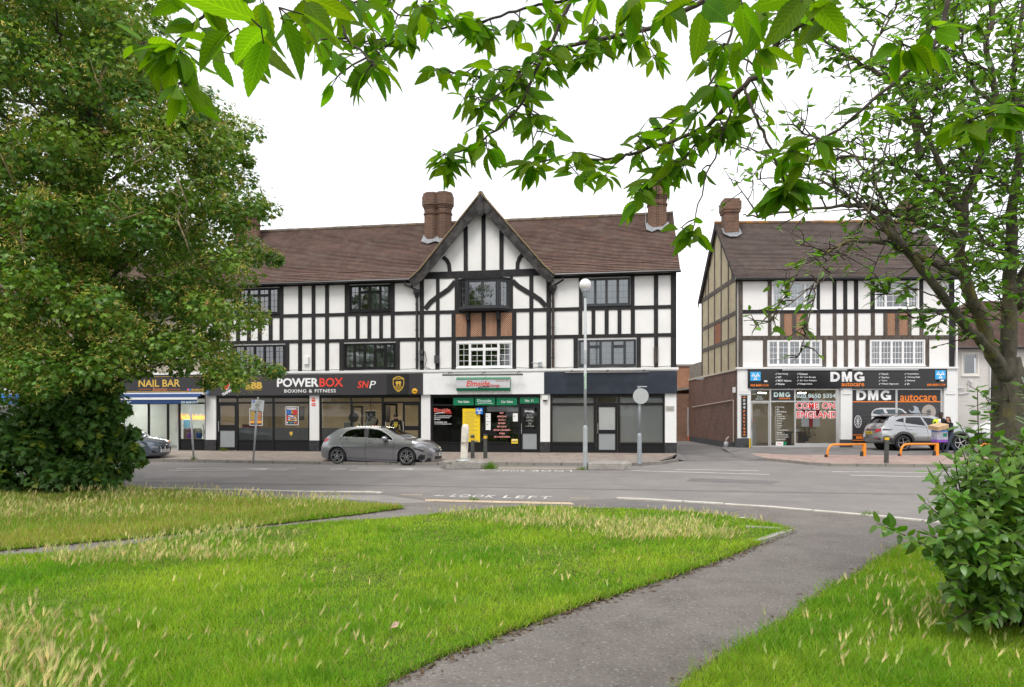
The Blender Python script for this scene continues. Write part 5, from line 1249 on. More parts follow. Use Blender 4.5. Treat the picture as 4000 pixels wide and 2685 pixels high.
strip('lit ceiling strip over the left half of the gym', FA, z3(400), z3(800), 2.2, 2.84); strip('lit ceiling strip over the right half of the gym', FA, z3(1300), z3(1900), 2.4, 2.84)
strip('lit ceiling strip inside the empty shop unit', FA, z5(1300), z5(1420), 1.6, 2.8); strip('lit ceiling strip at the right side of the empty shop unit', FA, z5(1750), z5(1840), 2.4, 2.78)
# --- garage office front
for t, X0, X1, lab in (('Van Sales', 362, 531, 'green panel reading van sales above the garage window'), ('Elmside', 543, 710, 'middle green panel with the garage name above the window'), ('Car Sales', 721, 892, 'green panel reading car sales above the garage window'), ('No. 11', 915, 1074, 'green panel reading number eleven above the garage door')):
 a, c1 = C3(X0, 328, V5); b, c0 = C3(X1, 390 if X0 < 900 else 374, V5); r, o = ft('shop_sign', lab, 'sign', FA, (a+b)/2, .0, c0, None); bb(o, a, b, .0, .028, c0, c1, SGR, 'panel', r)
 if t == 'Elmside':
  T3(r, o, t, 562, 340, 678, 364, TEALW, -.002, V5, bold=.012); T3(r, o, 'Garage', 637, 367, 689, 380, TEALW, -.002, V5, bold=.01); MB(o).ribbon([C3(x, y, V5) for x, y in ((565, 378), (600, 373), (634, 372))], .02, -.006, .0).build('swoosh', TEALW, r)
 else: T3(r, o, t, X0 + (38 if X0 < 900 else 43), 350 if X0 < 900 else 341, X1 - (36 if X0 < 900 else 48), 370 if X0 < 900 else 361, LW, -.002, V5, bold=.01)
yp = .045
r, o = ft('window_lettering', 'red and white garage lettering on the left pane', 'lettering', FA, z5(270), yp, 1.5)
T3(r, o, 'Elmside', 203, 414, 338, 446, LW, yp, V5, bold=.02); T3(r, o, 'Elmside', 203, 414, 338, 446, LR, yp - .007, V5, bold=.008); T3(r, o, 'Garage', 290, 443, 350, 462, LR, yp, V5, bold=.012); MB(o).ribbon([C3(x, y, V5) for x, y in ((205, 461), (240, 453), (290, 452))], .025, yp - .005, yp).build('swoosh', LW, r)
for i, (t, X1) in enumerate((('No. 11, Goodwood Parade', 347), ('Upper Elmers End Road', 332), ('BR3 3QZ', 252), ('Tel: 020 8289 1843', 310), ('www.elmsidegarage.co.uk', 347))):
 Y = 473 + 14.7*i + (8 if i > 2 else 0); T3(r, o, t, 204, Y, X1, Y + 11, LW, yp, V5, bold=.012)
P_ = poster('tall yellow standards poster behind the garage window', 440, 418, 584, 706, V5, [(.1 + .1*(i % 3 == 0), .07 + .04*i, .62 + .25*((i*7) % 3)/2, .078 + .04*i, GINK) for i in range(21)] + [(.03, .92, .2, .97, GINK), (.6, .92, .9, .96, GINK)], YEL, y=.05)
def mot(par, o, x0, x1, z0, z1, y, blue):
 bb(o, x0, x1, y, y + .03, z0, z1, blue, 'panel', par); w_, h = x1-x0, z1-z0; mb = MB(o); mi = MB(o)
 for cx_, cz in ((.29, .66), (.71, .66), (.5, .29)):
  X, Z = x0 + w_*cx_, z0 + h*cz; s_ = w_*.21
  def tri(k): return [(X - s_*k, Z - s_*.75*k - (0)), (X + s_*k, Z - s_*.75*k), (X, Z + s_*.95*k)]
  A, B_ = tri(1), tri(.45)
  for i in range(3): j = (i+1) % 3; mb.prism([A[i], A[j], B_[j], B_[i]], y - .006, y)
 mb.build('symbol', LW, par)
a, c1 = C3(550, 411, V5); b, c0 = C3(610, 464, V5); r, o = ft('test_station_sign', 'square blue sign with three white triangles in the garage office window', 'sign', FA, (a+b)/2, -.05, c0); mot(r, o, a, b, c0, c1, -.05, SBLU)
r, o = ft('window_lettering', 'red list of garage services on the right pane of garage office', 'lettering', FA, z5(765), yp, 1.5)
for i, (t, hw_) in enumerate((('MOT', 16), ('SERVICING', 38), ('CLUTCH', 29), ('BRAKES', 29), ('EXHAUSTS', 38), ('SHOCK ABSORBERS', 68), ('TYRES', 24), ('AIR CONDITIONING', 66))):
 Y = 448 + 28.2*i; T3(r, o, t, 765 - hw_, Y, 765 + hw_, Y + 13, flat('letter_salmon', (.8, .33, .3)), yp, V5, bold=.03)
for X0, Y0, X1, Y1, lab in ((632, 457, 672, 524, 'upper white notice at the left of the second garage window'), (632, 527, 672, 595, 'lower white notice at the left of the second garage window'), (857, 457, 897, 524, 'white notice at the right of the second garage window')):
 poster(lab, X0, Y0, X1, Y1, V5, [(.1, .3, .5, .4, GINK), (.1, .15, .8, .17, GINK), (.1, .6, .7, .62, GINK)], PAPER, name='notice', cat='notice')
poster('small yellow card in the corner of the garage window', 845, 670, 898, 708, V5, [(.1, .1, .9, .25, PAPER), (.12, .45, .88, .7, GINK)], YEL, name='notice', cat='notice')
r, o = ft('window_lettering', 'white opening hours lettering on the garage door', 'lettering', FA, z5(995), .02, 1.5)
T3(r, o, 'Elmside', 957, 430, 1030, 447, LW, .02, V5, bold=.012); T3(r, o, 'Garage', 1003, 447, 1037, 456, LW, .02, V5)
for i, t in enumerate(('Opening Hours', 'Monday - Friday', '8.00am to 5.30pm', 'Saturday', '8.00am to 1.00pm', 'Sunday', 'Closed', 'Tel: 020 8289 1843')):
 Y = (467, 484, 492, 509, 517, 534, 542, 560)[i]; hw_ = 4 * len(t) / 2 * .95; T3(r, o, t, 998 - hw_, Y, 998 + hw_, Y + 6.5, LW, .02, V5)
def bushy(name, label, cat, F, x, y, z0, z1, rad, nl, col, pot=None, llen=.16, seed=1):
 r, o = ft(name, label, cat, F, x, y, z0); q = np.random.default_rng(seed)
 P_ = np.stack([q.normal(0, rad*.55, nl), q.normal(0, rad*.5, nl), q.uniform(.15, 1, nl) * (z1-z0)], 1)
 D = np.stack([q.normal(0, 1, nl), q.normal(0, 1, nl), q.uniform(-1, .3, nl)], 1); N_ = np.tile([[0, 0, 1.]], (nl, 1)) + q.normal(0, .3, (nl, 3))
 tv = [(0, 0, 0), (.1, .4, 0), (0, 1, -.15), (-.1, .4, 0)]
 cols = np.array(col)[None] * q.uniform(.6, 1.3, (nl, 1))
 scatter('foliage', tv, [(0, 1, 2, 3)], P_, frames(D, N_), np.full(nl, llen), cols, leaf_mat('plant_leaf', .25), r)
 mb = MB()
 for k in range(5): mb.tube([(q.normal(0, .03), q.normal(0, .03), 0), (q.normal(0, rad*.3), q.normal(0, rad*.3), (z1-z0)*.8)], .012, 5)
 mb.build('stem', mat('plant_stem', (.12, .11, .05), .8), r)
 if pot: MB().lathe([(0, -.0), (.12, 0), (.15, .25), (.13, .25), (0, .22)], (0, 0, 0), 14).build('pot', pot, r)
 return r
bushy('bamboo_plant', 'green bamboo plant behind the garage office window', 'plant', FA, z5(790), .6, .5, 1.9, .42, 420, (.05, .16, .05), flat('pot_dark', (.05, .05, .05)), .22, 5)
# --- nail bar
x0, c1 = C3(1180, 440, V1, y=-.15); x1, c0 = C3(2070, 605, V1, y=-.15)
r, o = ft('shop_sign', 'glossy black nail bar sign with gold lettering and thin gold border', 'shop sign', FA, (x0+x1)/2, -.1, c0)
bb(o, x0, x1, -.15, .04, c0, c1, mat('gloss_black', (.012, .01, .012), .08), 'panel', r)
mb = MB(o); e = .04
for q in ((x0+e, x1-e, c0+e, c0+e+.015), (x0+e, x1-e, c1-e-.015, c1-e), (x0+e, x0+e+.015, c0+e+.016, c1-e-.016), (x1-e-.015, x1-e, c0+e+.016, c1-e-.016)): mb.box(q[0], q[1], -.158, -.15, q[2], q[3])
mb.build('border', LG, r)
T3(r, o, 'NAIL BAR', 1405, 478, 1826, 547, LG, -.152, V1, bold=.015); T3(r, o, 'Beckenham', 1548, 556, 1698, 590, flat('letter_copper', (.55, .2, .1)), -.152, V1, shear=.3); T3(r, o, '020 8658 5719', 1940, 570, 2055, 587, LG, -.152, V1, bold=.01)
for q in (1410, 1708): a, c = C3(q, 575, V1, y=-.15); b, _ = C3(q + 120, 575, V1, y=-.15); MB(o).box(a, b, -.156, -.15, c - .01, c + .01).build('rule', flat('rule_red', (.5, .08, .05)), r)
for q, m in ((1906, flat('icon_pink', (.7, .1, .25))), (1928, SBLU)): a, c = C3(q, 578, V1, y=-.15); disc(o, a, -.15, c, .045, .008, m, 'icon', r)
a0, c1 = C3(1165, 610, V1, y=-.45); a1, _ = C3(2045, 612, V1, y=-.45); _, cm = C3(1165, 660, V1, y=-.75); _, c2 = C3(1165, 684, V1, y=-.75); _, c3 = C3(1165, 722, V1, y=-.75)
r, o = ft('awning', 'half open navy awning with a white front rail over the nail bar window', 'awning', FA, (a0+a1)/2, -.15, c2)
bb(o, a0, a1 + .1, -.42, -.16, c1 - .10, c1, WPAINT, 'cassette', r)
mb = MB(o); mb.quad((a0 + .03, -.42, c1 - .06), (a1, -.42, c1 - .06), (a1, -.78, cm - .02), (a0 + .03, -.78, cm - .02)); mb.quad((a0 + .03, -.42, c1 - .07), (a0 + .03, -.78, cm - .03), (a1, -.78, cm - .03), (a1, -.42, c1 - .07)); NVY = flat('awning_navy', (.012, .045, .15), .8); mb.build('canopy', NVY, r)
bb(o, a0, a1 + .02, -.84, -.781, cm - .10, cm, WPAINT, 'front_rail', r); bb(o, a0 + .02, a1, -.815, -.805, c3, cm - .101, NVY, 'valance', r)
fit_text('Nail bar', a0 + .1, a0 + 1.15, c3 + .02, cm - .12, -.817, PALE, r, o, shear=.3, bold=.01); T3(r, o, '020 8658 5719', 1836, 694, 2006, 718, PALE, -.82, V1, bold=.015)
NEON = mat('neon_orange', (.9, .4, .05), .4, emit=(1, .30, .02, 2.2))
a, c0 = C3(1832, 880, V1, y=.3); b, c1 = C3(2075, 825, V1, y=.3); r, o = ft('neon_sign', 'glowing orange script neon sign inside the nail bar window', 'neon sign', FA, (a+b)/2, .3, c0); fit_text('Nail Bar Beckenham', a, b, c0, c1, .3, NEON, r, o, shear=.35, thick=.015)
for X, m, ht, lab in ((1868, PUR, .5, 'orchid in a purple pot in the nail bar window'), (1960, BLU2, .45, 'leafy plant in a blue pot in the nail bar window'), (2030, PAPER, .75, 'bushy plant in a white pot in the nail bar window')):
 bushy('pot_plant', lab, 'plant', FA, z1_(X), .45, .76, .76 + ht, .14 if X < 1900 else .22, 90, (.06, .13, .05) if X > 1900 else (.3, .04, .3), m, .11, X)
r, o = ft('water_cooler', 'white water cooler with a blue bottle inside the nail bar', 'water cooler', FA, z1_(1565), 2.4, .2); bb(o, z1_(1565) - .17, z1_(1565) + .17, 2.3, 2.6, .2, 1.15, SWH, 'cabinet', r); MB(o).lathe([(0, 1.15), (.08, 1.15), (.15, 1.25), (.15, 1.6), (0, 1.65)], (z1_(1565), 2.45, 0), 14).build('bottle', flat('cooler_blue', (.12, .3, .42)), r)
r, o = ft('counter', 'grey ribbed reception counter inside the nail bar', 'counter', FA, z1_(1650), 2.0, .2)
mb = MB(o); x = z1_(1595)
while x < z1_(1720): mb.box(x, x + .05, 1.96, 2.0, .2, 1.15); x += .075
mb.mat(1); mb.box(z1_(1595), z1_(1720), 2.0, 2.5, .2, 1.2); mb.build('front', [flat('rib_brown', (.2, .17, .13)), flat('rib_grey', (.3, .3, .29))], r)
r, o = ft('polish_shelf', 'wall rack of nail polish inside the nail bar', 'shelf', FA, z1_(1900), 2.8, 1.2); bb(o, z1_(1870), z1_(1950), 2.8, 2.9, 1.0, 2.3, flat('shelf_red', (.2, .07, .06)), 'backing', r)
for k in range(6): bb(o, z1_(1875), z1_(1945), 2.66, 2.8, 1.1 + .2*k, 1.16 + .2*k, flat('shelf_pink', (.5, .2, .2)), 'shelf', r)
strip('lit ceiling panel inside the nail bar', FA, z1_(1300), z1_(1900), 2.0, 2.84, mat('lamp_cool', (.9, .9, .9), .5, emit=(.95, 1, .92, 12)), .3)
# --- barber and phone shop signs
x0, c1 = C3(1030, 115, V0, y=-.15); x1, c0 = C3(1915, 392, V0, y=-.15)
r, o = ft('shop_sign', 'slate grey barber sign with white serif lettering behind the maple', 'shop sign', FA, (x0+x1)/2, -.1, c0); bb(o, x0 - .5, x1, -.15, .04, c0, c1, flat('sign_slate', (.05, .055, .068)), 'panel', r)
T3(r, o, 'BARBERS', 900, 175, 1680, 325, LW, -.152, V0, bold=.012); T3(r, o, 'SHOP', 1740, 175, 1862, 222, LW, -.152, V0, bold=.015); a, c = C3(1790, 295, V0, y=-.15); mb = MB(o); ring(mb, a, -.15, c, .13, .15, .008); mb.build('emblem', LW, r)
x0, c1 = C3(1000, 420, V0, y=-.2); x1, c0 = C3(1900, 560, V0, y=-.2); r, o = ft('shutter_box', 'charcoal roller shutter box with an orange swoosh under the barber sign', 'shutter box', FA, (x0+x1)/2, -.2, c0); bb(o, x0, x1, -.2, .03, c0, c1, CHAR, 'box', r); bb(o, x0, x1, -.21, .02, c0 - .08, c0 - .001, WPAINT, 'rail', r); a, c = C3(1400, 480, V0, y=-.2); mb = MB(o)
n = 16; E_ = [(a + .32*math.cos(2*math.pi*i/n), c + .07*math.sin(2*math.pi*i/n)) for i in range(n+1)]; mb.ribbon(E_[:-2], .035, -.206, -.2); mb.build('swoosh', LO, r)
x0, c1 = C3(-1200, 150, V0, y=-.15); x1, c0 = C3(420, 405, V0, y=-.15); r, o = ft('shop_sign', 'white phone shop fascia with blue side panel at left edge', 'shop sign', FA, (x0+x1)/2, -.1, c0); bb(o, x0, x1, -.15, .04, c0, c1, SWH, 'panel', r); a, _ = C3(35, 0, V0, y=-.15); bb(o, x0, a, -.156, -.151, c0, c1, SBLU, 'panel', r); T3(r, o, 'Lyca', 45, 200, 270, 275, flat('letter_navy', (.02, .03, .12)), -.152, V0, bold=.02); T3(r, o, 'Mobile', 120, 305, 250, 335, MATS['letter_navy'], -.152, V0)
x0, c1 = C3(228, 243, V0, y=-.7); x1, c0 = C3(430, 402, V0, y=-.7); r, o = ft('projecting_sign', 'small white and blue box sign reading off licence', 'sign', FA, (x0+x1)/2, -.7, c0); bb(o, x0, x1, -.7, -.58, c0, c1, SWH, 'box', r); cm = c0 + (c1-c0)*.52; bb(o, x0 + .03, x1 - .03, -.706, -.7, c0 + .03, cm, SBLU, 'panel', r); fit_text('OFF LICENCE', x0 + .06, x1 - .06, c0 + .1, c0 + .2, -.708, LW, r, o, bold=.01); fit_text('Lyca', x0 + .15, x1 - .2, cm + .12, c1 - .05, -.702, MATS['letter_navy'], r, o, bold=.02); MB(o).tube([(x1 - .05, -.6, c1 - .1), (x1 - .05, -.05, c1 - .1)], .02, 6).build('bracket', GREY, r)
x0, c1 = C3(-1000, 485, V0, y=-.4); x1, c0 = C3(345, 575, V0, y=-.4); r, o = ft('awning', 'blue awning valance with white web address at the left edge', 'awning', FA, (x0+x1)/2, -.4, c0); bb(o, x0, x1, -.42, -.4, c0, c1, SBLU, 'valance', r); mb = MB(o); mb.quad((x0, -.4, c1), (x1, -.4, c1), (x1, -.14, c1 + .22), (x0, -.14, c1 + .22)); mb.build('canopy', SBLU, r); T3(r, o, 'LycaMobile.co.uk', 0, 515, 300, 565, LW, -.422, V0, bold=.02)
P_ = poster('colourful poster covering the phone shop window behind leaves', 30, 830, 330, 1370, V0, bands(9, .03, .97, 8, .03, .97, (BLU2, SCYAN, RED2, PAPER, PUR, TEA)), PAPER, y=.0)
a, c = C3(2112, 612, V1, y=-.05); r, o = ft('alarm_box', 'small blue alarm box on the pillar between nail bar and gym', 'alarm box', FA, a, -.05, c); MB(o).prism([(a - .09, c - .1), (a + .09, c - .1), (a + .09, c + .04), (a, c + .12), (a - .09, c + .04)], -.12, -.061).build('case', flat('alarm_blue', (.05, .16, .36)), r)
# --- garage shop on the right
def TB3(r, o, body, X0, Y0, X1, Y1, m, y, zoom, **k): return T3(r, o, body, X0, Y0, X1, Y1, m, y, zoom, FB, **k)
yb = -.2
x0, x1 = bx(2922, yb), bx(3700, yb); c1, c0 = FB.z(3300, 1441, yb), FB.z(3300, 1516, yb)
r, o = ft('shop_sign', 'glossy black garage sign with big white letters and two blue test badges', 'shop sign', FB, (x0+x1)/2, -.15, c0); bb(o, x0, x1, yb + .004, .03, c0, c1, mat('gloss_black2', (.012, .012, .014), .12, var=.1), 'panel', r)
heavy_dmg(r, o, 373, 138, 717, 237, LW, yb, V8); TB3(r, o, 'autocare', 485, 246, 716, 284, LO, yb, V8, bold=.015)
for X, L_ in ((35, ('Exhaust', 'Air Con Re gas', 'Air Con Repairs', 'Diagnostics')), (864, ('Clutch', 'Gearbox', 'Tyres', 'Wheel Alignment')), (1126, ('Suspension', 'Timing Belt', 'Battery', 'EV'))):
 for i, t in enumerate(L_): Y = 150 + 34*i; TB3(r, o, t, X + 26, Y, X + 26 + len(t)*11.6, Y + 19, LW, yb, V8, bold=.012); MB(o).ribbon([C3(u, v, V8, FB, yb) for u, v in ((X, Y + 10), (X + 4, Y + 18), (X + 14, Y))], .02, yb - .006, yb).build('tick', LW, r)
for i, t in enumerate(('Servicing', 'MOT', 'MOT Failures', 'Brakes')): Y = 181 + 41*i; TB3(r, o, t, 1376, Y, 1376 + len(t)*13.6, Y + 23, LW, yb, V7, bold=.012); MB(o).ribbon([C3(u, v, V7, FB, yb) for u, v in ((1345, Y + 12), (1350, Y + 22), (1366, Y))], .02, yb - .006, yb).build('tick', LW, r)
TB3(r, o, '020 8650 5354', 1040, 318, 1260, 345, LO, yb, V7, bold=.03); TB3(r, o, '020 8650 5354', 1353, 258, 1537, 280, LO, yb, V8, bold=.03)
for (X0, Y0, X1, Y1, zz) in ((1037, 167, 1162, 276, V7), (1434, 123, 1538, 213, V8)):
 a, ct = C3(X0, Y0, zz, FB, yb); b, cb = C3(X1, Y1, zz, FB, yb); mot(r, o, a, b, cb, ct, yb - .028, SCYAN)
for X, Y, zz, lab in ((1210, 285, V7, 'small floodlight under the left blue badge of the garage sign'), (1483, 228, V8, 'small floodlight under the right blue badge of the garage sign')):
 a, c = C3(X, Y, zz, FB, yb); r2, o2 = ft('flood_lamp', lab, 'lamp', FB, a, yb - .15, c); bb(o2, a - .08, a + .08, yb - .2, yb - .1, c - .04, c + .05, GREY, 'head', r2); bb(o2, a - .07, a + .07, yb - .21, yb - .201, c - .03, c + .03, PAPER, 'lens', r2); bb(o2, a - .02, a + .02, yb - .1, yb + .004, c, c + .03, SBLK, 'bracket', r2)
for q0, q1, lab in ((bx(3056, -.5), bx(3309, -.5), 'grey sign light tube along the left half of the garage sign'), (bx(3330, -.5), bx(3586, -.5), 'grey sign light tube along the right half of the garage sign')):
 r2, o2 = ft('sign_lamp', lab, 'sign light', FB, (q0+q1)/2, -.5, c1 - .06); MB(o2).tube([(q0, -.5, c1 - .08), (q1, -.5, c1 - .08)], .035, 8).build('tube', GREY, r2)
 for t in (.1, .9): x = q0 + (q1-q0)*t; MB(o2).tube([(x, -.5, c1 - .07), (x, -.19, c1 - .04)], .014, 6).build('bracket', GREY, r2)
a, ct = C3(927, 457, V7, FB, -.13); b, cb = C3(1000, 965, V7, FB, -.13); r, o = ft('parking_sign', 'tall narrow black sign with stacked white and orange letters on the left garage pillar', 'sign', FB, (a+b)/2, -.13, cb); bb(o, a, b, -.15, -.126, cb, ct, SBLK, 'panel', r)
for i, ch in enumerate('DMGPARKING'):
 Y = 503 + 43*i; Yt = (503, 546, 588, 636, 678, 720, 763, 806, 848, 890)[i]; TB3(r, o, ch, 953 if ch != 'I' else 960, Yt, 975 if ch != 'I' else 968, Yt + 26, LW if i < 3 else LO, -.152, V7, bold=.05)
for Y in (479, 939): mb = MB(o); mb.prism([C3(u, v, V7, FB, -.15) for u, v in ((947, Y - 5), (965, Y - 5), (965, Y - 11), (981, Y), (965, Y + 11), (965, Y + 5), (947, Y + 5))], -.158, -.15); mb.build('arrow', LO, r)
# window lettering and posters
yw = .03
a, ct = C3(1290, 385, V7, FB, yw); b, cb = C3(1573, 530, V7, FB, yw); r, o = ft('shop_sign', 'small black garage name panel above the list of services', 'sign', FB, (a+b)/2, yw, cb); bb(o, a, b, yw - .008, yw, cb, ct, SBLK, 'panel', r); heavy_dmg(r, o, 1325, 416, 1525, 475, TEALW, yw - .01, V7); TB3(r, o, 'autocare', 1390, 480, 1525, 502, LO, yw - .01, V7, bold=.01)
r, o = ft('window_lettering', 'pale address lettering above the garage shop door', 'lettering', FB, y7(1155), yw, 2.9)
for i, t in enumerate(('35-37', 'Upper Elmers End', 'Road', 'BR3 3QY')): hw_ = (28, 98, 28, 48)[i]; TB3(r, o, t, 1151 - hw_, 402 + 30*i, 1151 + hw_, 418 + 30*i, PALE, yw, V7, bold=.01)
r, o = ft('window_lettering', 'long white list of garage services on the narrow shop pane', 'lettering', FB, y7(1430), yw, 1.5)
for i, t in enumerate(('Servicing', 'MOT', 'MOT Failures', 'Brakes', 'Suspension', 'Timing Belt', 'Battery', 'Clutch', 'Gearbox', 'Tyres', 'Wheel Alignment', 'Exhaust', 'Air Con Re gas', 'Air Con Repairs', 'Diagnostics')):
 Y = 591 + 28.2*i; TB3(r, o, t, 1362, Y, 1362 + len(t)*9.7, Y + 16, LW, yw, V7, bold=.01); MB(o).ribbon([C3(u, v, V7, FB, yw) for u, v in ((1341, Y + 8), (1345, Y + 15), (1354, Y))], .012, yw - .005, yw).build('tick', LW, r)
poster('small white and green card at the foot of the list pane', 1350, 1022, 1482, 1078, V7, [(.68, 0, 1, 1, SGR), (.1, .4, .55, .55, LR)], PAPER, y=yw, F=FB, name='notice', cat='notice')
r, o = ft('window_lettering', 'pale phone number lettering at the top of the flag window', 'lettering', FB, y8(228), yw, 2.8); TB3(r, o, '020 8650 5354', 28, 358, 427, 402, PALE, yw, V8, bold=.025)
r, o = ft('supporter_banner', 'hand painted red lettering with white edges across the garage window', 'lettering', FB, y8(228), yw, 1.8)
for t, X0, X1, Y0, Y1 in (('COME', 22, 255, 447, 517), ('ON', 290, 420, 447, 515), ('ENGLAND', 32, 437, 536, 608)):
 TB3(r, o, t, X0 - 3, Y0 - 3, X1 + 3, Y1 + 3, LW, yw, V8, bold=.07); TB3(r, o, t, X0 + 3, Y0 + 3, X1 - 3, Y1 - 3, flat('paint_red', (.7, .03, .035)), yw - .008, V8, bold=.015)
a, ct = C3(80, 395, V8, FB, .12); b, cb = C3(268, 695, V8, FB, .12); r, o = ft('flag', 'white flag with a red cross hanging inside the garage window', 'flag', FB, (a+b)/2, .12, cb)
FLW = flat('flag_white', (.72, .74, .76), .8); n = 12
for nm, m, u0, u1, v0, v1, yy in (('cloth', FLW, 0, 1, 0, 1, .12), ('cross', flat('flag_red', (.45, .02, .03), .8), .4, .62, 0, 1, .112), ('cross', MATS['flag_red'], 0, 1, .42, .62, .112)):
 mb = MB(o)
 for i in range(n):
  ua, ub = u0 + (u1-u0)*i/n, u0 + (u1-u0)*(i+1)/n; W_ = lambda u: yy + .02*math.sin(u*14)
  mb.quad((a + (b-a)*ua, W_(ua), cb + (ct-cb)*(1-v1)), (a + (b-a)*ub, W_(ub), cb + (ct-cb)*(1-v1)), (a + (b-a)*ub, W_(ub), cb + (ct-cb)*(1-v0)), (a + (b-a)*ua, W_(ua), cb + (ct-cb)*(1-v0)))
 mb.build(nm, m, r)
# vinyl wrapped windows
yv = .02
a, ct = C3(594, 318, V8, FB, yv); am, _ = C3(1036, 318, V8, FB, yv); an, _ = C3(1052, 318, V8, FB, yv); b, cb = C3(1488, 862, V8, FB, yv)
VG = mat('vinyl_grey', (.045, .043, .047), .25, var=.15, scale=1.5)
r, o = ft('window_graphic', 'left vinyl graphic of wheels and a white car on the garage window', 'window graphic', FB, (a+am)/2, yv, cb); bb(o, a, am, yv - .004, yv + .004, cb, ct, VG, 'sheet', r)
z1o = C3(0, 440, V8, FB, yv)[1]; bb(o, a, am, yv - .006, yv - .0045, z1o, ct, SBLK, 'print_block', r); bb(o, a, am, yv - .010, yv - .0065, z1o - .03, z1o + .02, LO, 'rule', r)
heavy_dmg(r, o, 636, 325, 987, 427, LW, yv - .007, V8); zA2, zB2 = C3(0, 777, V8, FB, yv)[1], C3(0, 831, V8, FB, yv)[1]; bb(o, a, am, yv - .006, yv - .0045, zB2 - .25, zA2, SBLK, 'print_block', r); bb(o, a, am, yv - .009, yv - .0065, zA2 - .015, zA2 + .015, LO, 'rule', r); bb(o, a, am, yv - .009, yv - .0065, zB2 - .015, zB2 + .015, LO, 'rule', r)
TB3(r, o, 'BRAKES', 636, 790, 830, 818, LO, yv - .008, V8, bold=.04)
def vpoly(pts, m, name, yy, r, o): mb = MB(o); mb.prism([C3(u, v, V8, FB, yv) for u, v in pts], yy - .002, yy); mb.build(name, m, r)
TYR = flat('print_tyre', (.035, .035, .037), .5); CARW = flat('print_white', (.62, .62, .64), .3); GLS = flat('print_glass', (.07, .1, .12), .2)
vpoly([(683, 545), (700, 538), (770, 538), (788, 548), (790, 700), (740, 718), (690, 700)], TYR, 'print_tyres', yv - .005, r, o)
for k in range(3): vpoly([(686, 575 + 35*k), (787, 573 + 35*k), (787, 577 + 35*k), (686, 579 + 35*k)], flat('print_edge', (.09, .09, .09)), 'print_edge', yv - .0075, r, o)
vpoly([(650 + 40*math.cos(t/20*6.283) + (22 if math.cos(t/20*6.283) > 0 else 0), 642 + 76*math.sin(t/20*6.283)) for t in range(20)], TYR, 'print_tyres', yv - .0095, r, o)
mb = MB(o); cx_, cz = C3(651, 642, V8, FB, yv); E = [(cx_ + .165*math.cos(t/20*6.283), cz + .30*math.sin(t/20*6.283)) for t in range(21)]; mb.ribbon(E, .03, yv - .014, yv - .010)
for k in range(10): t = k/10*6.283; mb.ribbon([(cx_, cz), (cx_ + .15*math.cos(t), cz + .28*math.sin(t))], .022, yv - .0135, yv - .010)
mb.build('print_rim', SILV, r)
vpoly([(783, 570), (800, 535), (830, 512), (880, 503), (1034, 504), (1034, 640), (793, 640)], CARW, 'print_car', yv - .005, r, o)
vpoly([(797, 560), (812, 535), (840, 520), (905, 516), (925, 565), (860, 572)], GLS, 'print_glass', yv - .0075, r, o); vpoly([(935, 520), (1034, 518), (1034, 560), (960, 562)], GLS, 'print_glass', yv - .0075, r, o); vpoly([(885, 566), (905, 560), (927, 566), (920, 575), (890, 574)], CARW, 'print_mirror', yv - .0095, r, o)
r, o = ft('window_graphic', 'right vinyl graphic of a spanner and brake disc on the garage window', 'window graphic', FB, (an+b)/2, yv, cb); bb(o, an, b, yv - .004, yv + .004, cb, ct, VG, 'sheet', r); bb(o, an, b, yv - .006, yv - .0045, z1o, ct, SBLK, 'print_block', r); bb(o, an, b, yv - .010, yv - .0065, z1o - .03, z1o + .02, LO, 'rule', r); TB3(r, o, 'autocare', 1080, 367, 1450, 433, LO, yv - .007, V8, bold=.012)
vpoly([(1053, 506), (1100, 515), (1148, 555), (1148, 640), (1053, 640)], CARW, 'print_car', yv - .005, r, o); vpoly([(1055, 518), (1090, 525), (1125, 556), (1055, 560)], GLS, 'print_glass', yv - .0075, r, o)
vpoly([(1170, 515), (1185, 535), (1205, 540), (1222, 525), (1220, 500), (1207, 483), (1235, 485), (1262, 500), (1268, 525), (1300, 570), (1250, 580), (1215, 556), (1185, 550), (1172, 535)], flat('print_steel', (.35, .40, .45), .35), 'print_spanner', yv - .0055, r, o)
a, c = C3(1370, 545, V8, FB, yv); k_ = .66
for rr_, m, yy in ((.56, flat('print_disc', (.36, .32, .29)), -.0055), (.2, flat('print_hub', (.16, .15, .15)), -.0085), (.06, SBLK, -.0115)): mb = MB(o); mb.prism([(a + rr_*.62*math.cos(t/24*6.283), c + rr_*.66*math.sin(t/24*6.283)) for t in range(24)], yv + yy - .002, yv + yy); mb.build('print_brake_disc', m, r)
# office contents behind the flag window
r, o = ft('reception_desk', 'pale grey reception desk behind the garage door', 'desk', FB, y7(1150), 1.6, .27); bb(o, y7(1070), y7(1225), 1.4, 1.9, .27, 1.38, flat('desk_grey', (.5, .5, .5)), 'body', r); bb(o, y7(1068), y7(1096), 1.385, 1.3999, .75, 1.2, SBLK, 'panel', r)
for X, lab in ((1120, 'left small desk flag with a red cross'), (1178, 'right small desk flag with a red cross')):
 a = y7(X); r2, o2 = ft('desk_flag', lab, 'flag', FB, a, 1.5, 1.38); MB(o2).tube([(a, 1.5, 1.38), (a, 1.5, 1.72)], .008, 5).build('stick', SBLK, r2); bb(o2, a, a + .16, 1.497, 1.503, 1.56, 1.7, FLW, 'cloth', r2); bb(o2, a + .065, a + .095, 1.492, 1.508, 1.56, 1.7, LR, 'cross', r2); bb(o2, a, a + .16, 1.493, 1.507, 1.615, 1.645, LR, 'cross', r2)
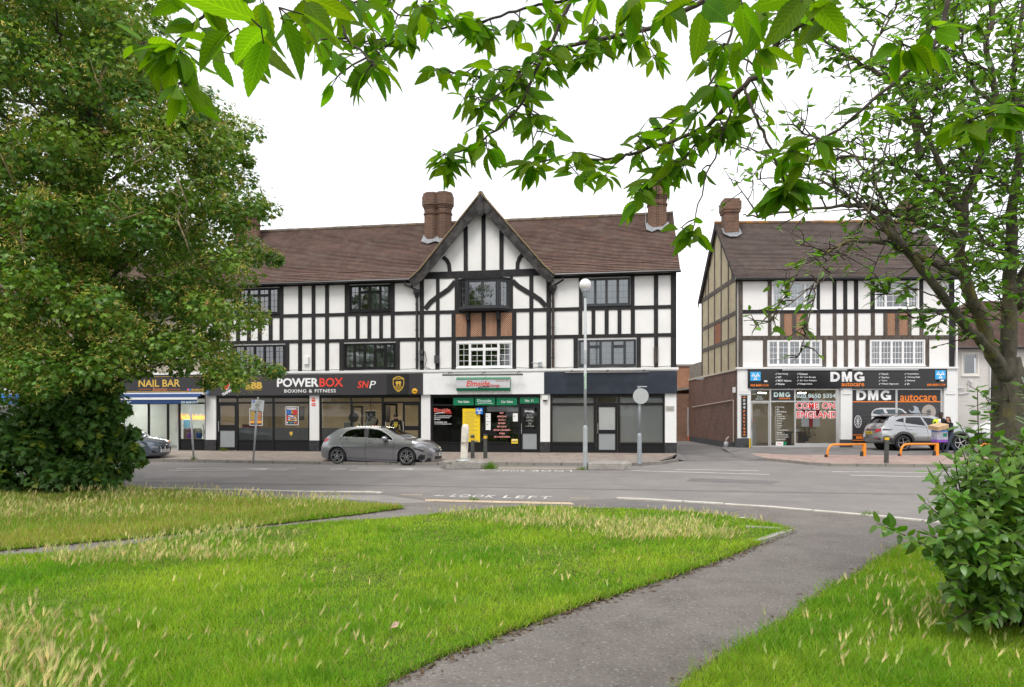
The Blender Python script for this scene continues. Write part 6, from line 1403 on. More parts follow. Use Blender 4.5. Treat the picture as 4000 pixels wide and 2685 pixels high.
r, o = ft('inner_door', 'tan wooden door at the back of the garage office', 'door', FB, y7(1170), 4.9, .27); bb(o, y7(1100), y7(1250), 4.9, 4.95, .27, 2.5, flat('door_tan', (.42, .25, .09)), 'leaf', r); bb(o, y7(1165), y7(1180), 4.88, 4.899, 1.6, 2.0, SBLK, 'plate', r)
r, o = ft('office_desk', 'dark desk with papers inside the flag window', 'desk', FB, y8(120), 1.3, .27); bb(o, y8(30), y8(200), 1.0, 1.7, .95, 1.0, SBLK, 'top', r); bb(o, y8(35), y8(60), 1.05, 1.65, .27, .95, SBLK, 'leg', r); bb(o, y8(175), y8(195), 1.05, 1.65, .27, .95, SBLK, 'leg', r); bb(o, y8(120), y8(155), 1.2, 1.4, 1.0, 1.13, PAPER, 'papers', r)
bushy('office_plant', 'dark green plant inside the garage window below the flag', 'plant', FB, y8(245), 1.5, .5, 1.5, .35, 160, (.03, .08, .035), flat('pot_dark2', (.05, .05, .05)), .2, 9)
for i in range(4): strip('lit ceiling strip number %s counting from the garage door' % ('one', 'two', 'three', 'four')[i], FB, y7(1060 + 260*i), y7(1160 + 260*i), 2.0 + .3*(i % 2), 3.06)
# ================================================================ vehicles
TYRE = mat('tyre_rubber', (.018, .018, .019), .8, bump=.3, bscale=120); CHROME = mat('chrome', (.75, .75, .76), .15, 1.0); RIMS = mat('alloy_silver', (.55, .55, .57), .25, .9); RIMD = mat('alloy_dark', (.03, .03, .032), .3, .5)
CARGL = glass_mat('car_glass', (.22, .25, .26), 1.6); LAMP = mat('headlamp', (.35, .37, .39), .08, .3, coat=1); LAMPD = mat('lamp_dark', (.03, .03, .035), .1, coat=1); TAIL = mat('tail_lamp', (.42, .02, .025), .12, coat=1); TRIMB = mat('trim_black', (.016, .016, .017), .45); SEATM = mat('car_interior', (.03, .03, .032), .8)
PLW = mat('plate_white', (.75, .75, .74), .4); PLY = mat('plate_yellow', (.80, .55, .03), .4); SEAM = mat('panel_gap', (.008, .008, .009), .8)
def catmull(pts, n=5, closed=False):
 out_ = []
 N = len(pts)
 for i in range(N - (0 if closed else 1)):
  p0, p1, p2, p3 = [pts[(i + k) % N] if closed else pts[min(max(i + k, 0), N-1)] for k in (-1, 0, 1, 2)]
  for j in range(n):
   t = j / n; t2, t3 = t*t, t*t*t
   out_.append(tuple(.5*((2*b) + (-a + c)*t + (2*a - 5*b + 4*c - d)*t2 + (-a + 3*b - 3*c + d)*t3) for a, b, c, d in zip(p0, p1, p2, p3)))
 if not closed: out_.append(tuple(pts[-1]))
 return out_
def inside(p, poly):
 x, y = p; c = False; n = len(poly)
 for i in range(n):
  x1, y1 = poly[i]; x2, y2 = poly[(i+1) % n]
  if (y1 > y) != (y2 > y) and x < (x2-x1)*(y-y1)/(y2-y1) + x1: c = not c
 return c
def tri2d(loops, extra):
 """triangulate the inside of loops[0], keeping every loop as an edge line"""
 vs, es = [], []
 for lp in loops:
  k = len(vs); vs += [Vector(p) for p in lp]; es += [(k+i, k + (i+1) % len(lp)) for i in range(len(lp))]
 n0 = len(loops[0])
 vs += [Vector(p) for p in extra if inside(p, loops[0])]
 ov, oe, of, *_ = delaunay_2d_cdt(vs, es, [], 0, 1e-5)
 ov = [tuple(v) for v in ov]
 return ov, [f for f in of if inside(tuple(sum(ov[i][k] for i in f)/3 for k in (0, 1)), loops[0])]
class Car:
 """body built from a side outline (x forward, z up) and a width law; y is the car's left"""
 def __init__(s, spec):
  s.sp = spec
 def w(s, x, z):
  q = s.sp; W = q['W']; zb = q['belt']
  t = max(0, z - zb); ww = W - q['tumble'] * t - .25 * max(0, t - .38)**1.2
  if z < .6: ww -= .32 * (.6 - z)**1.4
  if z > .70: ww -= .38 * (min(z, zb) - .70)**1.15
  if zb - .25 < z < zb: ww += 0
  ww += .010 * math.exp(-((z - .80)/.05)**2) * q.get('crease', 1)
  xf, xr = q['xf'], q['xr']
  if x > xf - q['nf']: u = (x - (xf - q['nf'])) / q['nf']; ww *= 1 - q['kf'] * u**2.2
  if x < xr + q['nr']: u = (xr + q['nr'] - x) / q['nr']; ww *= 1 - q['kr'] * u**2.2
  return max(.1, ww)
 def arc_pts(s, cx, cz, r, z0):
  a0 = math.asin(max(-1, min(1, (z0 - cz) / r))); n = 18
  return [(cx + r*math.cos(a), cz + r*math.sin(a)) for a in [math.pi - a0 - (math.pi - 2*a0) * (1 - i/n) for i in range(n, -1, -1)]]
 def build(s, name, label, cat, loc, rz, paint):
  q = s.sp; root = thing(name, label, cat, loc, rz); s.root = root
  up = catmull(q['upper'], 4)                       # rear bottom, over the roof, to front bottom
  zb = q['sill']
  fa = [(q['wf'] + q['ar']*math.cos(a), q['wr_'] + q['ar']*math.sin(a)) for a in np.linspace(-.12, math.pi + .12, 20)]
  ra = [(q['wb'] + q['ar']*math.cos(a), q['wr_'] + q['ar']*math.sin(a)) for a in np.linspace(-.12, math.pi + .12, 20)]
  low = [(fa[0][0], min(zb + .03, fa[0][1]))] + fa + [(fa[-1][0] - .02, zb), (0, zb), (ra[0][0] + .02, zb)] + ra + [(ra[-1][0], min(zb + .05, ra[-1][1]))]
  loop = up + low
  wl = [catmull(p, 4, True) if q.get('smoothwin', True) else p for p in q['windows']]
  xs = np.arange(q['xr'], q['xf'], .07); zs = np.arange(.2, 1.7, .07)
  extra = [(x, z) for x in xs for z in zs]
  ov, of = tri2d([loop] + wl, extra)
  mb, gl = MB(), {(k, sg): MB() for k in range(len(wl)) for sg in (1, -1)}
  for sg in (1, -1):
   def P(v): return (v[0], sg * s.w(*v), v[1])
   for f in of:
    c = tuple(sum(ov[i][k] for i in f)/3 for k in (0, 1)); tgt = mb
    for k, p in enumerate(wl):
     if inside(c, p): tgt = gl[k, sg]
    f2 = f if sg < 0 else f[::-1]
    tgt.add([P(ov[i]) for i in f2], [(0, 1, 2)])
  NV = 12; rows = []
  for i, (x, z) in enumerate(up):
   a, b = up[max(0, i-1)], up[min(len(up)-1, i+1)]; d = Vector((b[0]-a[0], b[1]-a[1])); d = d.normalized() if d.length > 0 else Vector((1, 0)); nx, nz_ = -d[1], d[0]
   bul = .035 + .13 * abs(nx)**1.3 * q.get('bulge', 1) * (1 if z < q['belt'] + .15 else .55); ww = s.w(x, z); row = []
   for j in range(NV + 1):
    v = 2*j/NV - 1; k = bul * (1 - abs(v)**2.2); row.append(Vector((x + nx*k, ww*v, z + nz_*k)))
   rows.append(row)
  s.rows = rows; s.up = up
  gm = {'windscreen': MB(), 'rear_window': MB()}
  for i in range(len(rows)-1):
   xm, zm = (up[i][0]+up[i+1][0])/2, (up[i][1]+up[i+1][1])/2
   for j in range(NV):
    vm = abs((2*j+1)/NV - 1); t = mb
    for k_, (xa, za, xb, zb2) in q['glass'].items():
     if min(xa, xb) < xm < max(xa, xb) and min(za, zb2) < zm < max(za, zb2) and vm < .9: t = gm[k_]
    t.add([rows[i][j], rows[i+1][j], rows[i+1][j+1], rows[i][j+1]][::-1], [(0, 1, 2, 3)])
  for i in range(8): pass
  mb.quad((q['wb'] - .5, -.7, zb + .02), (q['wf'] + .5, -.7, zb + .02), (q['wf'] + .5, .7, zb + .02), (q['wb'] - .5, .7, zb + .02))
  body = mb.build('body', paint, root, smooth=True)
  me = body.data; bm = bmesh.new(); bm.from_mesh(me); bmesh.ops.remove_doubles(bm, verts=bm.verts[:], dist=.0008); bmesh.ops.recalc_face_normals(bm, faces=bm.faces[:]); bm.to_mesh(me); bm.free()
  me.set_sharp_from_angle(angle=R(38))
  s.body = body
  def weld(ob):
   b_ = bmesh.new(); b_.from_mesh(ob.data); bmesh.ops.remove_doubles(b_, verts=b_.verts[:], dist=.0008); bmesh.ops.recalc_face_normals(b_, faces=b_.faces[:]); b_.to_mesh(ob.data); b_.free(); return ob
  for m in gl.values():
   g = weld(m.build('side_window', CARGL, root, smooth=True))
  for k_, m in gm.items():
   if m.v: weld(m.build(k_, CARGL, root, smooth=True))
  cab = MB(); cab.box(q['cab'][0], q['cab'][1], -.62, .62, zb + .1, q['belt'] - .04)
  for xs_ in (q['seat'], q['seat'] - .95):
   for y in (-.36, .36): cab.box(xs_ - .1, xs_ + .12, y - .22, y + .22, q['belt'] - .06, q['belt'] + .22); cab.box(xs_ - .06, xs_ + .06, y - .12, y + .12, q['belt'] + .23, q['belt'] + .38)
  cab.build('interior', SEATM, root)
  for x in (q['wf'], q['wb']):
   k = MB(); k.lathe([(q['ar'] + .01, -.72), (q['ar'] + .01, .72)], (x, 0, q['wr_']), 24, 'y', False); k.build('wheel_well', SEAM, root)
  return root
 def seam(s, pts, r=.005, m=None, off=.002, name='panel_gap', sides=(1, -1)):
  for sg in sides:
   MB().tube([(x, sg * (s.w(x, z) + off), z) for x, z in catmull(pts, 4)], r, 5).build(name, m or SEAM, s.root)
 def patch(s, poly, m, name, off=.006, sides=(1, -1), step=.05, smooth=False, par=None):
  if smooth: poly = catmull(poly, 4, True)
  x0, x1 = min(p[0] for p in poly), max(p[0] for p in poly); z0, z1 = min(p[1] for p in poly), max(p[1] for p in poly)
  ov, of = tri2d([poly], [(x, z) for x in np.arange(x0, x1, step) for z in np.arange(z0, z1, step)])
  for sg in sides:
   mb = MB()
   for f in of: mb.add([(ov[i][0], sg * (s.w(*ov[i]) + off), ov[i][1]) for i in (f if sg < 0 else f[::-1])], [(0, 1, 2)])
   mb.build(name, m, par or s.root, smooth=True)
 def end_x(s, z, yfrac, front):
  best = None
  zz = [(r[0].z, r) for r in s.rows]
  rows = [r for r, u in zip(s.rows, s.up) if (u[0] > 0) == front]
  rows.sort(key=lambda r: r[0].z)
  for a, b in zip(rows, rows[1:]):
   if a[0].z <= z <= b[0].z and abs(b[0].z - a[0].z) > 1e-6:
    t = (z - a[0].z) / (b[0].z - a[0].z); j = (yfrac + 1) / 2 * (len(a)-1); j0 = min(int(j), len(a)-2); u = j - j0
    pa = a[j0].lerp(a[j0+1], u); pb = b[j0].lerp(b[j0+1], u); x = pa.lerp(pb, t).x
    best = x if best is None else (max(best, x) if front else min(best, x))
  return best if best is not None else (s.sp['xf'] if front else s.sp['xr'])
 def face(s, poly, m, name, front=True, off=.012, step=.05, par=None, smooth=False):
  """patch on the nose or tail; poly in (y fraction -1..1, z)"""
  if smooth: poly = catmull(poly, 4, True)
  x0, x1 = min(p[0] for p in poly), max(p[0] for p in poly); z0, z1 = min(p[1] for p in poly), max(p[1] for p in poly)
  ov, of = tri2d([poly], [(x, z) for x in np.arange(x0, x1, step) for z in np.arange(z0, z1, step)])
  mb = MB(); sg = 1 if front else -1
  def P(v):
   x = s.end_x(v[1], v[0], front); return (x + sg*off, s.w(min(x, s.sp['xf']) if front else max(x, s.sp['xr']), v[1]) * v[0] * (1 if abs(v[0]) < .98 else 1), v[1])
  for f in of: mb.add([P(ov[i]) for i in (f if front else f[::-1])], [(0, 1, 2)])
  return mb.build(name, m, par or s.root, smooth=True)
 def wheels(s, r, wid, rim_fn, track=None):
  q = s.sp; w0 = track or q['W'] - .02
  for x in (q['wf'], q['wb']):
   for sg in (-1, 1):
    o = (x, sg * (w0 - wid/2), q['r'])
    wh = bpy.data.objects.new('wheel', None); C.objects.link(wh); wh.parent = s.root; wh.location = o; wh.empty_display_size = .1
    if sg > 0: wh.rotation_euler = (0, 0, math.pi)
    MB().lathe([(r*.70, -wid/2), (r*.9, -wid/2), (r*.985, -wid*.36), (r, 0), (r*.985, wid*.36), (r*.9, wid/2), (r*.74, wid/2), (r*.70, wid*.36)], (0, 0, 0), 36, 'y', False).build('tyre', TYRE, wh, smooth=True)
    rim_fn(wh, r, wid)
def rim5(dark=True, spokes=5, wide=.13, twist=.0, double=True, face=None):
 def f(wh, r, wid):
  d = MB(); yo = wid/2 - .03; R_ = r * .72
  d.lathe([(0, yo - .05), (R_, yo - .05)], (0, 0, 0), 30, 'y'); d.lathe([(R_*.98, yo - .09), (R_*.98, yo + .02), (R_*1.02, yo + .025), (R_*1.02, yo - .09)], (0, 0, 0), 36, 'y', False)
  d.build('rim_well', RIMD if dark else GREY, wh)
  k = MB(); rg = MB()
  rg.lathe([(R_*.93, yo + .005), (R_*.93, yo + .022), (R_*1.0, yo + .026), (R_*1.0, yo)], (0, 0, 0), 36, 'y', False)
  for i in range(spokes):
   a = math.pi/2 + 2*math.pi*i/spokes
   def pt(rad, off): return (rad*math.cos(a) - off*math.sin(a), rad*math.sin(a) + off*math.cos(a))
   for sgn in ((-1, 1) if double else (0,)):
    w0, w1 = R_*wide*.9, R_*wide*.55
    c0, c1 = sgn * R_*.10, sgn * R_*.17 + twist*R_
    k.prism([pt(R_*.12, c0 - w0*.4), pt(R_*.95, c1 - w1*.55), pt(R_*.95, c1 + w1*.55), pt(R_*.12, c0 + w0*.4)], -(yo + .022), -(yo - .01))
  k.lathe([(0, yo + .028), (R_*.16, yo + .026), (R_*.2, yo)], (0, 0, 0), 16, 'y')
  k.v += []
  kk = len(k.v); k.v += rg.v; k.f += [[i + kk for i in q] for q in rg.f]; k.m += [0]*len(rg.f)
  k.build('rim', face or RIMS, wh)
 return f
def mirrors(car, x, z, paint):
 for sg in (1, -1):
  y = car.w(x, z)
  m = MB(); prof = [(0, -.10), (.055, -.09), (.085, -.03), (.085, .04), (.06, .09), (0, .10)]
  m.lathe([(r_, h) for r_, h in prof], (x, sg * (y + .13), z + .06), 12, 'x')
  for v in m.v: v.y = sg*(y + .13) + (v.y - sg*(y + .13)) * 1.35
  o = m.build('wing_mirror', paint, car.root, smooth=True)
  MB().box(x - .04, x + .05, sg*(y - .02), sg*(y + .1), z - .035, z + .02).build('mirror_stalk', TRIMB, o)
def plate(car, text, front, m, z, hw_=.26, h=.056, yc=0.0):
 sg = 1 if front else -1; x = car.end_x(z, 0, front) + sg*.02
 p = MB(); p.box(x - .006, x + .008, yc - hw_, yc + hw_, z - h, z + h); o = p.build('number_plate', m, car.root)
 t = fit_text(text, -hw_*.86, hw_*.86, -h*.62, h*.62, 0, SBLK, o, thick=.003, bold=.015)
 M = Matrix.Translation((x + sg*.009, yc, z)) @ Matrix.Rotation(R(90) if front else R(-90), 4, 'Z'); t.data.transform(M)
PAINT_G = mat('paint_gunmetal', (.36, .36, .38), .24, .8, coat=.8); PAINT_B = mat('paint_blue_grey', (.15, .18, .225), .25, .7, coat=.9); PAINT_S = mat('paint_silver', (.40, .405, .41), .25, .75, coat=.9); PAINT_W = mat('paint_white', (.78, .78, .78), .3, coat=.6)
# ---- grey hatchback parked by the gym (right side towards us)
hx_ = lambda X: (X - 977)*.00248 if 425 <= X <= 1530 else (1.372 + (X-1530)*.00248*.73 if X > 1530 else -1.369 + (X-425)*.00248*1.22)
hz_ = lambda Y: (842 - Y)*.00248
def H(*pts): return [(hx_(x), hz_(y)) for x, y in pts]
hatch = Car(dict(W=.895, belt=.96, tumble=.42, xf=2.26, xr=-2.12, nf=.75, kf=.34, nr=.55, kr=.22, sill=.20, wf=1.372, wb=-1.369, ar=.365, wr_=.33, r=.325, cab=(-1.7, 1.0), seat=.25,
 upper=H((275, 760), (205, 735), (186, 690), (190, 620), (212, 545), (235, 490), (262, 440), (320, 385), (400, 318), (450, 296), (560, 279), (700, 269), (900, 266), (1040, 274), (1140, 293), (1250, 338), (1370, 395), (1490, 452), (1600, 466), (1750, 490), (1890, 530), (1980, 578), (2012, 620), (2022, 680), (2018, 740), (2000, 790), (1900, 806)),
 windows=[H((482, 415), (520, 372), (570, 335), (640, 312), (740, 303), (872, 300), (872, 428), (700, 422)), H((895, 301), (980, 304), (1080, 320), (1180, 365), (1260, 415), (1308, 462), (1100, 442), (895, 429))],
 glass={'windscreen': (hx_(1150), hz_(300), hx_(1485), hz_(452)), 'rear_window': (hx_(300), hz_(395), hx_(395), hz_(325))}, smoothwin=True))
near = FARK[2] + Vector((0, 0, 0))
cm = Vector((gp(1310, 1816).x + .35, 0, 0))
rw, fw = gp(1310, 1816.5), gp(1592, 1819)
hd = Vector((math.cos(R(10.2)), -math.sin(R(10.2)), 0)); mid = (rw + fw)/2; side = Vector((-hd.y, hd.x, 0))
hr = hatch.build('parked_hatchback', 'gunmetal grey hatchback parked at the kerb in front of the gym', 'car', mid + side*.88, -R(10.2), PAINT_G)
hatch.wheels(.325, .22, rim5(True, 5, .16), .87)
for pts in (H((882, 295), (880, 400), (882, 520), (876, 640), (874, 765)), H((1325, 470), (1330, 540), (1322, 650), (1308, 770)), H((466, 425), (480, 470), (530, 550), (575, 640), (590, 745))): hatch.seam(pts)
hatch.seam(H((474, 418), (510, 368), (565, 328), (640, 304), (760, 294), (900, 291), (1010, 298), (1110, 322), (1200, 365), (1275, 418), (1318, 468)), .011, CHROME, .004, 'chrome_trim'); hatch.seam(H((474, 420), (700, 426), (900, 433), (1100, 447), (1318, 470)), .010, CHROME, .004, 'chrome_trim')
hatch.patch(H((835, 303), (905, 303), (915, 428), (850, 426)), TRIMB, 'door_pillar', .004)
for x, z in ((580, 470), (960, 488)):
 hatch.patch(H((x - 42, z - 12), (x, z - 16), (x + 42, z - 6), (x + 42, z + 10), (x, z + 16), (x - 40, z + 6)), TRIMB, 'handle_recess', .003); hatch.seam(H((x - 44, z), (x + 44, z + 4)), .014, CHROME, .02, 'door_handle')
hatch.patch(H((236, 500), (244, 462), (268, 438), (306, 448), (300, 470), (262, 498)), TAIL, 'tail_light', .008, smooth=True)
hatch.patch(H((1676, 574), (1712, 560), (1800, 572), (1895, 600), (1870, 640), (1790, 618), (1720, 596)), LAMPD, 'headlight', .010, smooth=False)
hatch.patch(H((1685, 572), (1715, 563), (1800, 576), (1890, 602), (1880, 612), (1790, 590), (1715, 576)), LAMP, 'headlight_strip', .014)
hatch.patch(H((1745, 755), (1770, 705), (1830, 675), (1905, 690), (1890, 740), (1820, 770)), TRIMB, 'air_intake', .010); hatch.patch(H((1880, 790), (1940, 735), (2000, 730), (2003, 785)), TRIMB, 'air_intake', .010)
hatch.patch(H((575, 735), (1380, 770), (1365, 800), (580, 772)), mat('sill_grey', (.25, .25, .27), .35, .6), 'side_skirt', .02); hatch.patch(H((560, 772), (1390, 798), (1390, 812), (560, 790)), TRIMB, 'side_skirt_lip', .01)
hatch.face([(-.62, .50), (-.7, .62), (-.55, .66), (.55, .66), (.7, .62), (.62, .50)], TRIMB, 'grille', True, .014); hatch.face([(-.8, .22), (-.75, .34), (.75, .34), (.8, .22)], TRIMB, 'air_intake', True, .012)
st = MB(); zc = .58; xg_ = hatch.end_x(zc, 0, True) + .03
for v in MB().v: pass
st.lathe([(.085, 0), (.085, .014), (.1, .014), (.1, 0)], (0, 0, 0), 24, 'x', False)
for k in range(3): a = math.pi/2 + k*2.0944; st.add([(.012, .09*math.cos(a), .09*math.sin(a)), (.004, .016*math.cos(a+1.05), .016*math.sin(a+1.05)), (.004, .016*math.cos(a-1.05), .016*math.sin(a-1.05))], [(0, 1, 2), (2, 1, 0)])
for v in st.v: v += Vector((xg_, 0, zc))
st.build('emblem', CHROME, hr); plate(hatch, 'LJ74 XEV', True, PLW, .40); plate(hatch, 'LJ74 XEV', False, PLY, .62)
mirrors(hatch, hx_(1195), hz_(462), PAINT_G)
for i, p in enumerate(((-.16, .72), )): pass
# ---- blue grey hatchback half hidden by the maple
kz = .0039
bxl = lambda X: (X - 1280) * .0039 * 1.0
b1s = Car(dict(W=.90, belt=.97, tumble=.42, xf=2.21, xr=-2.1, nf=.7, kf=.30, nr=.55, kr=.2, sill=.20, wf=1.335, wb=-1.335, ar=.36, wr_=.325, r=.32, cab=(-1.7, 1.0), seat=.2,
 upper=[(-1.85, .24), (-2.06, .3), (-2.1, .55), (-2.05, .85), (-1.95, 1.0), (-1.75, 1.2), (-1.62, 1.36), (-1.2, 1.42), (-.5, 1.44), (.1, 1.42), (.45, 1.33), (.8, 1.16), (1.12, 1.0), (1.5, .95), (1.9, .86), (2.1, .76), (2.19, .62), (2.21, .45), (2.17, .28), (2.0, .22)],
 windows=[[(-1.45, 1.02), (-1.3, 1.22), (-.9, 1.34), (-.3, 1.36), (-.3, 1.0)], [(-.22, 1.36), (.15, 1.33), (.55, 1.18), (.82, 1.0), (-.22, .98)]],
 glass={'windscreen': (.5, 1.31, 1.1, 1.01), 'rear_window': (-1.9, 1.05, -1.62, 1.34)}))
fwb = gp(493, 1806); hd = Vector((math.cos(R(9.5)), -math.sin(R(9.5)), 0)); side = Vector((-hd.y, hd.x, 0))
br_ = b1s.build('parked_hatchback', 'blue grey hatchback with twin oval grille parked by the nail bar', 'car', fwb - hd*1.335 + side*.88, -R(9.5), PAINT_B)
b1s.wheels(.32, .22, rim5(True, 5, .17), .87)
for sg in (-1, 1):
 b1s.face([(sg*.04, .42), (sg*.05, .60), (sg*.12, .66), (sg*.30, .665), (sg*.36, .60), (sg*.30, .44), (sg*.16, .40)][::sg], CHROME, 'grille_frame', True, .016)
 b1s.face([(sg*.065, .44), (sg*.075, .60), (sg*.13, .64), (sg*.29, .645), (sg*.33, .59), (sg*.285, .46), (sg*.16, .425)][::sg], TRIMB, 'grille', True, .022)
 for k in range(6):
  t = .1 + .032*k; b1s.face([(sg*(t), .45), (sg*(t), .62), (sg*(t+.010), .62), (sg*(t+.010), .45)][::sg], CHROME, 'grille_bar', True, .027)
 b1s.face([(sg*.45, .60), (sg*.5, .68), (sg*.93, .74), (sg*.97, .70), (sg*.9, .60), (sg*.62, .56)][::sg], LAMP, 'headlight', True, .012)
 b1s.face([(sg*.55, .36), (sg*.72, .40), (sg*.92, .46), (sg*.9, .34), (sg*.62, .30)][::sg], TRIMB, 'air_intake', True, .012)
b1s.patch([(1.62, .72), (1.78, .76), (2.02, .72), (2.1, .64), (1.98, .60), (1.76, .66)], LAMP, 'headlight', .012)
b1s.face([(-.5, .25), (-.45, .36), (.45, .36), (.5, .25)], TRIMB, 'air_intake', True, .012)
plate(b1s, 'YS70 DDW', True, PLW, .43); b1s.seam([(.98, .95), (1.0, .6), (.92, .3)]); b1s.seam([(-.26, 1.4), (-.26, .3)]); mirrors(b1s, .72, 1.0, PAINT_B)
# ---- silver crossover on the forecourt, tail towards the left
suv = Car(dict(W=.93, belt=1.06, tumble=.40, xf=2.2, xr=-2.3, nf=.7, kf=.30, nr=.6, kr=.2, sill=.30, wf=1.34, wb=-1.34, ar=.42, wr_=.36, r=.36, cab=(-1.9, 1.0), seat=.2, crease=1.3,
 upper=[(-1.95, .34), (-2.2, .40), (-2.3, .55), (-2.28, .80), (-2.25, 1.0), (-2.2, 1.10), (-2.05, 1.28), (-1.86, 1.50), (-1.78, 1.585), (-1.5, 1.62), (-.9, 1.655), (-.2, 1.65), (.25, 1.60), (.6, 1.46), (.95, 1.27), (1.22, 1.12), (1.6, 1.07), (1.95, .98), (2.12, .87), (2.2, .65), (2.17, .42), (2.0, .32)],
 windows=[[(-1.62, 1.36), (-1.42, 1.46), (-1.16, 1.515), (-1.22, 1.30)], [(-1.10, 1.525), (-.7, 1.545), (-.36, 1.54), (-.22, 1.14), (-1.14, 1.27)], [(-.26, 1.53), (.12, 1.50), (.55, 1.32), (.92, 1.10), (-.10, 1.13)]],
 glass={'windscreen': (.45, 1.55, 1.2, 1.13), 'rear_window': (-2.1, 1.16, -1.85, 1.5)}, smoothwin=False))
rw = at(3530, 1757, 31.2); rw.z = 0
hd = Vector((math.cos(R(3)), math.sin(R(3)), 0)); side = Vector((-hd.y, hd.x, 0))
sr = suv.build('parked_crossover', 'silver crossover car with black wheel arches parked on the garage forecourt', 'car', rw + hd*1.34 + side*.9 + Vector((0, 0, .225)), R(3), PAINT_S)
suv.wheels(.36, .235, rim5(True, 5, .24, .22, False), .92)
CLAD = mat('cladding_grey', (.035, .035, .038), .6)
def ringp(cx, r0, r1, n=14): return [(cx + r1*math.cos(a), .36 + r1*math.sin(a)*1.02) for a in np.linspace(-.05, math.pi + .05, n)] + [(cx + r0*math.cos(a), .36 + r0*math.sin(a)) for a in np.linspace(math.pi + .05, -.05, n)]
for cx_ in (1.34, -1.34): suv.patch(ringp(cx_, .425, .53), CLAD, 'arch_cladding', .012, step=.06)
suv.patch([(-.86, .32), (.86, .32), (.84, .46), (-.84, .46)], CLAD, 'sill_cladding', .012); suv.patch([(-2.25, .38), (-1.84, .36), (-1.86, .58), (-2.22, .66)], CLAD, 'bumper_cladding', .010)
suv.face([(-.96, .40), (-.96, .60), (.96, .60), (.96, .40)], CLAD, 'bumper_cladding', False, .010); suv.face([(-.5, .40), (-.4, .5), (.4, .5), (.5, .40)], GREY, 'skid_plate', False, .022)
suv.face([(-.97, .93), (-.97, 1.02), (.97, 1.02), (.97, .93)], LAMPD, 'tail_light_bar', False, .012)
for sg in (-1, 1):
 suv.face([(sg*.56, .82), (sg*.62, 1.0), (sg*.98, 1.0), (sg*.98, .90)][::sg], TAIL, 'tail_light', False, .016); suv.face([(sg*.62, .55), (sg*.62, .61), (sg*.82, .61), (sg*.82, .55)][::sg], TAIL, 'rear_reflector', False, .018)
suv.patch([(-2.24, .93), (-2.2, 1.02), (-1.78, 1.0), (-1.95, .94)], LAMPD, 'tail_light', .012)
plate(suv, 'LF71 WSL', False, PLY, .82)
sp = MB(); sp.slab([(-2.02, -.58), (-1.74, -.60), (-1.74, .60), (-2.02, .58)], 1.565, 1.60); sp.build('roof_spoiler', TRIMB, sr)
for sg in (-1, 1): MB().tube([(-1.5, sg*.62, 1.64), (-1.3, sg*.61, 1.70), (-.4, sg*.60, 1.725), (.15, sg*.60, 1.66)], .018, 6).build('roof_rail', TRIMB, sr)
for pts in ([(-.28, 1.6), (-.2, 1.1), (-.2, .5)], [(-1.2, 1.56), (-1.22, 1.2), (-1.05, .8), (-.9, .5)], [(.9, 1.08), (.92, .8), (.86, .5)]): suv.seam(pts)
suv.seam([(-1.7, 1.18), (-.9, 1.12), (.2, 1.06), (1.0, 1.02)], .012, CLAD, .0, 'belt_trim')
for x in (-.95, .05): suv.seam([(x - .1, 1.0), (x + .1, .995)], .016, CHROME, .02, 'door_handle')
mirrors(suv, .78, 1.12, PAINT_S)
# ---- white van beyond the right hand tree
van = Car(dict(W=.97, belt=1.25, tumble=.18, xf=2.6, xr=-2.6, nf=.7, kf=.22, nr=.3, kr=.06, sill=.30, wf=1.6, wb=-1.5, ar=.40, wr_=.35, r=.34, cab=(.0, 1.6), seat=.9,
 upper=[(-2.5, .34), (-2.6, .45), (-2.6, 1.0), (-2.58, 1.7), (-2.5, 2.05), (-2.3, 2.12), (-1, 2.15), (.6, 2.12), (1.0, 2.02), (1.4, 1.65), (1.75, 1.3), (2.2, 1.15), (2.5, 1.0), (2.6, .75), (2.58, .45), (2.4, .34)],
 windows=[[(.55, 1.25), (.55, 1.85), (.95, 1.85), (1.5, 1.25)]], glass={'windscreen': (1.0, 2.0, 1.75, 1.3), 'rear_window': (-9, 9, -9.1, 9.1)}, smoothwin=False))
vp = at(3900, 1745, 34)
vr = van.build('white_van', 'white van parked beyond the tree trunk at the right edge', 'van', (vp.x + 2.0, 34.6, .22), R(185), PAINT_W)
van.wheels(.34, .22, rim5(False, 6, .2, 0, False)); van.seam([(.5, 2.0), (.5, .5)]); van.patch([(2.2, .85), (2.3, 1.0), (2.5, .95), (2.55, .8)], LAMP, 'headlight', .01); van.face([(-.6, .55), (-.6, .8), (.6, .8), (.6, .55)], TRIMB, 'grille', True); mirrors(van, 1.35, 1.3, TRIMB)
# ================================================================ street furniture
STEEL = mat('painted_steel', (.40, .43, .44), .5, .2, var=.12, scale=3, dirt=(.3, .31, .3), dscale=4); STEELD = mat('grey_steel', (.30, .335, .36), .5, .2, var=.1, scale=3); CONC = mat('island_concrete', (.30, .28, .255), .95, var=.3, scale=4, bump=.7, bscale=40, dirt=(.16, .15, .135), dscale=3); BOLL = mat('bollard_dark', (.055, .058, .052), .75, var=.35, scale=9, dirt=(.10, .11, .095), dscale=6); BAND = mat('band_yellow', (.70, .42, .02), .5, var=.15, scale=12); GLOBE = mat('globe_white', (.80, .78, .76), .35); OPAL = mat('opal_plastic', (.70, .66, .58), .5, var=.12, scale=5, dirt=(.5, .44, .36), dscale=3)
WEEDC = (.10, .22, .02)
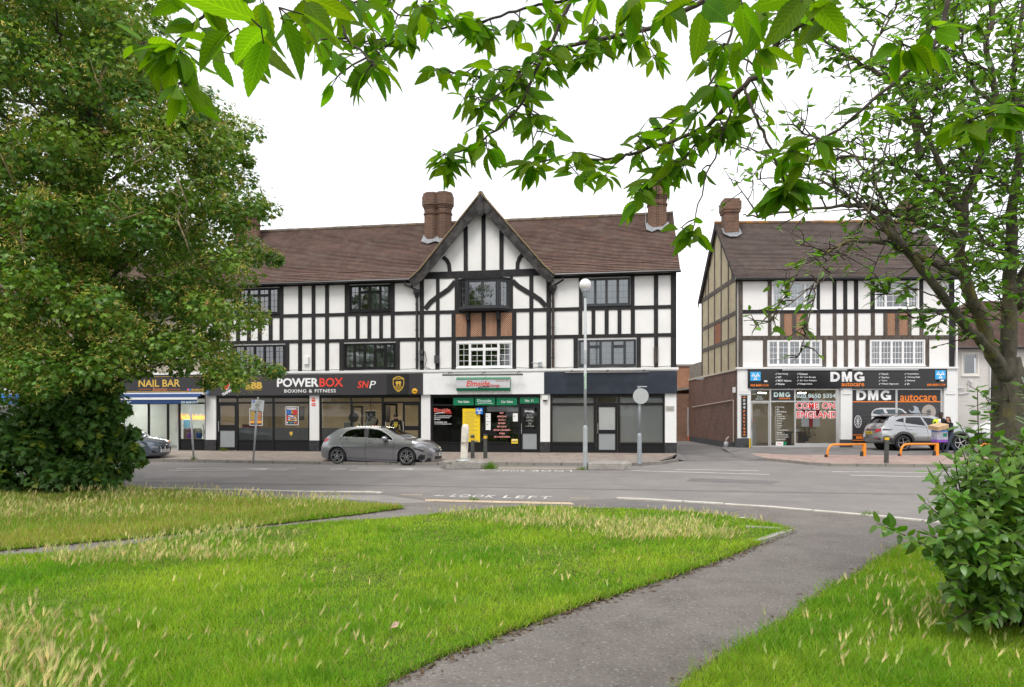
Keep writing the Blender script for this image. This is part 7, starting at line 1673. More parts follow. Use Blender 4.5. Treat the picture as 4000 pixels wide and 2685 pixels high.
# traffic islands
for pts, lab, wear in ((((1743, 1835), (1908, 1832)), 'battered concrete island base carrying the broken white bollard', 1), (((2298, 1837), (2469, 1838)), 'low concrete island block right of the globe lamp', 0)):
 p, q = gp(*pts[0]), gp(*pts[1]); d = (q-p).normalized(); n_ = Vector((-d.y, d.x, 0)); c = (p+q)/2; L_ = (q-p).length
 r = thing('traffic_island', lab, 'traffic island', (c.x, c.y, 0), math.atan2(d.y, d.x))
 mb = MB(); mb.box(-L_/2, L_/2, 0, 1.25, 0, .235); o = mb.build('block', CONC, r, bevel=.025)
 if wear:
  mb = MB(); rr = random.Random(4)
  for k in range(26):
   x, y = rr.uniform(-L_/2 + .1, L_/2 - .2), rr.uniform(.05, .5); a = rr.uniform(0, 3); w_, l_ = rr.uniform(.02, .05), rr.uniform(.08, .22)
   k0 = len(mb.v); mb.box(-l_, l_, -w_, w_, 0, .02); tf(mb, k0, Matrix.Translation((x, y, .235)) @ Matrix.Rotation(a, 4, 'Z'))
  mb.build('rubble', mat('rubble', (.36, .33, .27), .95, var=.4, scale=20), r)
# broken illuminated bollard on the island
b0 = gp(1812, 1799, .235); r = thing('illuminated_bollard', 'broken leaning off white traffic bollard on the battered concrete island', 'bollard', b0)
mb = MB(); prof = [(.135, 0), (.125, .15), (.12, .5), (.13, .9), (.135, 1.15), (.12, 1.26), (.07, 1.30), (0, 1.31)]
for i in range(7):
 pass
mb.lathe(prof, (0, 0, 0), 18)
for v in mb.v: v.y *= .62; v.x += .045 * v.z; v.x *= 1 + .1*math.sin(v.z*3)
mb.build('body', OPAL, r, smooth=True)
MB().lathe([(0, 0), (.27, 0), (.25, .03), (.1, .045), (0, .05)], (0, 0, 0), 20).build('base_plate', GREY, r)
t = fit_text('BOLLARD', -.2, .2, -.02, .02, 0, GINK, r, rot=0); t.data.transform(Matrix.Translation((.115, -.078, .62)) @ Matrix.Rotation(R(90), 4, 'Y')); t.name = 'lettering'
MB().lathe([(.135, .62), (.14, .64), (.14, .66), (.135, .68)], (.03, 0, 0), 18, cap=False).build('joint_ring', mat('opal_dark', (.42, .36, .28), .6), r)
# dark bollards with a yellow band
def bollard(px, py, z, ht, lab, cap='flat', lean=0.0, Y=None):
 p = gp(px, py, z) if Y is None else at(px, py, Y); p.z = z
 r = thing('bollard', lab, 'bollard', p, 0, 'dark bollards with yellow bands'); r.rotation_euler = (0, lean, 0)
 MB().lathe([(.085, 0), (.08, .04), (.075, ht - .17), (.078, ht - .165)], (0, 0, 0), 12).build('post', BOLL, r, smooth=False)
 MB().lathe([(.079, ht - .165), (.079, ht - .065)], (0, 0, 0), 12).build('band', BAND, r)
 pr = [(.08, ht - .065), (.085, ht - .05), (.085, ht - .03), (.03, ht), (0, ht)] if cap == 'flat' else [(.06, ht - .065), (.085, ht - .03), (.09, ht), (.075, ht + .04), (.03, ht + .06), (0, ht + .065)]
 MB().lathe(pr, (0, 0, 0), 12).build('cap', BOLL, r)
bollard(1846, 1793.5, .13, .90, 'shorter domed black bollard behind the broken white bollard', 'dome')
bollard(1896, 1794, .13, .98, 'taller dark green bollard at the right end of the battered island')
bollard(3462, 1808, .12, 1.0, 'black bollard between the two orange barriers in front of the silver car', 'flat', R(1.5))
# globe lamp
p = gp(2286, 1835); r = thing('globe_lamp', 'tall grey lamp post with a round white globe beside the concrete island', 'lamp post', p)
MB().lathe([(.085, 0), (.08, .05), (.079, 1.38), (.075, 1.45), (.052, 1.52), (.052, 1.53)], (0, 0, 0), 14).build('base_section', STEEL, r, smooth=False)
MB().lathe([(.052, 1.52), (.047, 5.95)], (0, 0, 0), 12).build('post', STEEL, r, smooth=True)
for z0, z1 in ((5.0, 5.35), (4.1, 4.5), (3.2, 3.6)): MB().lathe([(.0505, z0), (.0505, z1)], (0, 0, 0), 12, cap=False).build('band', mat('band_pale', (.62, .64, .64), .5), r, smooth=True)
MB().lathe([(.05, 5.9), (.075, 5.95), (.085, 6.05), (.13, 6.13), (.14, 6.17), (0, 6.17)], (0, 0, 0), 16).build('collar', STEELD, r, smooth=True)
g = MB(); g.lathe([(.205*math.sin(math.pi*i/16), 6.35 - .205*math.cos(math.pi*i/16)) for i in range(17)], (0, 0, 0), 28); g.build('globe', GLOBE, r, smooth=True)
MB().box(-.03, .035, -.062, -.056, 2.75, 3.3).build('sticker', mat('sticker_green', (.25, .5, .3), .6), r)
t = fit_text('LUMBER', -.25, .25, -.022, .022, 0, LW, r); t.data.transform(Matrix.Translation((0, -.064, 3.02)) @ Matrix.Rotation(R(90), 4, 'Y'))
# round sign seen from behind
p = gp(2498, 1811, .11); r = thing('traffic_sign', 'round traffic sign seen from behind on a grey post by the alley', 'traffic sign', p)
MB().lathe([(.085, 0), (.082, .03), (.08, 1.02), (.05, 1.1), (.05, 1.11)], (0, 0, 0), 14).build('base_section', STEELD, r); MB().lathe([(.048, 1.1), (.046, 2.78)], (0, 0, 0), 12).build('post', STEELD, r, smooth=True)
MB().lathe([(0, .0), (.285, 0), (.285, .012), (0, .012)], (.03, -.09, 2.45), 30, 'y').build('disc', mat('sign_back', (.45, .47, .46), .5, .3, var=.1, scale=4), r)
for z in (2.28, 2.6): MB().box(-.14, .19, -.089, -.05, z, z + .035).build('rail', STEELD, r)
MB().box(-.08, .26, -.07, .05, 2.78, 2.815).build('lamp_head', STEEL, r); MB().box(-.07, .0, -.06, .04, 2.7, 2.78).build('lamp_bracket', STEELD, r)
# leaning parking plate
p = gp(989, 1804.6, .11); q = at(1008, 1558, p.y); r = thing('parking_sign', 'parking times plate on a leaning galvanised post in front of the gym', 'parking sign', p, 0)
r.rotation_euler = (0, math.atan2(q.x - p.x, q.z - p.z), 0); hh = (q - p).length
MB().tube([(0, 0, -.05), (0, 0, hh)], .034, 12).build('post', STEEL, r, smooth=True); MB().lathe([(0, hh), (.04, hh), (.04, hh + .03), (.02, hh + .05), (0, hh + .055)], (0, 0, 0), 12).build('cap', GREY, r)
MB().box(-.22, .26, -.055, -.043, hh - .46, hh - .05).build('plate', mat('plate_pale', (.68, .70, .72), .4), r); MB().box(-.205, -.10, -.059, -.0555, hh - .16, hh - .06).build('badge', SBLU, r)
fit_text('P', -.185, -.12, hh - .145, hh - .075, -.06, LW, r, bold=.03)
for i, t in enumerate(('Mon - Sat', '8.30 am - 6.30 pm', 'Pay by phone', '0203 046 0010', 'quoting location', '59334', 'Max stay 2 hours', 'No return within 1 hour')):
 zz = hh - (.095, .14, .195, .235, .275, .315, .37, .42)[i]; w_ = (.13, .19, .14, .17, .16, .07, .18, .24)[i] / 2; cx_ = .09 if i < 2 else .02
 fit_text(t, cx_ - w_*1.1, cx_ + w_*1.1, zz - .012, zz + .016, -.0555, GINK, r)
MB().box(-.06, .0, -.05, -.034, hh - .95, hh - .55).build('back_box', STEEL, r)
p = gp(757, 1795, .11); q = at(743.6, 1583, p.y); r = thing('sign_post', 'bare grey post leaning left in front of the nail bar', 'post', p); r.rotation_euler = (0, math.atan2(q.x - p.x, q.z - p.z), 0); hh = (q - p).length; MB().tube([(0, 0, -.05), (0, 0, hh)], .04, 12).build('post', STEEL, r, smooth=True); MB().lathe([(.043, hh*.77), (.043, hh*.78)], (0, 0, 0), 12, cap=False).build('clip', GREY, r)
# orange hoop barriers
ORG = mat('barrier_orange', (.80, .26, .015), .45, var=.06, scale=4)
HB = None
def hoop(a, b, lab, z=.14):
 p, q = gp(*a, z), gp(*b, z); L_ = (q-p).length; ang = math.atan2((q-p).y, (q-p).x)
 r = thing('hoop_barrier', lab, 'barrier', p, ang, 'orange hoop barriers'); ht = .53; pts = [(0, 0, 0), (.02, 0, .2)] + [(.02 + .30*(1-math.cos(t)), 0, .22 + (ht-.22)*math.sin(t)) for t in np.linspace(.1, math.pi/2, 8)] + [(L_ - .06, 0, ht)]
 MB().tube(pts, .044, 12).build('rail', ORG, r, smooth=True); MB().box(L_ - .075, L_ + .05, -.05, .05, 0, ht + .044).build('leg', ORG, r)
 MB().box(-.08, -.045, -.06, .06, 0, .13).build('bracket', SBLK, r); MB().add([(L_ - .2, -.04, 0), (L_ - .076, -.04, 0), (L_ - .076, -.04, .24), (L_ - .14, -.04, .24), (L_ - .2, .04, 0), (L_ - .076, .04, 0), (L_ - .076, .04, .24), (L_ - .14, .04, .24)], [(0, 1, 2, 3), (7, 6, 5, 4), (0, 3, 7, 4), (3, 2, 6, 7)]) or None
 mb = MB(); mb.prism([(L_ - .2, 0), (L_ - .08, 0), (L_ - .08, .24), (L_ - .14, .24)], -.04, .04); mb.build('bracket', SBLK, r)
 for x in (0, L_): MB().box(x - .09, x + .09, -.08, .08, 0, .012).build('foot_plate', GREY, r)
hoop((3231, 1789), (3376, 1786.5), 'orange hoop barrier left of the black bollard by the garage'); hoop((3517, 1786), (3660, 1785), 'orange hoop barrier right of the black bollard by the silver car'); hoop((3822, 1784), (3968, 1783), 'orange hoop barrier mostly hidden behind the leafy shrub at right')
# metal flue pot and drain box by the brick side wall
a = FB.world(BL - .35, .75); r = thing('flue_pot', 'dull metal flue pot with a bent pipe against the brick side wall', 'flue', (a.x, a.y, .13)); MB().lathe([(0, 0), (.12, 0), (.125, .25), (.11, .33), (.075, .36), (0, .37)], (0, 0, 0), 18).build('pot', mat('pot_metal', (.42, .42, .42), .6, .3, var=.2, scale=9), r, smooth=True); MB().tube([(0, 0, .34), (.0, 0, .46), (.05, 0, .54), (.14, .02, .60)], .05, 10).build('elbow', mat('elbow_clay', (.35, .29, .26), .8), r, smooth=True)
a = FB.world(BL + .2, -.25); r = thing('drain_box', 'dark painted box with a yellow marker at the foot of the left garage pillar', 'box', (a.x, a.y, .2)); MB().box(-.35, .35, -.12, .12, 0, .5).build('case', MATS['slate_plinth'], r); MB().box(.05, .2, -.125, -.115, .05, .2).build('opening', SBLK, r); MB().box(.26, .31, -.16, -.12, .0, .5).build('marker', YEL, r)
p_ = FA.world(sx(2520, 2.8), 2.8, 0); q_ = at(2522, 860, p_.y)
r = thing('tv_aerial', 'thin television aerial on a mast beside the right hand chimney', 'aerial', q_)
MB().tube([(0, 0, -.6), (0, 0, .75)], .014, 5).build('mast', GREY, r)
mb = MB(); mb.tube([(-.55, 0, .62), (.2, 0, .55)], .008, 5)
for k in range(7): mb.tube([(-.5 + .1*k, -.13, .615 - .01*k), (-.5 + .1*k, .13, .615 - .01*k)], .005, 4)
mb.build('antenna', GREY, r)
# lawn litter
p = gp(1540, 2452, ZL + .05); r = thing('litter', 'small brown and white scrap lying on the lawn', 'litter', p); mb = MB(); mb.add([(-.03, -.02, 0), (.03, -.03, .015), (.04, .03, .04), (-.02, .04, .02), (0, 0, .05)], [(0, 1, 4), (1, 2, 4), (2, 3, 4), (3, 0, 4)]); mb.build('scrap', mat('scrap', (.4, .27, .2), .8, var=.5, scale=30), r)
# ================================================================ people
def person(label, loc, rz, h, J, cols, hair=None, hat=None, female=False, group=None):
 """one skinned body; local frame: faces +x, left is +y, z up. J overrides joint positions (fractions of the height)"""
 r = thing('person', label, 'person', loc, rz)
 P = dict(pel=(0, 0, .53), wst=(0, 0, .62), chs=(.005, 0, .73), nek=(0, 0, .835), chn=(.012, 0, .875), hed=(.012, 0, .925), top=(.004, 0, .972))
 for s_, sg in (('l', 1), ('r', -1)):
  P.update({'sh'+s_: (0, sg*(.095 if female else .108), .805), 'el'+s_: (-.01, sg*.135, .635), 'wr'+s_: (.03, sg*.14, .50), 'hip'+s_: (0, sg*.052, .505), 'kn'+s_: (.012, sg*.056, .275), 'an'+s_: (-.01, sg*.056, .045), 'to'+s_: (.085, sg*.066, .022)})
 P.update(J)
 Rr = dict(pel=.078, wst=.068 if female else .076, chs=.082 if female else .092, nek=.034, chn=.036, hed=.052, top=.036)
 for s_ in 'lr': Rr.update({'sh'+s_: .044, 'el'+s_: .031, 'wr'+s_: .02, 'hip'+s_: .062, 'kn'+s_: .041, 'an'+s_: .03, 'to'+s_: .022})
 E = [('pel', 'wst'), ('wst', 'chs'), ('chs', 'nek'), ('nek', 'chn'), ('chn', 'hed'), ('hed', 'top')]
 for s_ in 'lr': E += [('chs', 'sh'+s_), ('sh'+s_, 'el'+s_), ('el'+s_, 'wr'+s_), ('pel', 'hip'+s_), ('hip'+s_, 'kn'+s_), ('kn'+s_, 'an'+s_), ('an'+s_, 'to'+s_)]
 names = list(P); part = {}
 V = [Vector(P[n]) * h for n in names]; RR = [Rr[n] * h for n in names]; EI = [(names.index(a), names.index(b)) for a, b in E]; hand0 = len(V)
 for s_, sg in (('l', 1), ('r', -1)):
  wv, ev = Vector(P['wr'+s_]), Vector(P['el'+s_]); d = (wv - ev).normalized(); sd = d.cross(Vector((0, 0, 1))); sd = sd.normalized() if sd.length > .2 else Vector((1, 0, 0)); iw = names.index('wr'+s_)
  pm = len(V); V.append((wv + d*.03) * h); RR.append(.017*h); EI.append((iw, pm)); nrm = sd.cross(d)
  for k, (u, ln) in enumerate(((-.018, .040), (-.006, .046), (.006, .043), (.017, .034))):
   a = len(V); V.append((wv + d*.052 + sd*u) * h); RR.append(.0062*h); V.append((wv + d*(.052 + ln*.6) + sd*u*1.1 - nrm*.006) * h); RR.append(.0058*h); V.append((wv + d*(.050 + ln*.95) + sd*u - nrm*.02) * h); RR.append(.005*h); EI += [(pm, a), (a, a+1), (a+1, a+2)]
  a = len(V); V.append((wv + d*.028 - sd*.022*sg) * h); RR.append(.007*h); V.append((wv + d*.05 - sd*.032*sg) * h); RR.append(.006*h); EI += [(pm, a), (a, a+1)]
 me = bpy.data.meshes.new('body'); me.from_pydata([tuple(v) for v in V], EI, []); bm = bmesh.new(); bm.from_mesh(me); ly = bm.verts.layers.skin.verify(); bm.verts.ensure_lookup_table()
 for i, v in enumerate(bm.verts):
  k = 1.0
  rx, ry = RR[i], RR[i]
  if i < hand0 and names[i] in ('wst', 'chs', 'pel'): rx, ry = RR[i]*1.25, RR[i]*.82
  v[ly].radius = (rx, ry); v[ly].use_root = (i == 0)
 bm.to_mesh(me); bm.free()
 o = bpy.data.objects.new('body', me); C.objects.link(o); sk = o.modifiers.new('skin', 'SKIN'); sk.use_smooth_shade = True; sk.branch_smoothing = .3; sb_ = o.modifiers.new('sub', 'SUBSURF'); sb_.levels = 2; sb_.render_levels = 2
 bpy.context.view_layer.update(); me2 = bpy.data.meshes.new_from_object(o.evaluated_get(bpy.context.evaluated_depsgraph_get())); bpy.data.objects.remove(o)
 me2.name = 'body'; me2.materials.clear()
 for m in cols: me2.materials.append(m)     # skin, top, trousers, shoes
 segs = []
 for a, b in EI:
  na, nb = (names[a] if a < hand0 else 'hand'), (names[b] if b < hand0 else 'hand')
  k = 1
  if nb in ('chn', 'hed', 'top') or nb == 'hand': k = 0
  elif nb[:3] == 'hip' or nb[:2] in ('kn', 'an'): k = 2
  elif nb[:2] == 'to': k = 3
  segs.append((V[a], V[b], k))
 def near(p):
  best = 9; kk = 1
  for a, b, k in segs:
   ab = b - a; t = max(0, min(1, (p-a).dot(ab) / max(1e-9, ab.length_squared))); dd = (p - a - ab*t).length
   if dd < best: best, kk = dd, k
  return kk
 pelz = (V[0].z - .01*h)
 for p in me2.polygons:
  k = near(p.center)
  if k == 1 and p.center.z < .545*h and abs(p.center.y) < .11*h and (p.center - V[0]).length < .13*h: k = 2
  p.material_index = k
 link('body', me2, r); hd_ = V[names.index('hed')]
 hdir = (V[names.index('hed')] - V[names.index('chn')])
 for sg in (1, -1):
  e = MB(); e.lathe([(0, -.006*h), (.006*h, 0), (0, .006*h)], hd_ + Vector((.050*h, sg*.019*h, .0)), 8); e.build('eye', SBLK, r)
  e = MB(); e.lathe([(0, -.016*h), (.011*h, -.006*h), (.012*h, .008*h), (0, .016*h)], hd_ + Vector((0, sg*.053*h, -.004*h)), 8); e.build('ear', cols[0], r, smooth=True)
 n = MB(); c_ = hd_ + Vector((.05*h, 0, -.014*h)); n.add([c_ + Vector((0, 0, .022*h)), c_ + Vector((.0, .009*h, -.006*h)), c_ + Vector((.016*h, 0, -.006*h)), c_ + Vector((.0, -.009*h, -.006*h))], [(0, 1, 2), (0, 2, 3), (1, 3, 2)]); n.build('nose', cols[0], r)
 m = MB(); c_ = hd_ + Vector((.045*h, 0, -.033*h)); m.box(c_.x, c_.x + .006*h, -.014*h, .014*h, c_.z - .003*h, c_.z + .003*h); m.build('mouth', mat('lips', (.25, .08, .06), .6), r)
 if hair == 'long':
  q = MB(); n = 18; RG = []
  for dz, dx, rx, ry in ((.060, -.006, .002, .002), (.055, -.006, .034, .036), (.035, -.008, .056, .056), (.0, -.014, .058, .060), (-.04, -.03, .048, .062), (-.09, -.045, .040, .062), (-.14, -.055, .034, .058), (-.175, -.06, .02, .045)):
   RG.append([hd_ + Vector(((dx + rx*math.cos(a) - (max(0, math.cos(a)) * .055 if dz < .03 else 0)) * h, ry*math.sin(a)*h, dz*h)) for a in np.linspace(0, 2*math.pi, n, endpoint=False)])
  for A_, B_ in zip(RG, RG[1:]):
   for i in range(n): k = (i+1) % n; q.add([A_[i], B_[i], B_[k], A_[k]], [(0, 1, 2, 3)])
  q.build('hair', cols[4], r, smooth=True)
 elif hair == 'short':
  q = MB(); q.lathe([(.0, .058*h), (.035*h, .05*h), (.053*h, .025*h), (.056*h, .0), (.054*h, -.015*h)], hd_ + Vector((-.008*h, 0, .005*h)), 20, cap=False)
  for v in q.v:
   if v.x > hd_.x + .03*h and v.z < hd_.z + .022*h: v.z = hd_.z + .024*h
  q.build('hair', cols[4], r, smooth=True)
 if hat:
  q = MB(); q.lathe([(0, .066*h), (.035*h, .06*h), (.056*h, .035*h), (.060*h, .005*h), (.059*h, -.002*h)], hd_ + Vector((-.002*h, 0, .006*h)), 20, cap=False); q.slab([(hd_.x + .035*h, hd_.y - .045*h), (hd_.x + .105*h, hd_.y - .03*h), (hd_.x + .105*h, hd_.y + .03*h), (hd_.x + .035*h, hd_.y + .045*h)], hd_.z + .008*h, hd_.z + .014*h); q.build('cap', hat, r, smooth=True)
 return r
SK1 = mat('skin_light', (.50, .29, .21), .55); SK2 = mat('skin_dark', (.085, .045, .032), .5); BLKC = mat('cloth_black', (.018, .018, .02), .9, spec=.2, var=.3, scale=8); JEAN = mat('cloth_denim', (.035, .045, .07), .9, var=.3, scale=12); SHOE = mat('shoe_black', (.02, .02, .02), .6); HAIRB = mat('hair_brown', (.13, .065, .035), .6, var=.5, scale=25, stretch=(4, 4, .5)); HAIRK = mat('hair_black', (.012, .011, .01), .7); HV = mat('hi_vis_yellow', (.62, .86, .02), .7, emit=None); REFL = mat('reflective_tape', (.6, .62, .62), .4)
# man in the gym doorway, back to us
hx0 = FA.sx(1547, .45); w0 = FA.world(hx0, .45, .21)
r = person('person in a black hoodie with gold shield print standing in the gym doorway', w0, R(90 - 9 + 14), 1.72, {'wrl': (.05, .15, .49), 'wrr': (.07, -.145, .5), 'ell': (-.02, .145, .63), 'elr': (-.02, -.145, .63), 'hed': (.022, .004, .925), 'top': (.022, .004, .972)}, [SK1, BLKC, BLKC, SHOE, HAIRK], hair='short', hat=mat('cap_black', (.02, .02, .022), .7))
h = 1.72; q = MB(); q.lathe([(.05*h, .80*h), (.062*h, .83*h), (.058*h, .86*h), (.045*h, .868*h)], (-.012*h, 0, 0), 16, cap=False); q.build('hood', BLKC, r, smooth=True)
mb = MB(); cz = .715*h; xx = -.098*h
pts = [(-.085, .10), (0, .125), (.085, .10), (.088, .0), (.06, -.09), (0, -.135), (-.06, -.09), (-.088, 0)]
S0 = [(y, cz + z) for y, z in pts]; S1 = [(y*.8, cz + z*.8) for y, z in pts]
def bk_(y, z, o_=.0): return (-.088*h - .014 - o_ + 1.4*y*y, y, z)
for i in range(8): j = (i+1) % 8; mb.add([bk_(*S0[i]), bk_(*S0[j]), bk_(*S1[j]), bk_(*S1[i])], [(0, 1, 2, 3)])
for y0, y1, z0, z1 in ((-.05, -.01, -.03, .05), (.01, .05, -.03, .05), (-.055, .055, -.075, -.05)): mb.add([bk_(y0, cz + z0), bk_(y1, cz + z0), bk_(y1, cz + z1), bk_(y0, cz + z1)], [(0, 1, 2, 3)])
mb.build('print', mat('print_gold', (.62, .50, .05), .6), r)
# man in the hi-vis vest behind the car
p = at(3674, 1700, 30.15); p.z = .18; h = 1.85
r = person('person in a yellow hi vis vest standing behind the cardboard box', p, R(-80), h, {'ell': (.03, .185, .645), 'elr': (.03, -.185, .645), 'wrl': (.16, .15, .60), 'wrr': (.16, -.15, .60)}, [SK2, BLKC, JEAN, SHOE, HAIRK], hair='short')
q = MB(); n = 20
def vest_ring(z, k): return [(.142*h*k*math.cos(a), .165*h*k*math.sin(a), z*h) for a in np.linspace(0, 2*math.pi, n, endpoint=False)]
RG = [vest_ring(.56, 1.0), vest_ring(.62, 1.0), vest_ring(.70, 1.05), vest_ring(.77, 1.02), vest_ring(.815, .82)]
for a, b in zip(RG, RG[1:]):
 for i in range(n):
  j = (i+1) % n
  if b[0][2] > .76*h and math.cos(2*math.pi*(i+.5)/n) > .86: continue
  q.add([a[i], a[j], b[j], b[i]], [(0, 1, 2, 3)])
q.build('hi_vis_vest', HV, r, smooth=True)
for k in (2, n - 3):
 q = MB()
 for a, b in zip(RG, RG[1:]): q.add([Vector(a[k])*1.01, Vector(a[k+1])*1.01, Vector(b[k+1])*1.01, Vector(b[k])*1.01], [(0, 1, 2, 3)])
 q.build('tape', REFL, r)
# woman carrying boxes
p = at(3712, 1770, 29.6); p.z = .17; h = 1.66
r = person('person with long brown hair in black top and jeans walking with boxes', p, R(187), h, {'chs': (.03, 0, .73), 'nek': (.05, 0, .835), 'chn': (.07, 0, .875), 'hed': (.075, 0, .925), 'top': (.07, 0, .97), 'shl': (.03, .095, .805), 'shr': (.03, -.095, .805), 'ell': (.10, .14, .68), 'elr': (.10, -.14, .68), 'wrl': (.25, .12, .665), 'wrr': (.25, -.12, .665), 'knl': (.10, .056, .285), 'anl': (.16, .056, .05), 'tol': (.25, .06, .035), 'knr': (-.04, -.056, .285), 'anr': (-.20, -.056, .075), 'tor': (-.13, -.06, .022)}, [SK1, BLKC, JEAN, SHOE, HAIRB], hair='long', female=True)
KRAFT = mat('cardboard', (.52, .36, .21), .85, var=.1, scale=4)
c = at(3665, 1668, 29.5); r = thing('cardboard_box', 'plain brown cardboard box held on top by the person in black', 'box', c, R(12)); MB().box(-.30, .27, -.28, .22, -.08, .1).build('carton', KRAFT, r); MB().box(-.302, .272, -.06, -.0, -.081, .1012).build('tape', mat('parcel_tape', (.42, .29, .16), .4), r); r.rotation_euler = (R(8), R(-12), R(14))
c = at(3672, 1704, 29.45); r = thing('printed_box', 'white and purple printed box carried under the brown cardboard box', 'box', c, R(8)); MB().box(-.25, .25, -.15, .2, -.26, .25).build('carton', mat('box_print', (.45, .45, .52), .5, var=.4, scale=4, dirt=(.2, .19, .28), dscale=4, dlo=.45, dhi=.6), r); MB().box(-.252, .252, -.153, .2, -.26, -.15).build('print_band', PUR, r); MB().box(-.252, .252, -.152, .2, .19, .252).build('print_band', SBLU, r); MB().box(.02, .2, -.154, -.15, -.02, .12).build('print_block', SGR, r)
# ================================================================ vegetation
def in_poly_np(P, poly):
 x, y = P[:, 0], P[:, 1]; c = np.zeros(len(P), bool); n = len(poly)
 for i in range(n):
  x1, y1 = poly[i]; x2, y2 = poly[(i+1) % n]
  if y1 == y2: continue
  m = ((y1 > y) != (y2 > y)) & (x < (x2-x1)*(y-y1)/(y2-y1) + x1); c ^= m
 return c
def unit(v): return v / np.maximum(1e-9, np.linalg.norm(v, axis=-1, keepdims=True))
def at_np(px, py, Y): return np.stack([(px - CX)/FOC*Y, Y, EYE + (HY - py)/FOC*Y], -1)
def lobed_leaf():
 """five lobed maple leaf, length 1 along y"""
 o = [(0, 0), (.16, .10), (.42, .02), (.33, .24), (.55, .46), (.27, .50), (.20, .62), (0, 1.0), (-.20, .62), (-.27, .50), (-.55, .46), (-.33, .24), (-.42, .02), (-.16, .10)]
 v = [(0, .36, .05)] + [(x, y, -.10*abs(x) - .05*y*y) for x, y in o]
 return v, [(0, i, i % len(o) + 1) for i in range(1, len(o)+1)]
def blade_leaf(wid=.42, ns=7, serr=.0, droop=.25, fold=.12, tip=1.7, curl=0.0):
 """pointed oval leaf along y, folded on the midrib, drooping to the tip"""
 v, f, uv = [], [], []
 for i in range(ns+1):
  t = i/ns; w = wid/2 * (math.sin(math.pi * t**.8))**.75 * (1 - .25*t**tip) if 0 < t < 1 else 0.0
  if serr and 0 < t < 1: w *= 1 + (serr if i % 2 else -serr)
  z = -droop * t*t;
  v += [(-w, t, z + fold*w*2 - curl*w), (0, t, z), (w, t, z + fold*w*2 - curl*w)]; uv += [(-1 if w else 0, t), (0, t), (1 if w else 0, t)]
 for i in range(ns):
  a = i*3
  if i == 0: f += [(1, 5, 4), (1, 4, 3)]
  elif i == ns-1: f += [(a, a+1, a+4), (a+1, a+2, a+4)]
  else: f += [(a, a+1, a+4, a+3), (a+1, a+2, a+5, a+4)]
 return v, f, uv
BARK = mat('bark_grey', (.10, .085, .065), .95, var=.45, scale=14, bump=1, bscale=45, dirt=(.20, .19, .15), dscale=7, stretch=(1, 1, .35)); BARKL = mat('bark_lichen', (.095, .082, .06), .95, var=.5, scale=18, bump=1, bscale=40, dirt=(.20, .17, .03), dscale=2.6, stretch=(1, 1, .5), dlo=.55, dhi=.68); TWIG = mat('twig_brown', (.05, .036, .026), .85, var=.4, scale=20); DEADW = mat('dead_twig', (.22, .17, .10), .9, var=.4, scale=12)
Q = np.random.default_rng(5)
# ---------------------------------------------------------------- the big maple on the left verge
T0 = gp(345, 1905, .1); T0.y = 16.4; T0.x = (350 - CX)/FOC*16.4
SIL = [(-420, -420), (470, -420), (520, 0), (570, 110), (620, 260), (740, 370), (860, 460), (925, 545), (930, 640), (900, 720), (1010, 800), (930, 870), (920, 930), (1025, 1010), (920, 1080), (890, 1150), (955, 1240), (850, 1300), (890, 1370), (1020, 1445), (880, 1480), (760, 1420), (640, 1400), (520, 1440), (420, 1450), (330, 1470), (220, 1540), (60, 1560), (-420, 1590)]
SKIRT = [(-350, 1620), (60, 1600), (150, 1560), (270, 1440), (420, 1440), (430, 1560), (470, 1660), (475, 1790), (410, 1880), (330, 1905), (70, 1915), (-350, 1915)]
def clumps(poly, n, depth, spread, rad, y_mid, seed):
 q = np.random.default_rng(seed); lo = np.min(poly, 0); hi = np.max(poly, 0); P = q.uniform(lo, hi, (n*6, 2)); P = P[in_poly_np(P, poly)][:n]
 ed = np.clip((np.abs(P[:, 0] - y_mid[0]) / y_mid[1]), 0, 1); D = depth + q.uniform(-1, 1, len(P)) * spread * np.sqrt(1 - .8*ed**2)
 return at_np(P[:, 0], P[:, 1], D), q.uniform(rad[0], rad[1], len(P))
def leafy(cen, rad, per, q, flat=.62):
 N = len(cen); idx = np.repeat(np.arange(N), per); n = len(idx)
 d = unit(q.normal(0, 1, (n, 3))); r = q.uniform(.35, 1, n)**.6
 off = d * r[:, None] * rad[idx][:, None]; off[:, 2] *= flat
 nrm = unit(d*.6 + np.array([0, 0, .75]) + q.normal(0, .45, (n, 3))); ax = unit(np.cross(nrm, q.normal(0, 1, (n, 3))) + d*.5 + np.array([0, 0, -.45]))
 return cen[idx] + off, ax, nrm, idx, d
mtree = thing('maple_tree', 'huge dense maple with yellow seed clusters filling the left of the view', 'tree', (T0.x, T0.y, .1))
base = np.array([T0.x, T0.y, .1])
c1, r1 = clumps(SIL, 1180, 16.2, 4.0, (.32, .66), (-150, 1150), 21)
edge = np.array([(930, 545), (985, 515), (965, 625), (1050, 820), (1000, 805), (1070, 1010), (1000, 1000), (1000, 1245), (1075, 1450), (1010, 1440), (930, 1490), (640, 90), (600, 20), (790, 370), (880, 470), (960, 1180), (930, 880), (560, 1450), (700, 1440), (820, 1490), (960, 700)], float)
c2 = at_np(edge[:, 0], edge[:, 1], Q.uniform(15.2, 16.6, len(edge))); r2 = Q.uniform(.22, .36, len(edge))
cen = np.concatenate([c1, c2]); rad = np.concatenate([r1, r2])
P_, ax, nr, ci, dd = leafy(cen, rad, 125, Q)
lv, lf = lobed_leaf()
hue = Q.uniform(0, 1, len(cen)); base_c = np.array([.088, .210, .036]) * (1 - hue[:, None]) + np.array([.18, .30, .036]) * hue[:, None]
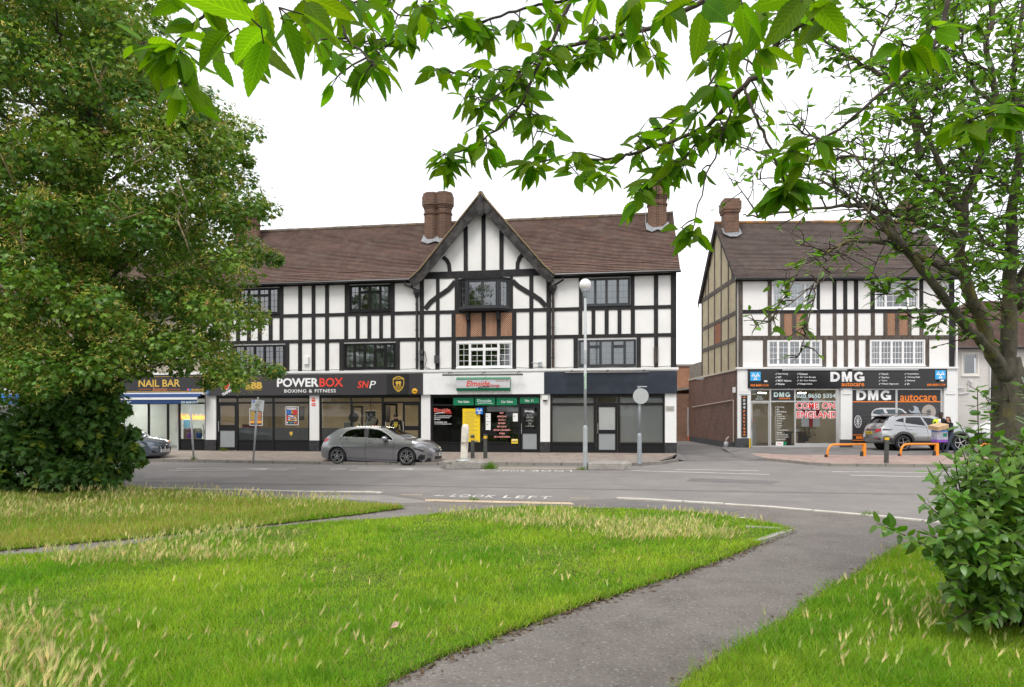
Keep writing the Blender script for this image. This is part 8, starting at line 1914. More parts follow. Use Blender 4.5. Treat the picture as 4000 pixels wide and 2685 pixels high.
col = base_c[ci] * Q.uniform(.65, 1.35, (len(P_), 1)); yl = Q.random(len(P_)) < .05; col[yl] = np.array([.24, .25, .03]) * Q.uniform(.7, 1.2, (yl.sum(), 1))
scatter('crown', lv, lf, P_ - base, frames(ax, nr), Q.uniform(.07, .125, len(P_)), col, leaf_mat('maple_leaf', .36, .4, .42), mtree)
# hanging winged seeds in pale yellow clusters
sel = Q.random(len(cen)) < .8; sc_c, sc_r = cen[sel], rad[sel]; n = len(sc_c); per = 16; idx = np.repeat(np.arange(n), per); hubs = sc_c[idx] + unit(Q.normal(0, 1, (len(idx), 3)) + np.array([.1, -.5, .35])) * sc_r[idx][:, None] * np.array([1, 1, .75]); k = 7; H_ = np.repeat(hubs, k, 0) + Q.normal(0, .045, (len(hubs)*k, 3))
sv = [(0, 0, 0), (.16, .45, 0), (.08, 1, 0), (-.08, .5, 0)]
cs = np.array([.60, .50, .13]) * Q.uniform(.5, 1.25, (len(H_), 1)); br = np.repeat(np.repeat(Q.random(n) < .07, per), k); cs[br] = np.array([.40, .20, .08]) * Q.uniform(.7, 1.2, (br.sum(), 1)); gg = Q.random(len(H_)) < .4; cs[gg] = np.array([.27, .34, .06]) * Q.uniform(.7, 1.2, (gg.sum(), 1))
scatter('seed_clusters', sv, [(0, 1, 2, 3)], H_ - base, frames(unit(Q.normal(0, 1, (len(H_), 3)) + np.array([0, 0, -.5])), Q.normal(0, 1, (len(H_), 3))), Q.uniform(.055, .095, len(H_)), cs, leaf_mat('maple_seed', .25, .2, .6, tint=(1.1, 1, .7)), mtree)
# skirt of shoots round the trunk
c3, r3 = clumps(SKIRT, 215, 15.9, .9, (.22, .5), (50, 420), 33)
ek = np.array([(500, 1700), (520, 1760), (480, 1850), (470, 1600), (440, 1890), (300, 1925), (160, 1930), (60, 1925), (530, 1800), (455, 1510)], float); c3 = np.concatenate([c3, at_np(ek[:, 0], ek[:, 1], Q.uniform(15.2, 16, len(ek)))]); r3 = np.concatenate([r3, Q.uniform(.14, .26, len(ek))])
P_, ax, nr, ci, dd = leafy(c3, r3, 85, Q, .8); col = np.array([.090, .195, .042]) * Q.uniform(.6, 1.4, (len(P_), 1)); yl = Q.random(len(P_)) < .06; col[yl] = np.array([.22, .28, .03])
scatter('trunk_shoots', lv, lf, P_ - base, frames(ax, nr), Q.uniform(.10, .20, len(P_)), col, leaf_mat('maple_leaf', .36, .4, .42), mtree)
mb = MB(base); tr = [T0 + Vector((0, 0, -.1)), T0 + Vector((.02, 0, 1.2)), T0 + Vector((-.05, 0, 2.6)), T0 + Vector((.1, .1, 4.5)), T0 + Vector((-.1, .2, 7)), T0 + Vector((.1, .1, 10)), T0 + Vector((0, 0, 13))]
mb.tube([tuple(v) for v in tr], [.50, .40, .38, .33, .26, .17, .06], 14)
rr = random.Random(9)
ends = list(range(0, len(cen), 16))
for i in ends:
 e = Vector(cen[i]); zz = max(2.2, min(10.5, e.z - 1.0 - rr.random()*1.4)); s_ = Vector((T0.x + rr.uniform(-.1, .1), T0.y + rr.uniform(-.1, .1), zz)); m_ = s_.lerp(e, .5) + Vector((rr.uniform(-.3, .3), rr.uniform(-.3, .3), rr.uniform(.0, .5))); L_ = (e - s_).length
 mb.tube([s_, s_.lerp(m_, .5) + Vector((0, 0, .12)), m_, m_.lerp(e, .5) + Vector((0, 0, .1)), e], [.028*L_**.5 + .02, .022*L_**.5 + .012, .03, .02, .008], 6)
mb.build('trunk', BARK, mtree, smooth=True)
mb = MB(base)
for pts in (((1050, 860), (1100, 940), (1130, 1000)), ((690, 690), (730, 790), (725, 870)), ((0, 600), (40, 680), (70, 760)), ((520, 640), (590, 600), (640, 560)), ((80, 900), (95, 985), (110, 1000)), ((370, 300), (400, 350), (410, 390)), ((560, 830), (500, 850), (430, 870))):
 mb = MB(base)
 q3 = [at(x, y, 12.3 + .2*i) for i, (x, y) in enumerate(pts)]
 if pts[0][0] > 1000: q3 = [at(x*.66, y, 12.6) for x, y in pts]
 mb.tube(q3, [.014, .011, .005], 6)
 for k in range(5): a = q3[0].lerp(q3[-1], rr.random()); mb.tube([a, a + Vector((rr.uniform(-.3, .3), rr.uniform(-.2, .1), rr.uniform(.05, .35)))], [.007, .003], 5)
 mb.build('dead_branch', DEADW, mtree, smooth=True)
# ---------------------------------------------------------------- overhanging cherry (trunk stands behind the camera, right)
chl = thing('cherry_tree', 'overhanging cherry branches with large bright serrated leaves across the top', 'tree', (2.3, -1.6, .1)); cb = Vector((2.3, -1.6, .1)); CBn = np.array(cb)
leaves = []   # (position, direction, normal, length)
wood = MB(cb)
qq = random.Random(17)
def cluster(P, n, ln, spread=.9, down=.85):
 for _ in range(round(n*(1.5 if P.y > 1.75 else .9))):
  a = qq.uniform(0, 2*math.pi); d = Vector((math.cos(a)*spread, math.sin(a)*spread, -down*.8 + qq.uniform(-.5, .75))).normalized()
  nm = Vector((qq.gauss(0, .5), qq.gauss(-.35, .5), qq.uniform(.25, 1.0))); s = P + d * qq.uniform(.012, .03) + Vector((qq.uniform(-.012, .012),)*3); L_ = ln * qq.uniform(.62, 1.15)
  wood.tube([P, s + d*.006], [.0016, .0012], 4, False); leaves.append((s, d, nm, L_))
def branch(pts, d, r0, r1, every=0.0, n=(3, 5), ln=.105, start=0.0, side=True):
 ds = d if hasattr(d, '__len__') else [d]*len(pts)
 P = [at(x, y, dd_) for (x, y), dd_ in zip(pts, ds)]; P = [Vector(v) for v in catmull([tuple(p) for p in P], 5)]
 rad_ = [r0 + (r1-r0)*i/(len(P)-1) for i in range(len(P))]; P = [p + Vector((qq.gauss(0, .003), qq.gauss(0, .003), qq.gauss(0, .003))) for p in P]; wood.tube(P, rad_, 7)
 if every:
  acc = 0; tot = sum((b-a).length for a, b in zip(P, P[1:])); run = 0; nxt = tot*start
  for a, b in zip(P, P[1:]):
   L_ = (b-a).length
   while nxt < run + L_:
    p = a.lerp(b, (nxt-run)/L_); k = qq.random()
    if side:
     e = p + Vector((qq.gauss(0, .05), qq.gauss(0, .05), qq.uniform(-.06, .04))); wood.tube([p, p.lerp(e, .5) + Vector((0, 0, .006)), e], [.0035, .003, .0022], 5)
    else: e = p
    cluster(e, qq.randint(*n), ln); nxt += every * qq.uniform(.6, 1.4)
   run += L_
 return P
B1 = branch([(1312, -60), (1333, 89), (1374, 171), (1456, 240)], [2.3, 2.2, 2.2, 2.15], .007, .003, .11, (2, 3), .10, .2)
B2 = branch([(2300, -20), (2203, 2), (2079, 24), (1922, 75), (1785, 106), (1573, 140), (1374, 168), (1264, 132)], [3.4]*3 + [3.3]*5, .008, .003, .065, (3, 5), .112)
B3 = branch([(2235, -60), (2225, 10), (2168, 137), (2079, 308), (2038, 404), (1956, 486), (1840, 575), (1737, 603)], 3.1, .010, .003, .06, (3, 5), .112, .12)
B4 = branch([(2760, 0), (2682, 41), (2538, 110), (2319, 161), (2127, 212), (2025, 281), (1874, 298), (1751, 281)], [3.5, 3.5, 3.5, 3.4, 3.4, 3.4, 3.3, 3.3], .014, .004, .055, (4, 6), .112, .22)
B5 = branch([(3230, -70), (3165, 0), (3104, 54), (3043, 153), (2974, 275), (2897, 344), (2783, 474), (2668, 536), (2476, 597), (2400, 620), (2155, 623), (2079, 634)], [2.5, 2.5, 2.5, 2.55, 2.6, 2.6, 2.7, 2.8, 2.9, 2.95, 3.1, 3.1], .016, .003, .07, (3, 5), .112, .08)
branch([(2903, 344), (2936, 413), (2997, 551), (3073, 727)], [2.6, 2.55, 2.5, 2.45], .006, .004, .2, (1, 2), .10, .3)
B6 = branch([(3740, -60), (3708, 0), (3685, 92), (3624, 207), (3471, 344), (3242, 528), (3089, 589)], 2.4, .010, .004, .24, (2, 3), .11, .3)
branch([(4200, 380), (4000, 413), (3880, 440), (3777, 474)], [2.0, 2.0, 2.0, 1.98], .005, .003)
branch([(2880, 60), (2800, 280), (2710, 400), (2600, 500), (2480, 560)], 2.9, .006, .003, .08, (3, 4), .11, .1)
branch([(2870, 400), (2805, 574), (2737, 765), (2706, 903)], 2.6, .004, .002, .16, (1, 2), .085, .2)
branch([(1700, -30), (1600, 120), (1480, 190), (1330, 230)], 3.2, .004, .002, .07, (3, 4), .11)
branch([(2120, 215), (1980, 350), (1900, 400), (1850, 370)], 3.2, .004, .002, .06, (3, 5), .11)
branch([(2040, 400), (2100, 480), (2080, 560)], 3.1, .003, .002, .06, (3, 4), .11)
branch([(2790, 470), (2640, 650), (2560, 720), (2500, 760)], 2.75, .004, .002, .07, (3, 4), .11)
branch([(2510, 120), (2520, 165), (2555, 215)], 3.3, .004, .002); branch([(2300, 165), (2320, 60), (2310, -40)], 3.4, .005, .004, .14, (2, 3), .1)
branch([(957, -50), (957, 0), (976, 83)], 1.9, .005, .003); branch([(860, -40), (791, 64), (702, 153), (660, 190)], [1.9, 1.95, 2.0, 2.0], .005, .0025)
branch([(1470, -40), (1560, 60), (1640, 40), (1700, -30)], 2.9, .004, .003, .12, (2, 4), .10)
branch([(3300, -50), (3160, 90), (3060, 120)], 1.9, .005, .003, .12, (2, 3), .11, .3)
branch([(2960, 260), (2850, 215), (2760, 260)], 2.6, .004, .002, .11, (2, 4), .10, .2)
for px, py, d, n, ln in ((690, 190, 2.0, 13, .115), (770, 100, 1.9, 6, .115), (560, 165, 2.0, 5, .11), (830, 190, 1.7, 5, .115), (705, 320, 2.0, 5, .115), (930, 110, 1.4, 4, .12), (1020, 110, 1.1, 3, .125), (1090, 30, 1.1, 3, .125), (1456, 245, 2.1, 5, .115), (1330, 215, 2.1, 3, .11), (1180, 70, 2.3, 6, .11), (1240, 140, 2.6, 5, .105),
      (1737, 603, 3.1, 9, .11), (1760, 640, 3.1, 4, .10), (2079, 634, 3.05, 9, .115), (2130, 560, 3.1, 5, .105), (2555, 215, 3.3, 8, .105), (3073, 727, 2.45, 15, .115), (3060, 740, 2.5, 7, .115), (3525, 170, 2.2, 7, .12), (3640, 110, 2.2, 4, .11), (3185, 540, 2.4, 8, .11), (3089, 589, 2.4, 5, .11), (3777, 474, 2.0, 12, .11), (3890, 430, 2.0, 8, .105), (3990, 420, 2.0, 6, .105),
      (2706, 903, 2.6, 10, .10), (2690, 880, 2.6, 3, .085), (2610, 640, 2.8, 7, .11), (2560, 700, 2.75, 8, .105), (2500, 740, 2.7, 5, .10), (760, -25, 1.8, 4, .11), (880, -20, 1.7, 4, .11), (1010, -30, 1.5, 5, .12), (1160, -25, 1.6, 5, .12), (1290, -10, 1.9, 5, .12), (1420, 0, 2.0, 4, .115), (1540, 0, 2.3, 6, .11), (1650, 20, 2.7, 6, .11), (2750, -10, 1.4, 5, .12), (2890, -15, 1.35, 5, .12), (3010, 20, 1.6, 4, .12), (3160, -30, 1.3, 3, .115), (3310, -60, 1.3, 3, .115), (2330, -20, 2.3, 5, .115), (2480, -15, 2.2, 6, .115), (2610, 10, 2.3, 6, .11), (2830, 170, 2.3, 6, .11), (2800, 330, 2.5, 7, .11), (2720, 430, 2.6, 6, .11), (2900, 120, 2.2, 5, .11), (2950, 190, 2.3, 5, .11)):
 cluster(at(px, py, d), n, ln)
# the limbs above the picture that carry these branches back to the trunk
G1, G2 = Vector((1.55, .9, 3.6)), Vector((.5, 1.5, 3.65))
wood.tube([cb + Vector((0, 0, -.1)), cb + Vector((0, .05, 1.3)), cb + Vector((-.1, .3, 2.2)), Vector((2.0, -.2, 3.0)), G1, G2, Vector((-.4, 1.9, 3.55))], [.19, .15, .13, .10, .06, .035, .015], 10)
for b in (B1, B2, B3, B4, B5, B6):
 s_ = b[0]; g = G2 if s_.x < .6 else G1; wood.tube([g, g.lerp(s_, .5) + Vector((0, 0, .12)), s_], [.022, .017, .012], 7)
for s_ in (at(957, -50, 1.9), at(860, -40, 1.9)): wood.tube([Vector((-.4, 1.9, 3.55)), s_.lerp(Vector((-.4, 1.9, 3.55)), .5) + Vector((0, 0, .1)), s_], [.012, .009, .005], 6)
wood.build('branches', TWIG, chl, smooth=True)
LP = np.array([tuple(l[0]) for l in leaves]); LD = np.array([tuple(l[1]) for l in leaves]); LN = np.array([tuple(l[2]) for l in leaves]); LL = np.array([l[3] for l in leaves])
cv, cf, cuv = blade_leaf(.43, 18, .055, .16, .16)
col = np.array([.090, .200, .008]) * Q.uniform(.7, 1.3, (len(LP), 1)) * np.stack([Q.uniform(.8, 1.35, len(LP)), np.ones(len(LP)), np.ones(len(LP))], 1)
nsp = len(LP); S3 = np.stack([LL*Q.uniform(.85, 1.12, nsp), LL, LL*Q.uniform(.2, 1.8, nsp)], 1)
scatter('crown', cv, cf, LP - CBn, frames(LD, LN), S3, col, leaf_mat('cherry_leaf', .64, .18, .5, True, (1.65, 1.7, .35)), chl, cuv)
# ---------------------------------------------------------------- spindly tree at right, with lichened limbs
rt_base = at(3945, 2300, 6.5); rt_base.z = .1; rb = np.array(rt_base)
rtree = thing('lichened_tree', 'multi stemmed tree with lichened trunk and tangled open crown at right edge', 'tree', rt_base)
wd = MB(rt_base); tw = MB(rt_base); rl = []
q2 = random.Random(23)
def limb(pts, d, r, twigs=0, leafn=(3, 6), seg=9, tl=(.25, .6)):
 ds = d if hasattr(d, '__len__') else [d]*len(pts)
 P = [Vector(v) for v in catmull([tuple(at(x, y, dd_)) for (x, y), dd_ in zip(pts, ds)], 4)]
 rad_ = [.84*(r[0] + (r[1]-r[0])*(i/(len(P)-1))**.8) for i in range(len(P))]; wd.tube([p + Vector((q2.gauss(0, .008), q2.gauss(0, .008), q2.gauss(0, .008))) for p in P], rad_, seg)
 for _ in range(twigs):
  t = q2.uniform(.15, 1) * (len(P)-1); i = min(int(t), len(P)-2); p = P[i].lerp(P[i+1], t - i); tgrow(p, (P[i+1]-P[i]).normalized(), q2.uniform(*tl), leafn)
 return P
def tgrow(p, ax_, L_, leafn, depth=0):
 d = (ax_*.5 + Vector((q2.gauss(-.15, .6), q2.gauss(0, .5), q2.gauss(.25, .5)))).normalized(); pts = [p]; n = 5
 for k in range(n): d = (d + Vector((q2.gauss(0, .16), q2.gauss(0, .16), q2.gauss(-.05, .14)))).normalized(); pts.append(pts[-1] + d * L_/n)
 tw.tube(pts, [.008 - .0012*k for k in range(n+1)] if depth == 0 else [.005 - .0007*k for k in range(n+1)], 5, False)
 for k in range(q2.randint(*leafn)):
  i = q2.randint(1, n); s = pts[i]; a = q2.uniform(0, 6.28); dl = (d*.5 + Vector((math.cos(a), math.sin(a), q2.uniform(-.5, .35)))).normalized(); (q2.random() < (.42 if s.x < 3.1 + .0*s.y else .9)) and rl.append((s, dl, Vector((q2.gauss(0, .35), q2.gauss(0, .35), 1)), q2.uniform(.055, .105)))
 if depth == 0 and q2.random() < .75:
  for _ in range(2): tgrow(pts[q2.randint(1, 3)], d, L_*q2.uniform(.4, .8), leafn, 1)
TR = limb([(3950, 2400), (3945, 2000), (3940, 1700), (3945, 1530), (3935, 1400), (3950, 1150), (3945, 900), (3975, 600), (3965, 300), (4010, -100)], [6.5]*10, (.175, .014), 26)
wd.tube([at(3945, 2300, 6.5) + Vector((0, 0, -.1)), at(3945, 1750, 6.5), at(3940, 1500, 6.5), at(3930, 1400, 6.5)], [.19, .155, .140, .115], 14)
limb([(3935, 1480), (3880, 1390), (3840, 1270), (3797, 1162), (3761, 1034), (3766, 803), (3792, 726), (3850, 560), (3880, 380), (3860, 150), (3900, -80)], [6.45, 6.4, 6.4, 6.3, 6.3, 6.2, 6.2, 6.1, 6.1, 6.0, 6.0], (.088, .022), 26)
limb([(3905, 1440), (3850, 1350), (3781, 1290), (3704, 1188), (3602, 1054), (3499, 926), (3473, 900), (3463, 850)], [6.4, 6.3, 6.2, 6.1, 6.0, 5.9, 5.9, 5.9], (.062, .030), 10)
limb([(3745, 1070), (3690, 1052), (3627, 1018), (3540, 985), (3473, 952), (3370, 941), (3293, 952), (3240, 985), (3190, 1000)], [6.2, 6.1, 6.05, 6, 6, 5.95, 5.9, 5.9, 5.9], (.042, .010), 16)
limb([(3762, 950), (3700, 905), (3576, 864), (3473, 834), (3400, 806), (3319, 803), (3252, 808), (3080, 825), (2960, 845), (2900, 840)], [6.2, 6.2, 6.1, 6.1, 6, 6, 6, 5.9, 5.9, 5.9], (.042, .006), 20)
limb([(3764, 860), (3720, 760), (3693, 689), (3640, 560), (3590, 470), (3571, 430)], 6.2, (.04, .016), 14)
limb([(3720, 800), (3620, 710), (3520, 660), (3456, 635), (3300, 610), (3120, 650), (2950, 590), (2880, 600)], [6.3, 6.4, 6.5, 6.5, 6.6, 6.6, 6.7, 6.7], (.030, .005), 18)
limb([(3600, 620), (3571, 482), (3525, 344), (3395, 268), (3320, 225), (3242, 176), (3157, 115), (3060, 60)], [6.6, 6.6, 6.6, 6.7, 6.7, 6.8, 6.8, 6.8], (.045, .008), 20)
limb([(3400, 270), (3410, 180), (3480, 60), (3520, -60)], 6.6, (.02, .008), 10); limb([(3555, 420), (3640, 330), (3700, 200), (3690, 40), (3720, -60)], 6.5, (.026, .01), 14)
limb([(3480, 930), (3400, 830), (3300, 760), (3180, 700), (3060, 690), (2960, 700)], [5.9, 5.9, 6, 6, 6.1, 6.1], (.022, .005), 14)
limb([(3560, 1010), (3490, 880), (3440, 760), (3360, 640), (3240, 560), (3130, 520)], [6, 6, 6.1, 6.2, 6.3, 6.3], (.022, .005), 14)
limb([(3300, 950), (3250, 1000), (3215, 1040), (3190, 1110), (3170, 1200), (3150, 1290), (3125, 1390)], [5.9, 5.7, 5.6, 5.5, 5.5, 5.5, 5.5], (.015, .004), 9, (2, 4), 7, (.12, .25))
limb([(3560, 250), (3400, 800), (3340, 950), (3280, 1040), (3180, 1110), (3060, 1210), (3000, 1260), (2930, 1265)], [6.2, 5.8, 5.7, 5.6, 5.6, 5.5, 5.5, 5.5], (.010, .004), 12, (2, 4), 7, (.12, .3))
limb([(3150, 1010), (3100, 1100), (3040, 1200), (3010, 1255)], 5.6, (.009, .004), 7, (2, 4), 6, (.1, .25)); limb([(3720, 1200), (3650, 1160), (3560, 1130), (3480, 1150), (3440, 1130)], [6.1, 6, 5.9, 5.8, 5.8], (.010, .004), 8, (3, 5), 6, (.1, .25)); limb([(3740, 1270), (3680, 1230), (3620, 1250), (3560, 1240)], 6.0, (.009, .004), 7, (3, 5), 6, (.1, .25))
limb([(3960, 1200), (4040, 1000), (4120, 800), (4180, 500), (4300, 200)], [6.5, 6.5, 6.4, 6.4, 6.4], (.10, .010), 22); limb([(3955, 760), (3900, 700), (3820, 660), (3740, 560), (3700, 420), (3640, 300)], [6.5, 6.7, 6.8, 6.9, 7, 7], (.03, .008), 18); limb([(3970, 500), (3900, 420), (3800, 330), (3760, 150), (3790, -40)], [6.5, 6.6, 6.7, 6.8, 6.8], (.03, .01), 18); limb([(3945, 1000), (3860, 960), (3800, 890), (3700, 840), (3600, 760)], [6.5, 6.7, 6.9, 7, 7], (.03, .008), 14)
# extra leafy sprays through the crown
SPR = [(3560, -80), (4150, -80), (4150, 1250), (3860, 1150), (3700, 1000), (3560, 800), (3450, 640), (3400, 420), (3430, 320), (3480, 200)]
Pq = Q.uniform((2700, -80), (4150, 1250), (5000, 2)); Pq = Pq[in_poly_np(Pq, SPR)][:960]
for x, y in Pq: tgrow(at(x, y, q2.uniform(5.3, 7.6)), Vector((q2.gauss(0, 1), q2.gauss(0, 1), .4)).normalized(), q2.uniform(.18, .42), (4, 8), 1)
for x, y in Q.uniform((2850, 430), (3450, 760), (60, 2)): tgrow(at(x, y, q2.uniform(5.6, 6.9)), Vector((-.5, 0, .4)), q2.uniform(.15, .35), (3, 6), 1)
wd.build('trunk', BARKL, rtree, smooth=True); tw.build('twigs', TWIG, rtree, smooth=True)
ov_, of_, ouv = blade_leaf(.52, 8, 0, .22, .06, 1.2, .25)
def leaf_object(name, L, basep, parent, m, c, seed, wv=(.85, 1.15)):
 q = np.random.default_rng(seed); n = len(L); P = np.array([tuple(l[0]) for l in L]); D = np.array([tuple(l[1]) for l in L]); N_ = np.array([tuple(l[2]) for l in L]); S = np.array([l[3] for l in L])
 col = np.array(c)[None] * q.uniform(.65, 1.35, (n, 1)) * np.stack([q.uniform(.85, 1.3, n), np.ones(n), q.uniform(.8, 1.2, n)], 1)
 return scatter(name, ov_, of_, P - basep, frames(D, N_), np.stack([S*q.uniform(*wv, n), S, S*q.uniform(.3, 2, n)], 1), col, m, parent, ouv)
leaf_object('crown', rl, rb, rtree, leaf_mat('oval_leaf', .42, .45, .38, True, (1.5, 1.7, .4)), (.105, .22, .036), 41)
# pale round lichen on the trunk
mb = MB(rt_base); c_ = at(3945, 1492, 6.5); mb.lathe([(0, .006), (.03, .012), (.046, .008), (.052, 0)], (c_.x, c_.y - .118, c_.z), 18, 'y'); mb.build('lichen', mat('lichen_pale', (.36, .42, .33), .95, var=.4, scale=90, bump=1, bscale=200), rtree)
# ---------------------------------------------------------------- leafy shoots round its foot
sb = at(3890, 2420, 5.9); sb.z = .1; SBn = np.array(sb)
shrub = thing('leafy_shrub', 'dense dark green leafy shrub at the foot of the right hand tree', 'shrub', sb)
stm = MB(sb); sl = []; q4 = random.Random(31)
def shoot(tip, base_, dense=1.0, bare=.15, sz=(.08, .135)):
 b = base_; t = tip; side_ = Vector((q4.uniform(-.1, .1), q4.uniform(-.1, .1), 0)); m1 = b.lerp(t, .35) + side_ + Vector((0, 0, .18)); m2 = b.lerp(t, .7) + side_*.7 + Vector((0, 0, .12)); P = [Vector(v) for v in catmull([tuple(b), tuple(m1), tuple(m2), tuple(t)], 6)]
 stm.tube(P, [.011 - .008*i/(len(P)-1) for i in range(len(P))], 6); L_ = sum((y-x).length for x, y in zip(P, P[1:])); n = int(L_ / .042 * dense)
 for k in range(n):
  u = bare + (1-bare) * (k + q4.random()*.6) / n; f_ = u*(len(P)-1); i = min(int(f_), len(P)-2); p = P[i].lerp(P[i+1], f_-i); ax_ = (P[i+1]-P[i]).normalized(); a = k*2.4 + q4.uniform(-.4, .4); o_ = ax_.orthogonal().normalized(); o_ = Matrix.Rotation(a, 3, ax_) @ o_; d = (o_ + ax_*.55 + Vector((0, -.12, -.05))).normalized(); sl.append((p + d*.012, d, Vector((q4.gauss(0, .3), q4.gauss(-.25, .3), 1)), q4.uniform(*sz) * (1 if u < .85 else .75)))
for x, y, d in ((3790, 1515, 5.7), (3700, 1770, 5.5), (3600, 1840, 5.4), (3580, 1960, 5.4), (3425, 2045, 5.0), (3600, 2090, 5.2), (3640, 2190, 5.2), (3720, 1660, 5.8), (3835, 1600, 5.9), (3900, 1720, 5.5), (3965, 1500, 5.9), (3990, 1650, 5.4), (3650, 1930, 5.3), (3640, 1800, 5.6), (3930, 1850, 5.2), (3860, 1900, 5.1), (3760, 1840, 5.2), (3700, 2000, 5.1), (3780, 2050, 4.9), (3880, 2080, 4.9), (3980, 2000, 4.9), (4050, 1700, 5.6), (4080, 1900, 5.3), (3980, 2180, 4.8), (3820, 2200, 4.85), (3720, 2180, 5.0)):
 shoot(at(x if x < 3500 else x + 28, y, d), sb + Vector((q4.uniform(-.12, .32), q4.uniform(-.2, .2), 0)))
TIPS = [(3630, 1900), (3760, 1750), (3850, 1700), (4150, 1600), (4150, 2350), (3900, 2380), (3720, 2300), (3640, 2150)]
Pq = Q.uniform((3600, 1600), (4200, 2380), (900, 2)); Pq = Pq[in_poly_np(Pq, TIPS)][:130]
for x, y in Pq: shoot(at(x, y, q4.uniform(4.8, 6.4)), sb + Vector((q4.uniform(-.25, .4), q4.uniform(-.3, .3), 0)), .9, .12)
for x, y in Q.uniform((3700, 2150), (4100, 2440), (75, 2)): shoot(at(x, y, q4.uniform(4.9, 5.9)), sb + Vector((q4.uniform(-.25, .3), q4.uniform(-.35, .2), 0)), 1.1, .1)
stm.build('stems', mat('shoot_stem', (.075, .05, .03), .8, var=.3, scale=15), shrub, smooth=True)
leaf_object('foliage', sl, SBn, shrub, leaf_mat('shrub_leaf', .30, .5, .33, True, (1.5, 1.7, .4)), (.085, .19, .024), 43, (1.0, 1.35))
# ---------------------------------------------------------------- grass
def sample_px(poly_world, n, y0, y1, x0=-1500, x1=4450, wfun=None, q=Q):
 px = q.uniform(x0, x1, n); py = q.uniform(y0, y1, n); Y = (EYE - ZL) * FOC / (py - HY); P = np.stack([(px - CX)/FOC*Y, Y], 1); m = in_poly_np(P, [(p.x, p.y) for p in poly_world])
 if wfun is not None: m &= q.random(n) < wfun(P)
 return P[m]
def smooth_noise(P, s, seed):
 q = np.random.default_rng(seed); o = np.zeros(len(P))
 for k in range(7): a = q.uniform(0, 6.28); f = s * q.uniform(.6, 2.2); o += np.sin((P[:, 0]*math.cos(a) + P[:, 1]*math.sin(a)) * f + q.uniform(0, 6.28))
 return o / 7 * 1.7
GRASSM = leaf_mat('grass_blade', .42, .25, .5, False, (1.35, 1.3, .5))
bt = [(-.5, 0, 0), (.5, 0, 0), (-.38, .5, .07), (.38, .5, .07), (0, 1, .3)]; bf = [(0, 1, 3, 2), (2, 3, 4)]; bvc = np.array([[.55]*3, [.55]*3, [.95]*3, [.95]*3, [1.2]*3])
bvc[:] = 1.0
def grass(name, P, hmin, hmax, wid, cols, lean=.5, seed=1):
 q = np.random.default_rng(seed); n = len(P); a = q.uniform(0, 6.28, n); D = np.stack([np.cos(a)*lean*q.uniform(.2, 1.3, n), np.sin(a)*lean*q.uniform(.2, 1.3, n), np.ones(n)], 1); N_ = q.normal(0, 1, (n, 3)); N_[:, 2] *= .3
 hgt = q.uniform(hmin, hmax, n) * (1 + .5*smooth_noise(P, 2.9, 3)); pos = np.concatenate([P, np.full((n, 1), ZL - .008)], 1); t = np.clip(.5 + .6*smooth_noise(P, 1.7, 8) + .25*smooth_noise(P, 7, 9) + q.normal(0, .22, n), 0, 1)[:, None]
 c = (np.array(cols[0]) * (1-t) + np.array(cols[1]) * t) * q.uniform(.7, 1.3, (n, 1)); dry = q.random(n) < cols[2]; c[dry] = np.array([.55, .45, .19]) * q.uniform(.6, 1.1, (dry.sum(), 1))
 dist = P[:, 1:2][:, 0]; S = np.stack([wid * np.clip(dist/6.5, .75, 2.6) * q.uniform(.7, 1.3, n), hgt, hgt*.5], 1)
 o = scatter(name, bt, bf, pos, frames(D, N_), S, c, GRASSM, None, None, True); tag(o, kind='stuff'); return o
GC = ((.165, .37, .018), (.37, .52, .045), .05)
wf = lambda P: np.clip(P[:, 1] / 11, .42, 1)
o = grass('grass', np.concatenate([sample_px(LAWN_MAIN, 700000, 1975, 2820, wfun=wf), sample_px(LAWN_RIGHT, 390000, 2090, 2820, 2300, 5400, wf)]), .035, .085, .0062, GC, .75, 2)
tag(o, 'short bright green mown grass on the near lawns', 'grass')
o = grass('grass', sample_px(LAWN_LEFT, 190000, 1885, 2230, -950, 1700), .05, .15, .0065, ((.19, .36, .025), (.35, .42, .07), .30), .6, 4); tag(o, 'longer dry mixed grass on the verge under the maple', 'grass')
q6 = np.random.default_rng(15); hub = np.concatenate([sample_px(LAWN_MAIN, 420, 1990, 2690, q=q6), sample_px(LAWN_RIGHT, 300, 2100, 2690, 2600, 4200, q=q6)]); tp = np.repeat(hub, 70, 0) + q6.normal(0, .07, (len(hub)*70, 2))
o = grass('grass', tp, .06, .14, .0068, ((.11, .28, .014), (.26, .42, .035), .04), .9, 16); tag(o, 'darker coarse grass tufts scattered over the near lawns', 'grass')
# ragged blades leaning over the path edges
def edge_pts(poly, n, q=Q):
 P = [(p.x, p.y) for p in poly]; out_ = []
 for i in range(len(P)):
  a, b = np.array(P[i]), np.array(P[(i+1) % len(P)]); L_ = np.linalg.norm(b-a)
  if min(a[1], b[1]) < 2.5 or abs(a[0]) > 11: continue
  k = int(n * L_); t = q.random(k)[:, None]; out_.append(a + (b-a)*t + q.normal(0, .035, (k, 2)))
 return np.concatenate(out_)
o = grass('grass', np.concatenate([edge_pts(p, 420) for p in (LAWN_MAIN, LAWN_LEFT, LAWN_RIGHT)]), .03, .085, .006, ((.14, .30, .015), (.24, .38, .03), .14), 1.1, 6); tag(o, 'ragged grass fringe leaning over the path edges', 'grass')
ep = np.concatenate([edge_pts(p, 130) for p in (LAWN_MAIN, LAWN_LEFT, LAWN_RIGHT)]); ep = ep + Q.normal(0, .06, ep.shape); n = len(ep)
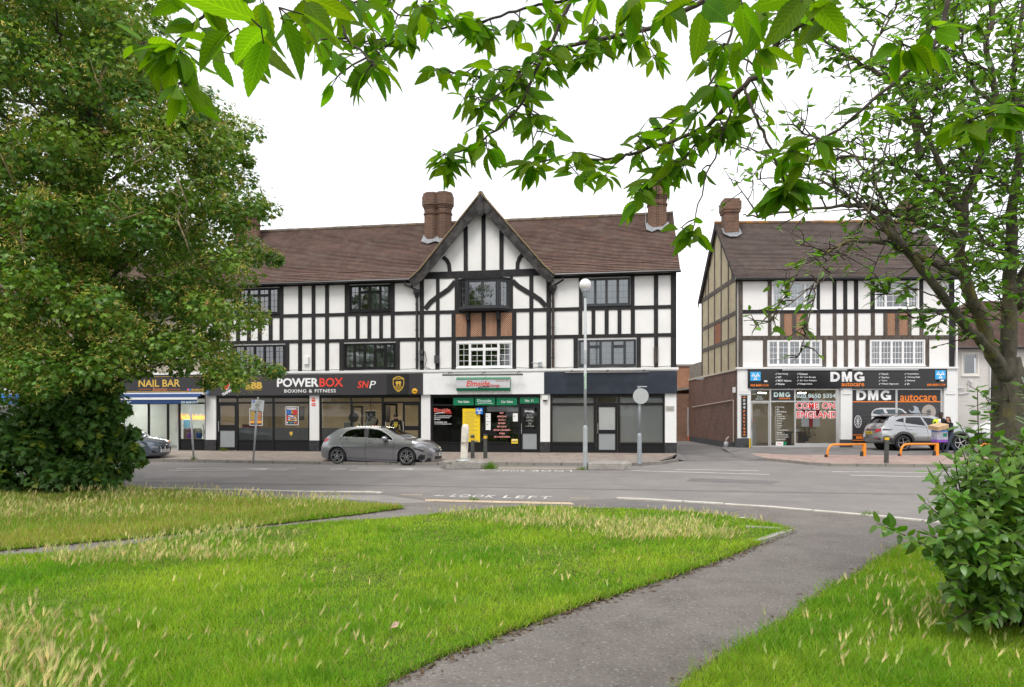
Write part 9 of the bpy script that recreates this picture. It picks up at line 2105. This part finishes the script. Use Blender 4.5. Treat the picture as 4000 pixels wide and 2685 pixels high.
o = scatter('leaf_litter', [(-.5, 0, 0), (.5, .1, .1), (.4, 1, 0), (-.3, .9, .15)], [(0, 1, 2, 3)], np.concatenate([ep, np.full((n, 1), ZK + .003)], 1), frames(np.stack([Q.normal(0, 1, n), Q.normal(0, 1, n), Q.normal(0, .1, n)], 1), np.tile([[0, 0, 1.]], (n, 1))), np.stack([Q.uniform(.008, .03, n), Q.uniform(.015, .07, n), np.full(n, .03)], 1), np.array([.13, .085, .055]) * Q.uniform(.4, 1.5, (n, 1)), leaf_mat('litter_leaf', .05, .1, .9), None)
tag(o, 'brown leaf litter along the edges of the paths', 'leaf litter', None, 'stuff')
# wall barley: pale seed heads
hv, hf, hc = [], [], []
def add_q(a, b, c, d, col):
 k = len(hv); hv.extend([a, b, c, d]); hf.append((k, k+1, k+2, k+3)); hc.extend([col]*4)
GS, TS = (.55, .85, .35), (1, 1, 1)
for s_ in ((1, 0), (0, 1)):
 x, z = s_; add_q((-.006*x, 0, -.006*z), (.006*x, 0, .006*z), (.005*x, .74, .005*z), (-.005*x, .74, -.005*z), GS)
for k in range(3):
 a = k*1.047; x, z = math.cos(a), math.sin(a); add_q((0, .70, 0), (.046*x, .80, .046*z), (0, 1.0, .0), (-.046*x, .80, -.046*z), TS)
for k in range(8):
 a = k*.785; x, z = math.cos(a), math.sin(a); y0 = .74 + .022*k; add_q((.008*x, y0, .008*z), (.008*x + .012, y0, .008*z + .012), (.10*x, y0 + .24, .10*z), (.095*x, y0 + .24, .095*z), (1.1, 1.08, 1))
hc = np.array(hc)
REG = [([(-400, 2290), (50, 2310), (150, 2440), (230, 2700), (300, 3050), (-400, 3050)], 430, (.22, .40)), ([(-300, 2190), (200, 2210), (420, 2450), (450, 2800), (0, 2800)], 240, (.12, .28)), ([(120, 2150), (900, 2085), (1250, 2060), (1150, 2200), (700, 2220), (250, 2260)], 1000, (.12, .24)), ([(1650, 2010), (2250, 1990), (2800, 2018), (3000, 2058), (2850, 2120), (2450, 2130), (2000, 2080)], 1700, (.10, .19)), ([(-450, 1905), (480, 1915), (1300, 1968), (1400, 1990), (900, 2020), (300, 2055), (-450, 2080)], 2700, (.12, .30)), ([(3230, 2200), (3700, 2150), (4200, 2180), (4200, 2480), (3500, 2470), (3200, 2360)], 340, (.14, .28)), ([(0, 2180), (2900, 2000), (2400, 2320), (1500, 2650), (300, 2650)], 210, (.08, .18)), ([(3000, 2450), (4200, 2450), (4200, 2690), (2750, 2690)], 90, (.12, .25))]
BP, BH = [], []
for poly, n, hr_ in REG:
 lo, hi = np.min(poly, 0), np.max(poly, 0); p = Q.uniform(lo, hi, (n*4, 2)); p = p[in_poly_np(p, poly)]
 Y = (EYE - ZL)*FOC/(p[:, 1] - HY); W_ = np.stack([(p[:, 0]-CX)/FOC*Y, Y], 1); keep = smooth_noise(W_, 2.2, 12) + Q.normal(0, .22, len(W_)) > -.1; W_ = W_[keep][:n]
 inside_ = np.zeros(len(W_), bool)
 for L_ in (LAWN_MAIN, LAWN_LEFT, LAWN_RIGHT): inside_ |= in_poly_np(W_, [(q_.x, q_.y) for q_ in L_])
 W_ = W_[inside_]; BP.append(W_); BH.append(Q.uniform(hr_[0], hr_[1], len(W_)))
BP = np.concatenate(BP); BH = np.concatenate(BH); n = len(BP); a = Q.uniform(0, 6.28, n)
D = np.stack([np.cos(a)*.45 + .2, np.sin(a)*.45, np.ones(n)], 1); col = np.array([.76, .68, .38]) * Q.uniform(.75, 1.2, (n, 1)); gr = Q.random(n) < .5; col[gr] = np.array([.55, .62, .24]) * Q.uniform(.7, 1.2, (gr.sum(), 1))
o = scatter('seed_grass', hv, hf, np.concatenate([BP, (ZL - (np.maximum(BH, .25) - BH)*.9)[:, None]], 1), frames(D, Q.normal(0, 1, (n, 3))), np.stack([np.maximum(BH, .25)**.5*.33, np.maximum(BH, .25), np.maximum(BH, .25)**.5*.33], 1), col, leaf_mat('barley_head', .3, .2, .6, tint=(1.1, 1.05, .8)), None, None, False, hc)
tag(o, 'pale straw coloured seed heads standing above the lawns', 'seed grass', None, 'stuff')
# coarse tufts and weeds
def tuft(name, label, P, n, hr_, col, seed, wid=.009, spread=.06, cat='weed'):
 q = np.random.default_rng(seed); a = q.uniform(0, 6.28, n); D = np.stack([np.cos(a)*.8, np.sin(a)*.8, q.uniform(.5, 1.5, n)], 1); pos = np.stack([q.normal(0, spread, n), q.normal(0, spread, n), np.zeros(n)], 1); h_ = q.uniform(*hr_, n)
 r = thing(name, label, cat, P); scatter('blades', bt, bf, pos, frames(D, q.normal(0, 1, (n, 3))), np.stack([np.full(n, wid), h_, h_], 1), np.array(col)[None]*q.uniform(.6, 1.3, (n, 1)), GRASSM, r); return r
tuft('weed_tuft', 'bright green weeds at the right end of the battered concrete island', gp(1912, 1832), 260, (.12, .38), (.12, .25, .02), 51, .012, .10)
tuft('weed_tuft', 'thin weeds at the foot of the globe lamp', gp(2272, 1836), 90, (.06, .2), (.14, .22, .03), 52, .01, .08)
tuft('weed_tuft', 'small weed growing below the left gym door', FA.world(z3(205), -.12, .2), 120, (.08, .28), (.14, .2, .03), 53, .01, .08)
tuft('weed_tuft', 'little weed on the kerb beside the left word on the road', gp(1852, 1953, ZK), 60, (.03, .1), (.12, .22, .02), 54, .01, .06)
tuft('weed_tuft', 'small weed at the joint of the pale kerb on the right', gp(3395, 2013, ZK), 70, (.04, .12), (.12, .22, .02), 55, .01, .06)
tuft('weed_tuft', 'grass tuft at the foot of the leaning post by the nail bar', gp(757, 1796, .11), 90, (.05, .16), (.12, .2, .02), 56, .01, .06)
# ---------------------------------------------------------------- park trees behind the viewpoint (seen only as reflections in the windows)
q5 = np.random.default_rng(77); pc, pr_ = [], []
for X, Y, hgt, rr_ in ((-24, -30, 8, 5), (-12, -34, 9, 6), (1, -31, 7.5, 5), (13, -36, 9, 6), (26, -30, 8, 5), (38, -33, 8.5, 6), (-38, -32, 9, 6)):
 for _ in range(60):
  d = q5.normal(0, 1, 3); d /= np.linalg.norm(d); pc.append((X + d[0]*rr_*q5.random()**.4, Y + d[1]*rr_*q5.random()**.4, hgt*.55 + d[2]*hgt*.42*q5.random()**.4)); pr_.append(q5.uniform(.8, 1.5))
pc = np.array(pc); pr_ = np.array(pr_); P_, ax, nr, ci, dd = leafy(pc, pr_, 26, q5)
o = scatter('far_trees', [(-.4, 0, 0), (.4, 0, 0), (.3, 1, 0), (-.3, 1, 0)], [(0, 1, 2, 3)], P_, frames(ax, nr), np.full(len(P_), .8), np.array([.05, .085, .025])*q5.uniform(.6, 1.3, (len(P_), 1)), leaf_mat('far_leaf', .25), None)
tag(o, 'belt of park trees behind the viewpoint reflected in windows', 'trees', None, 'stuff')
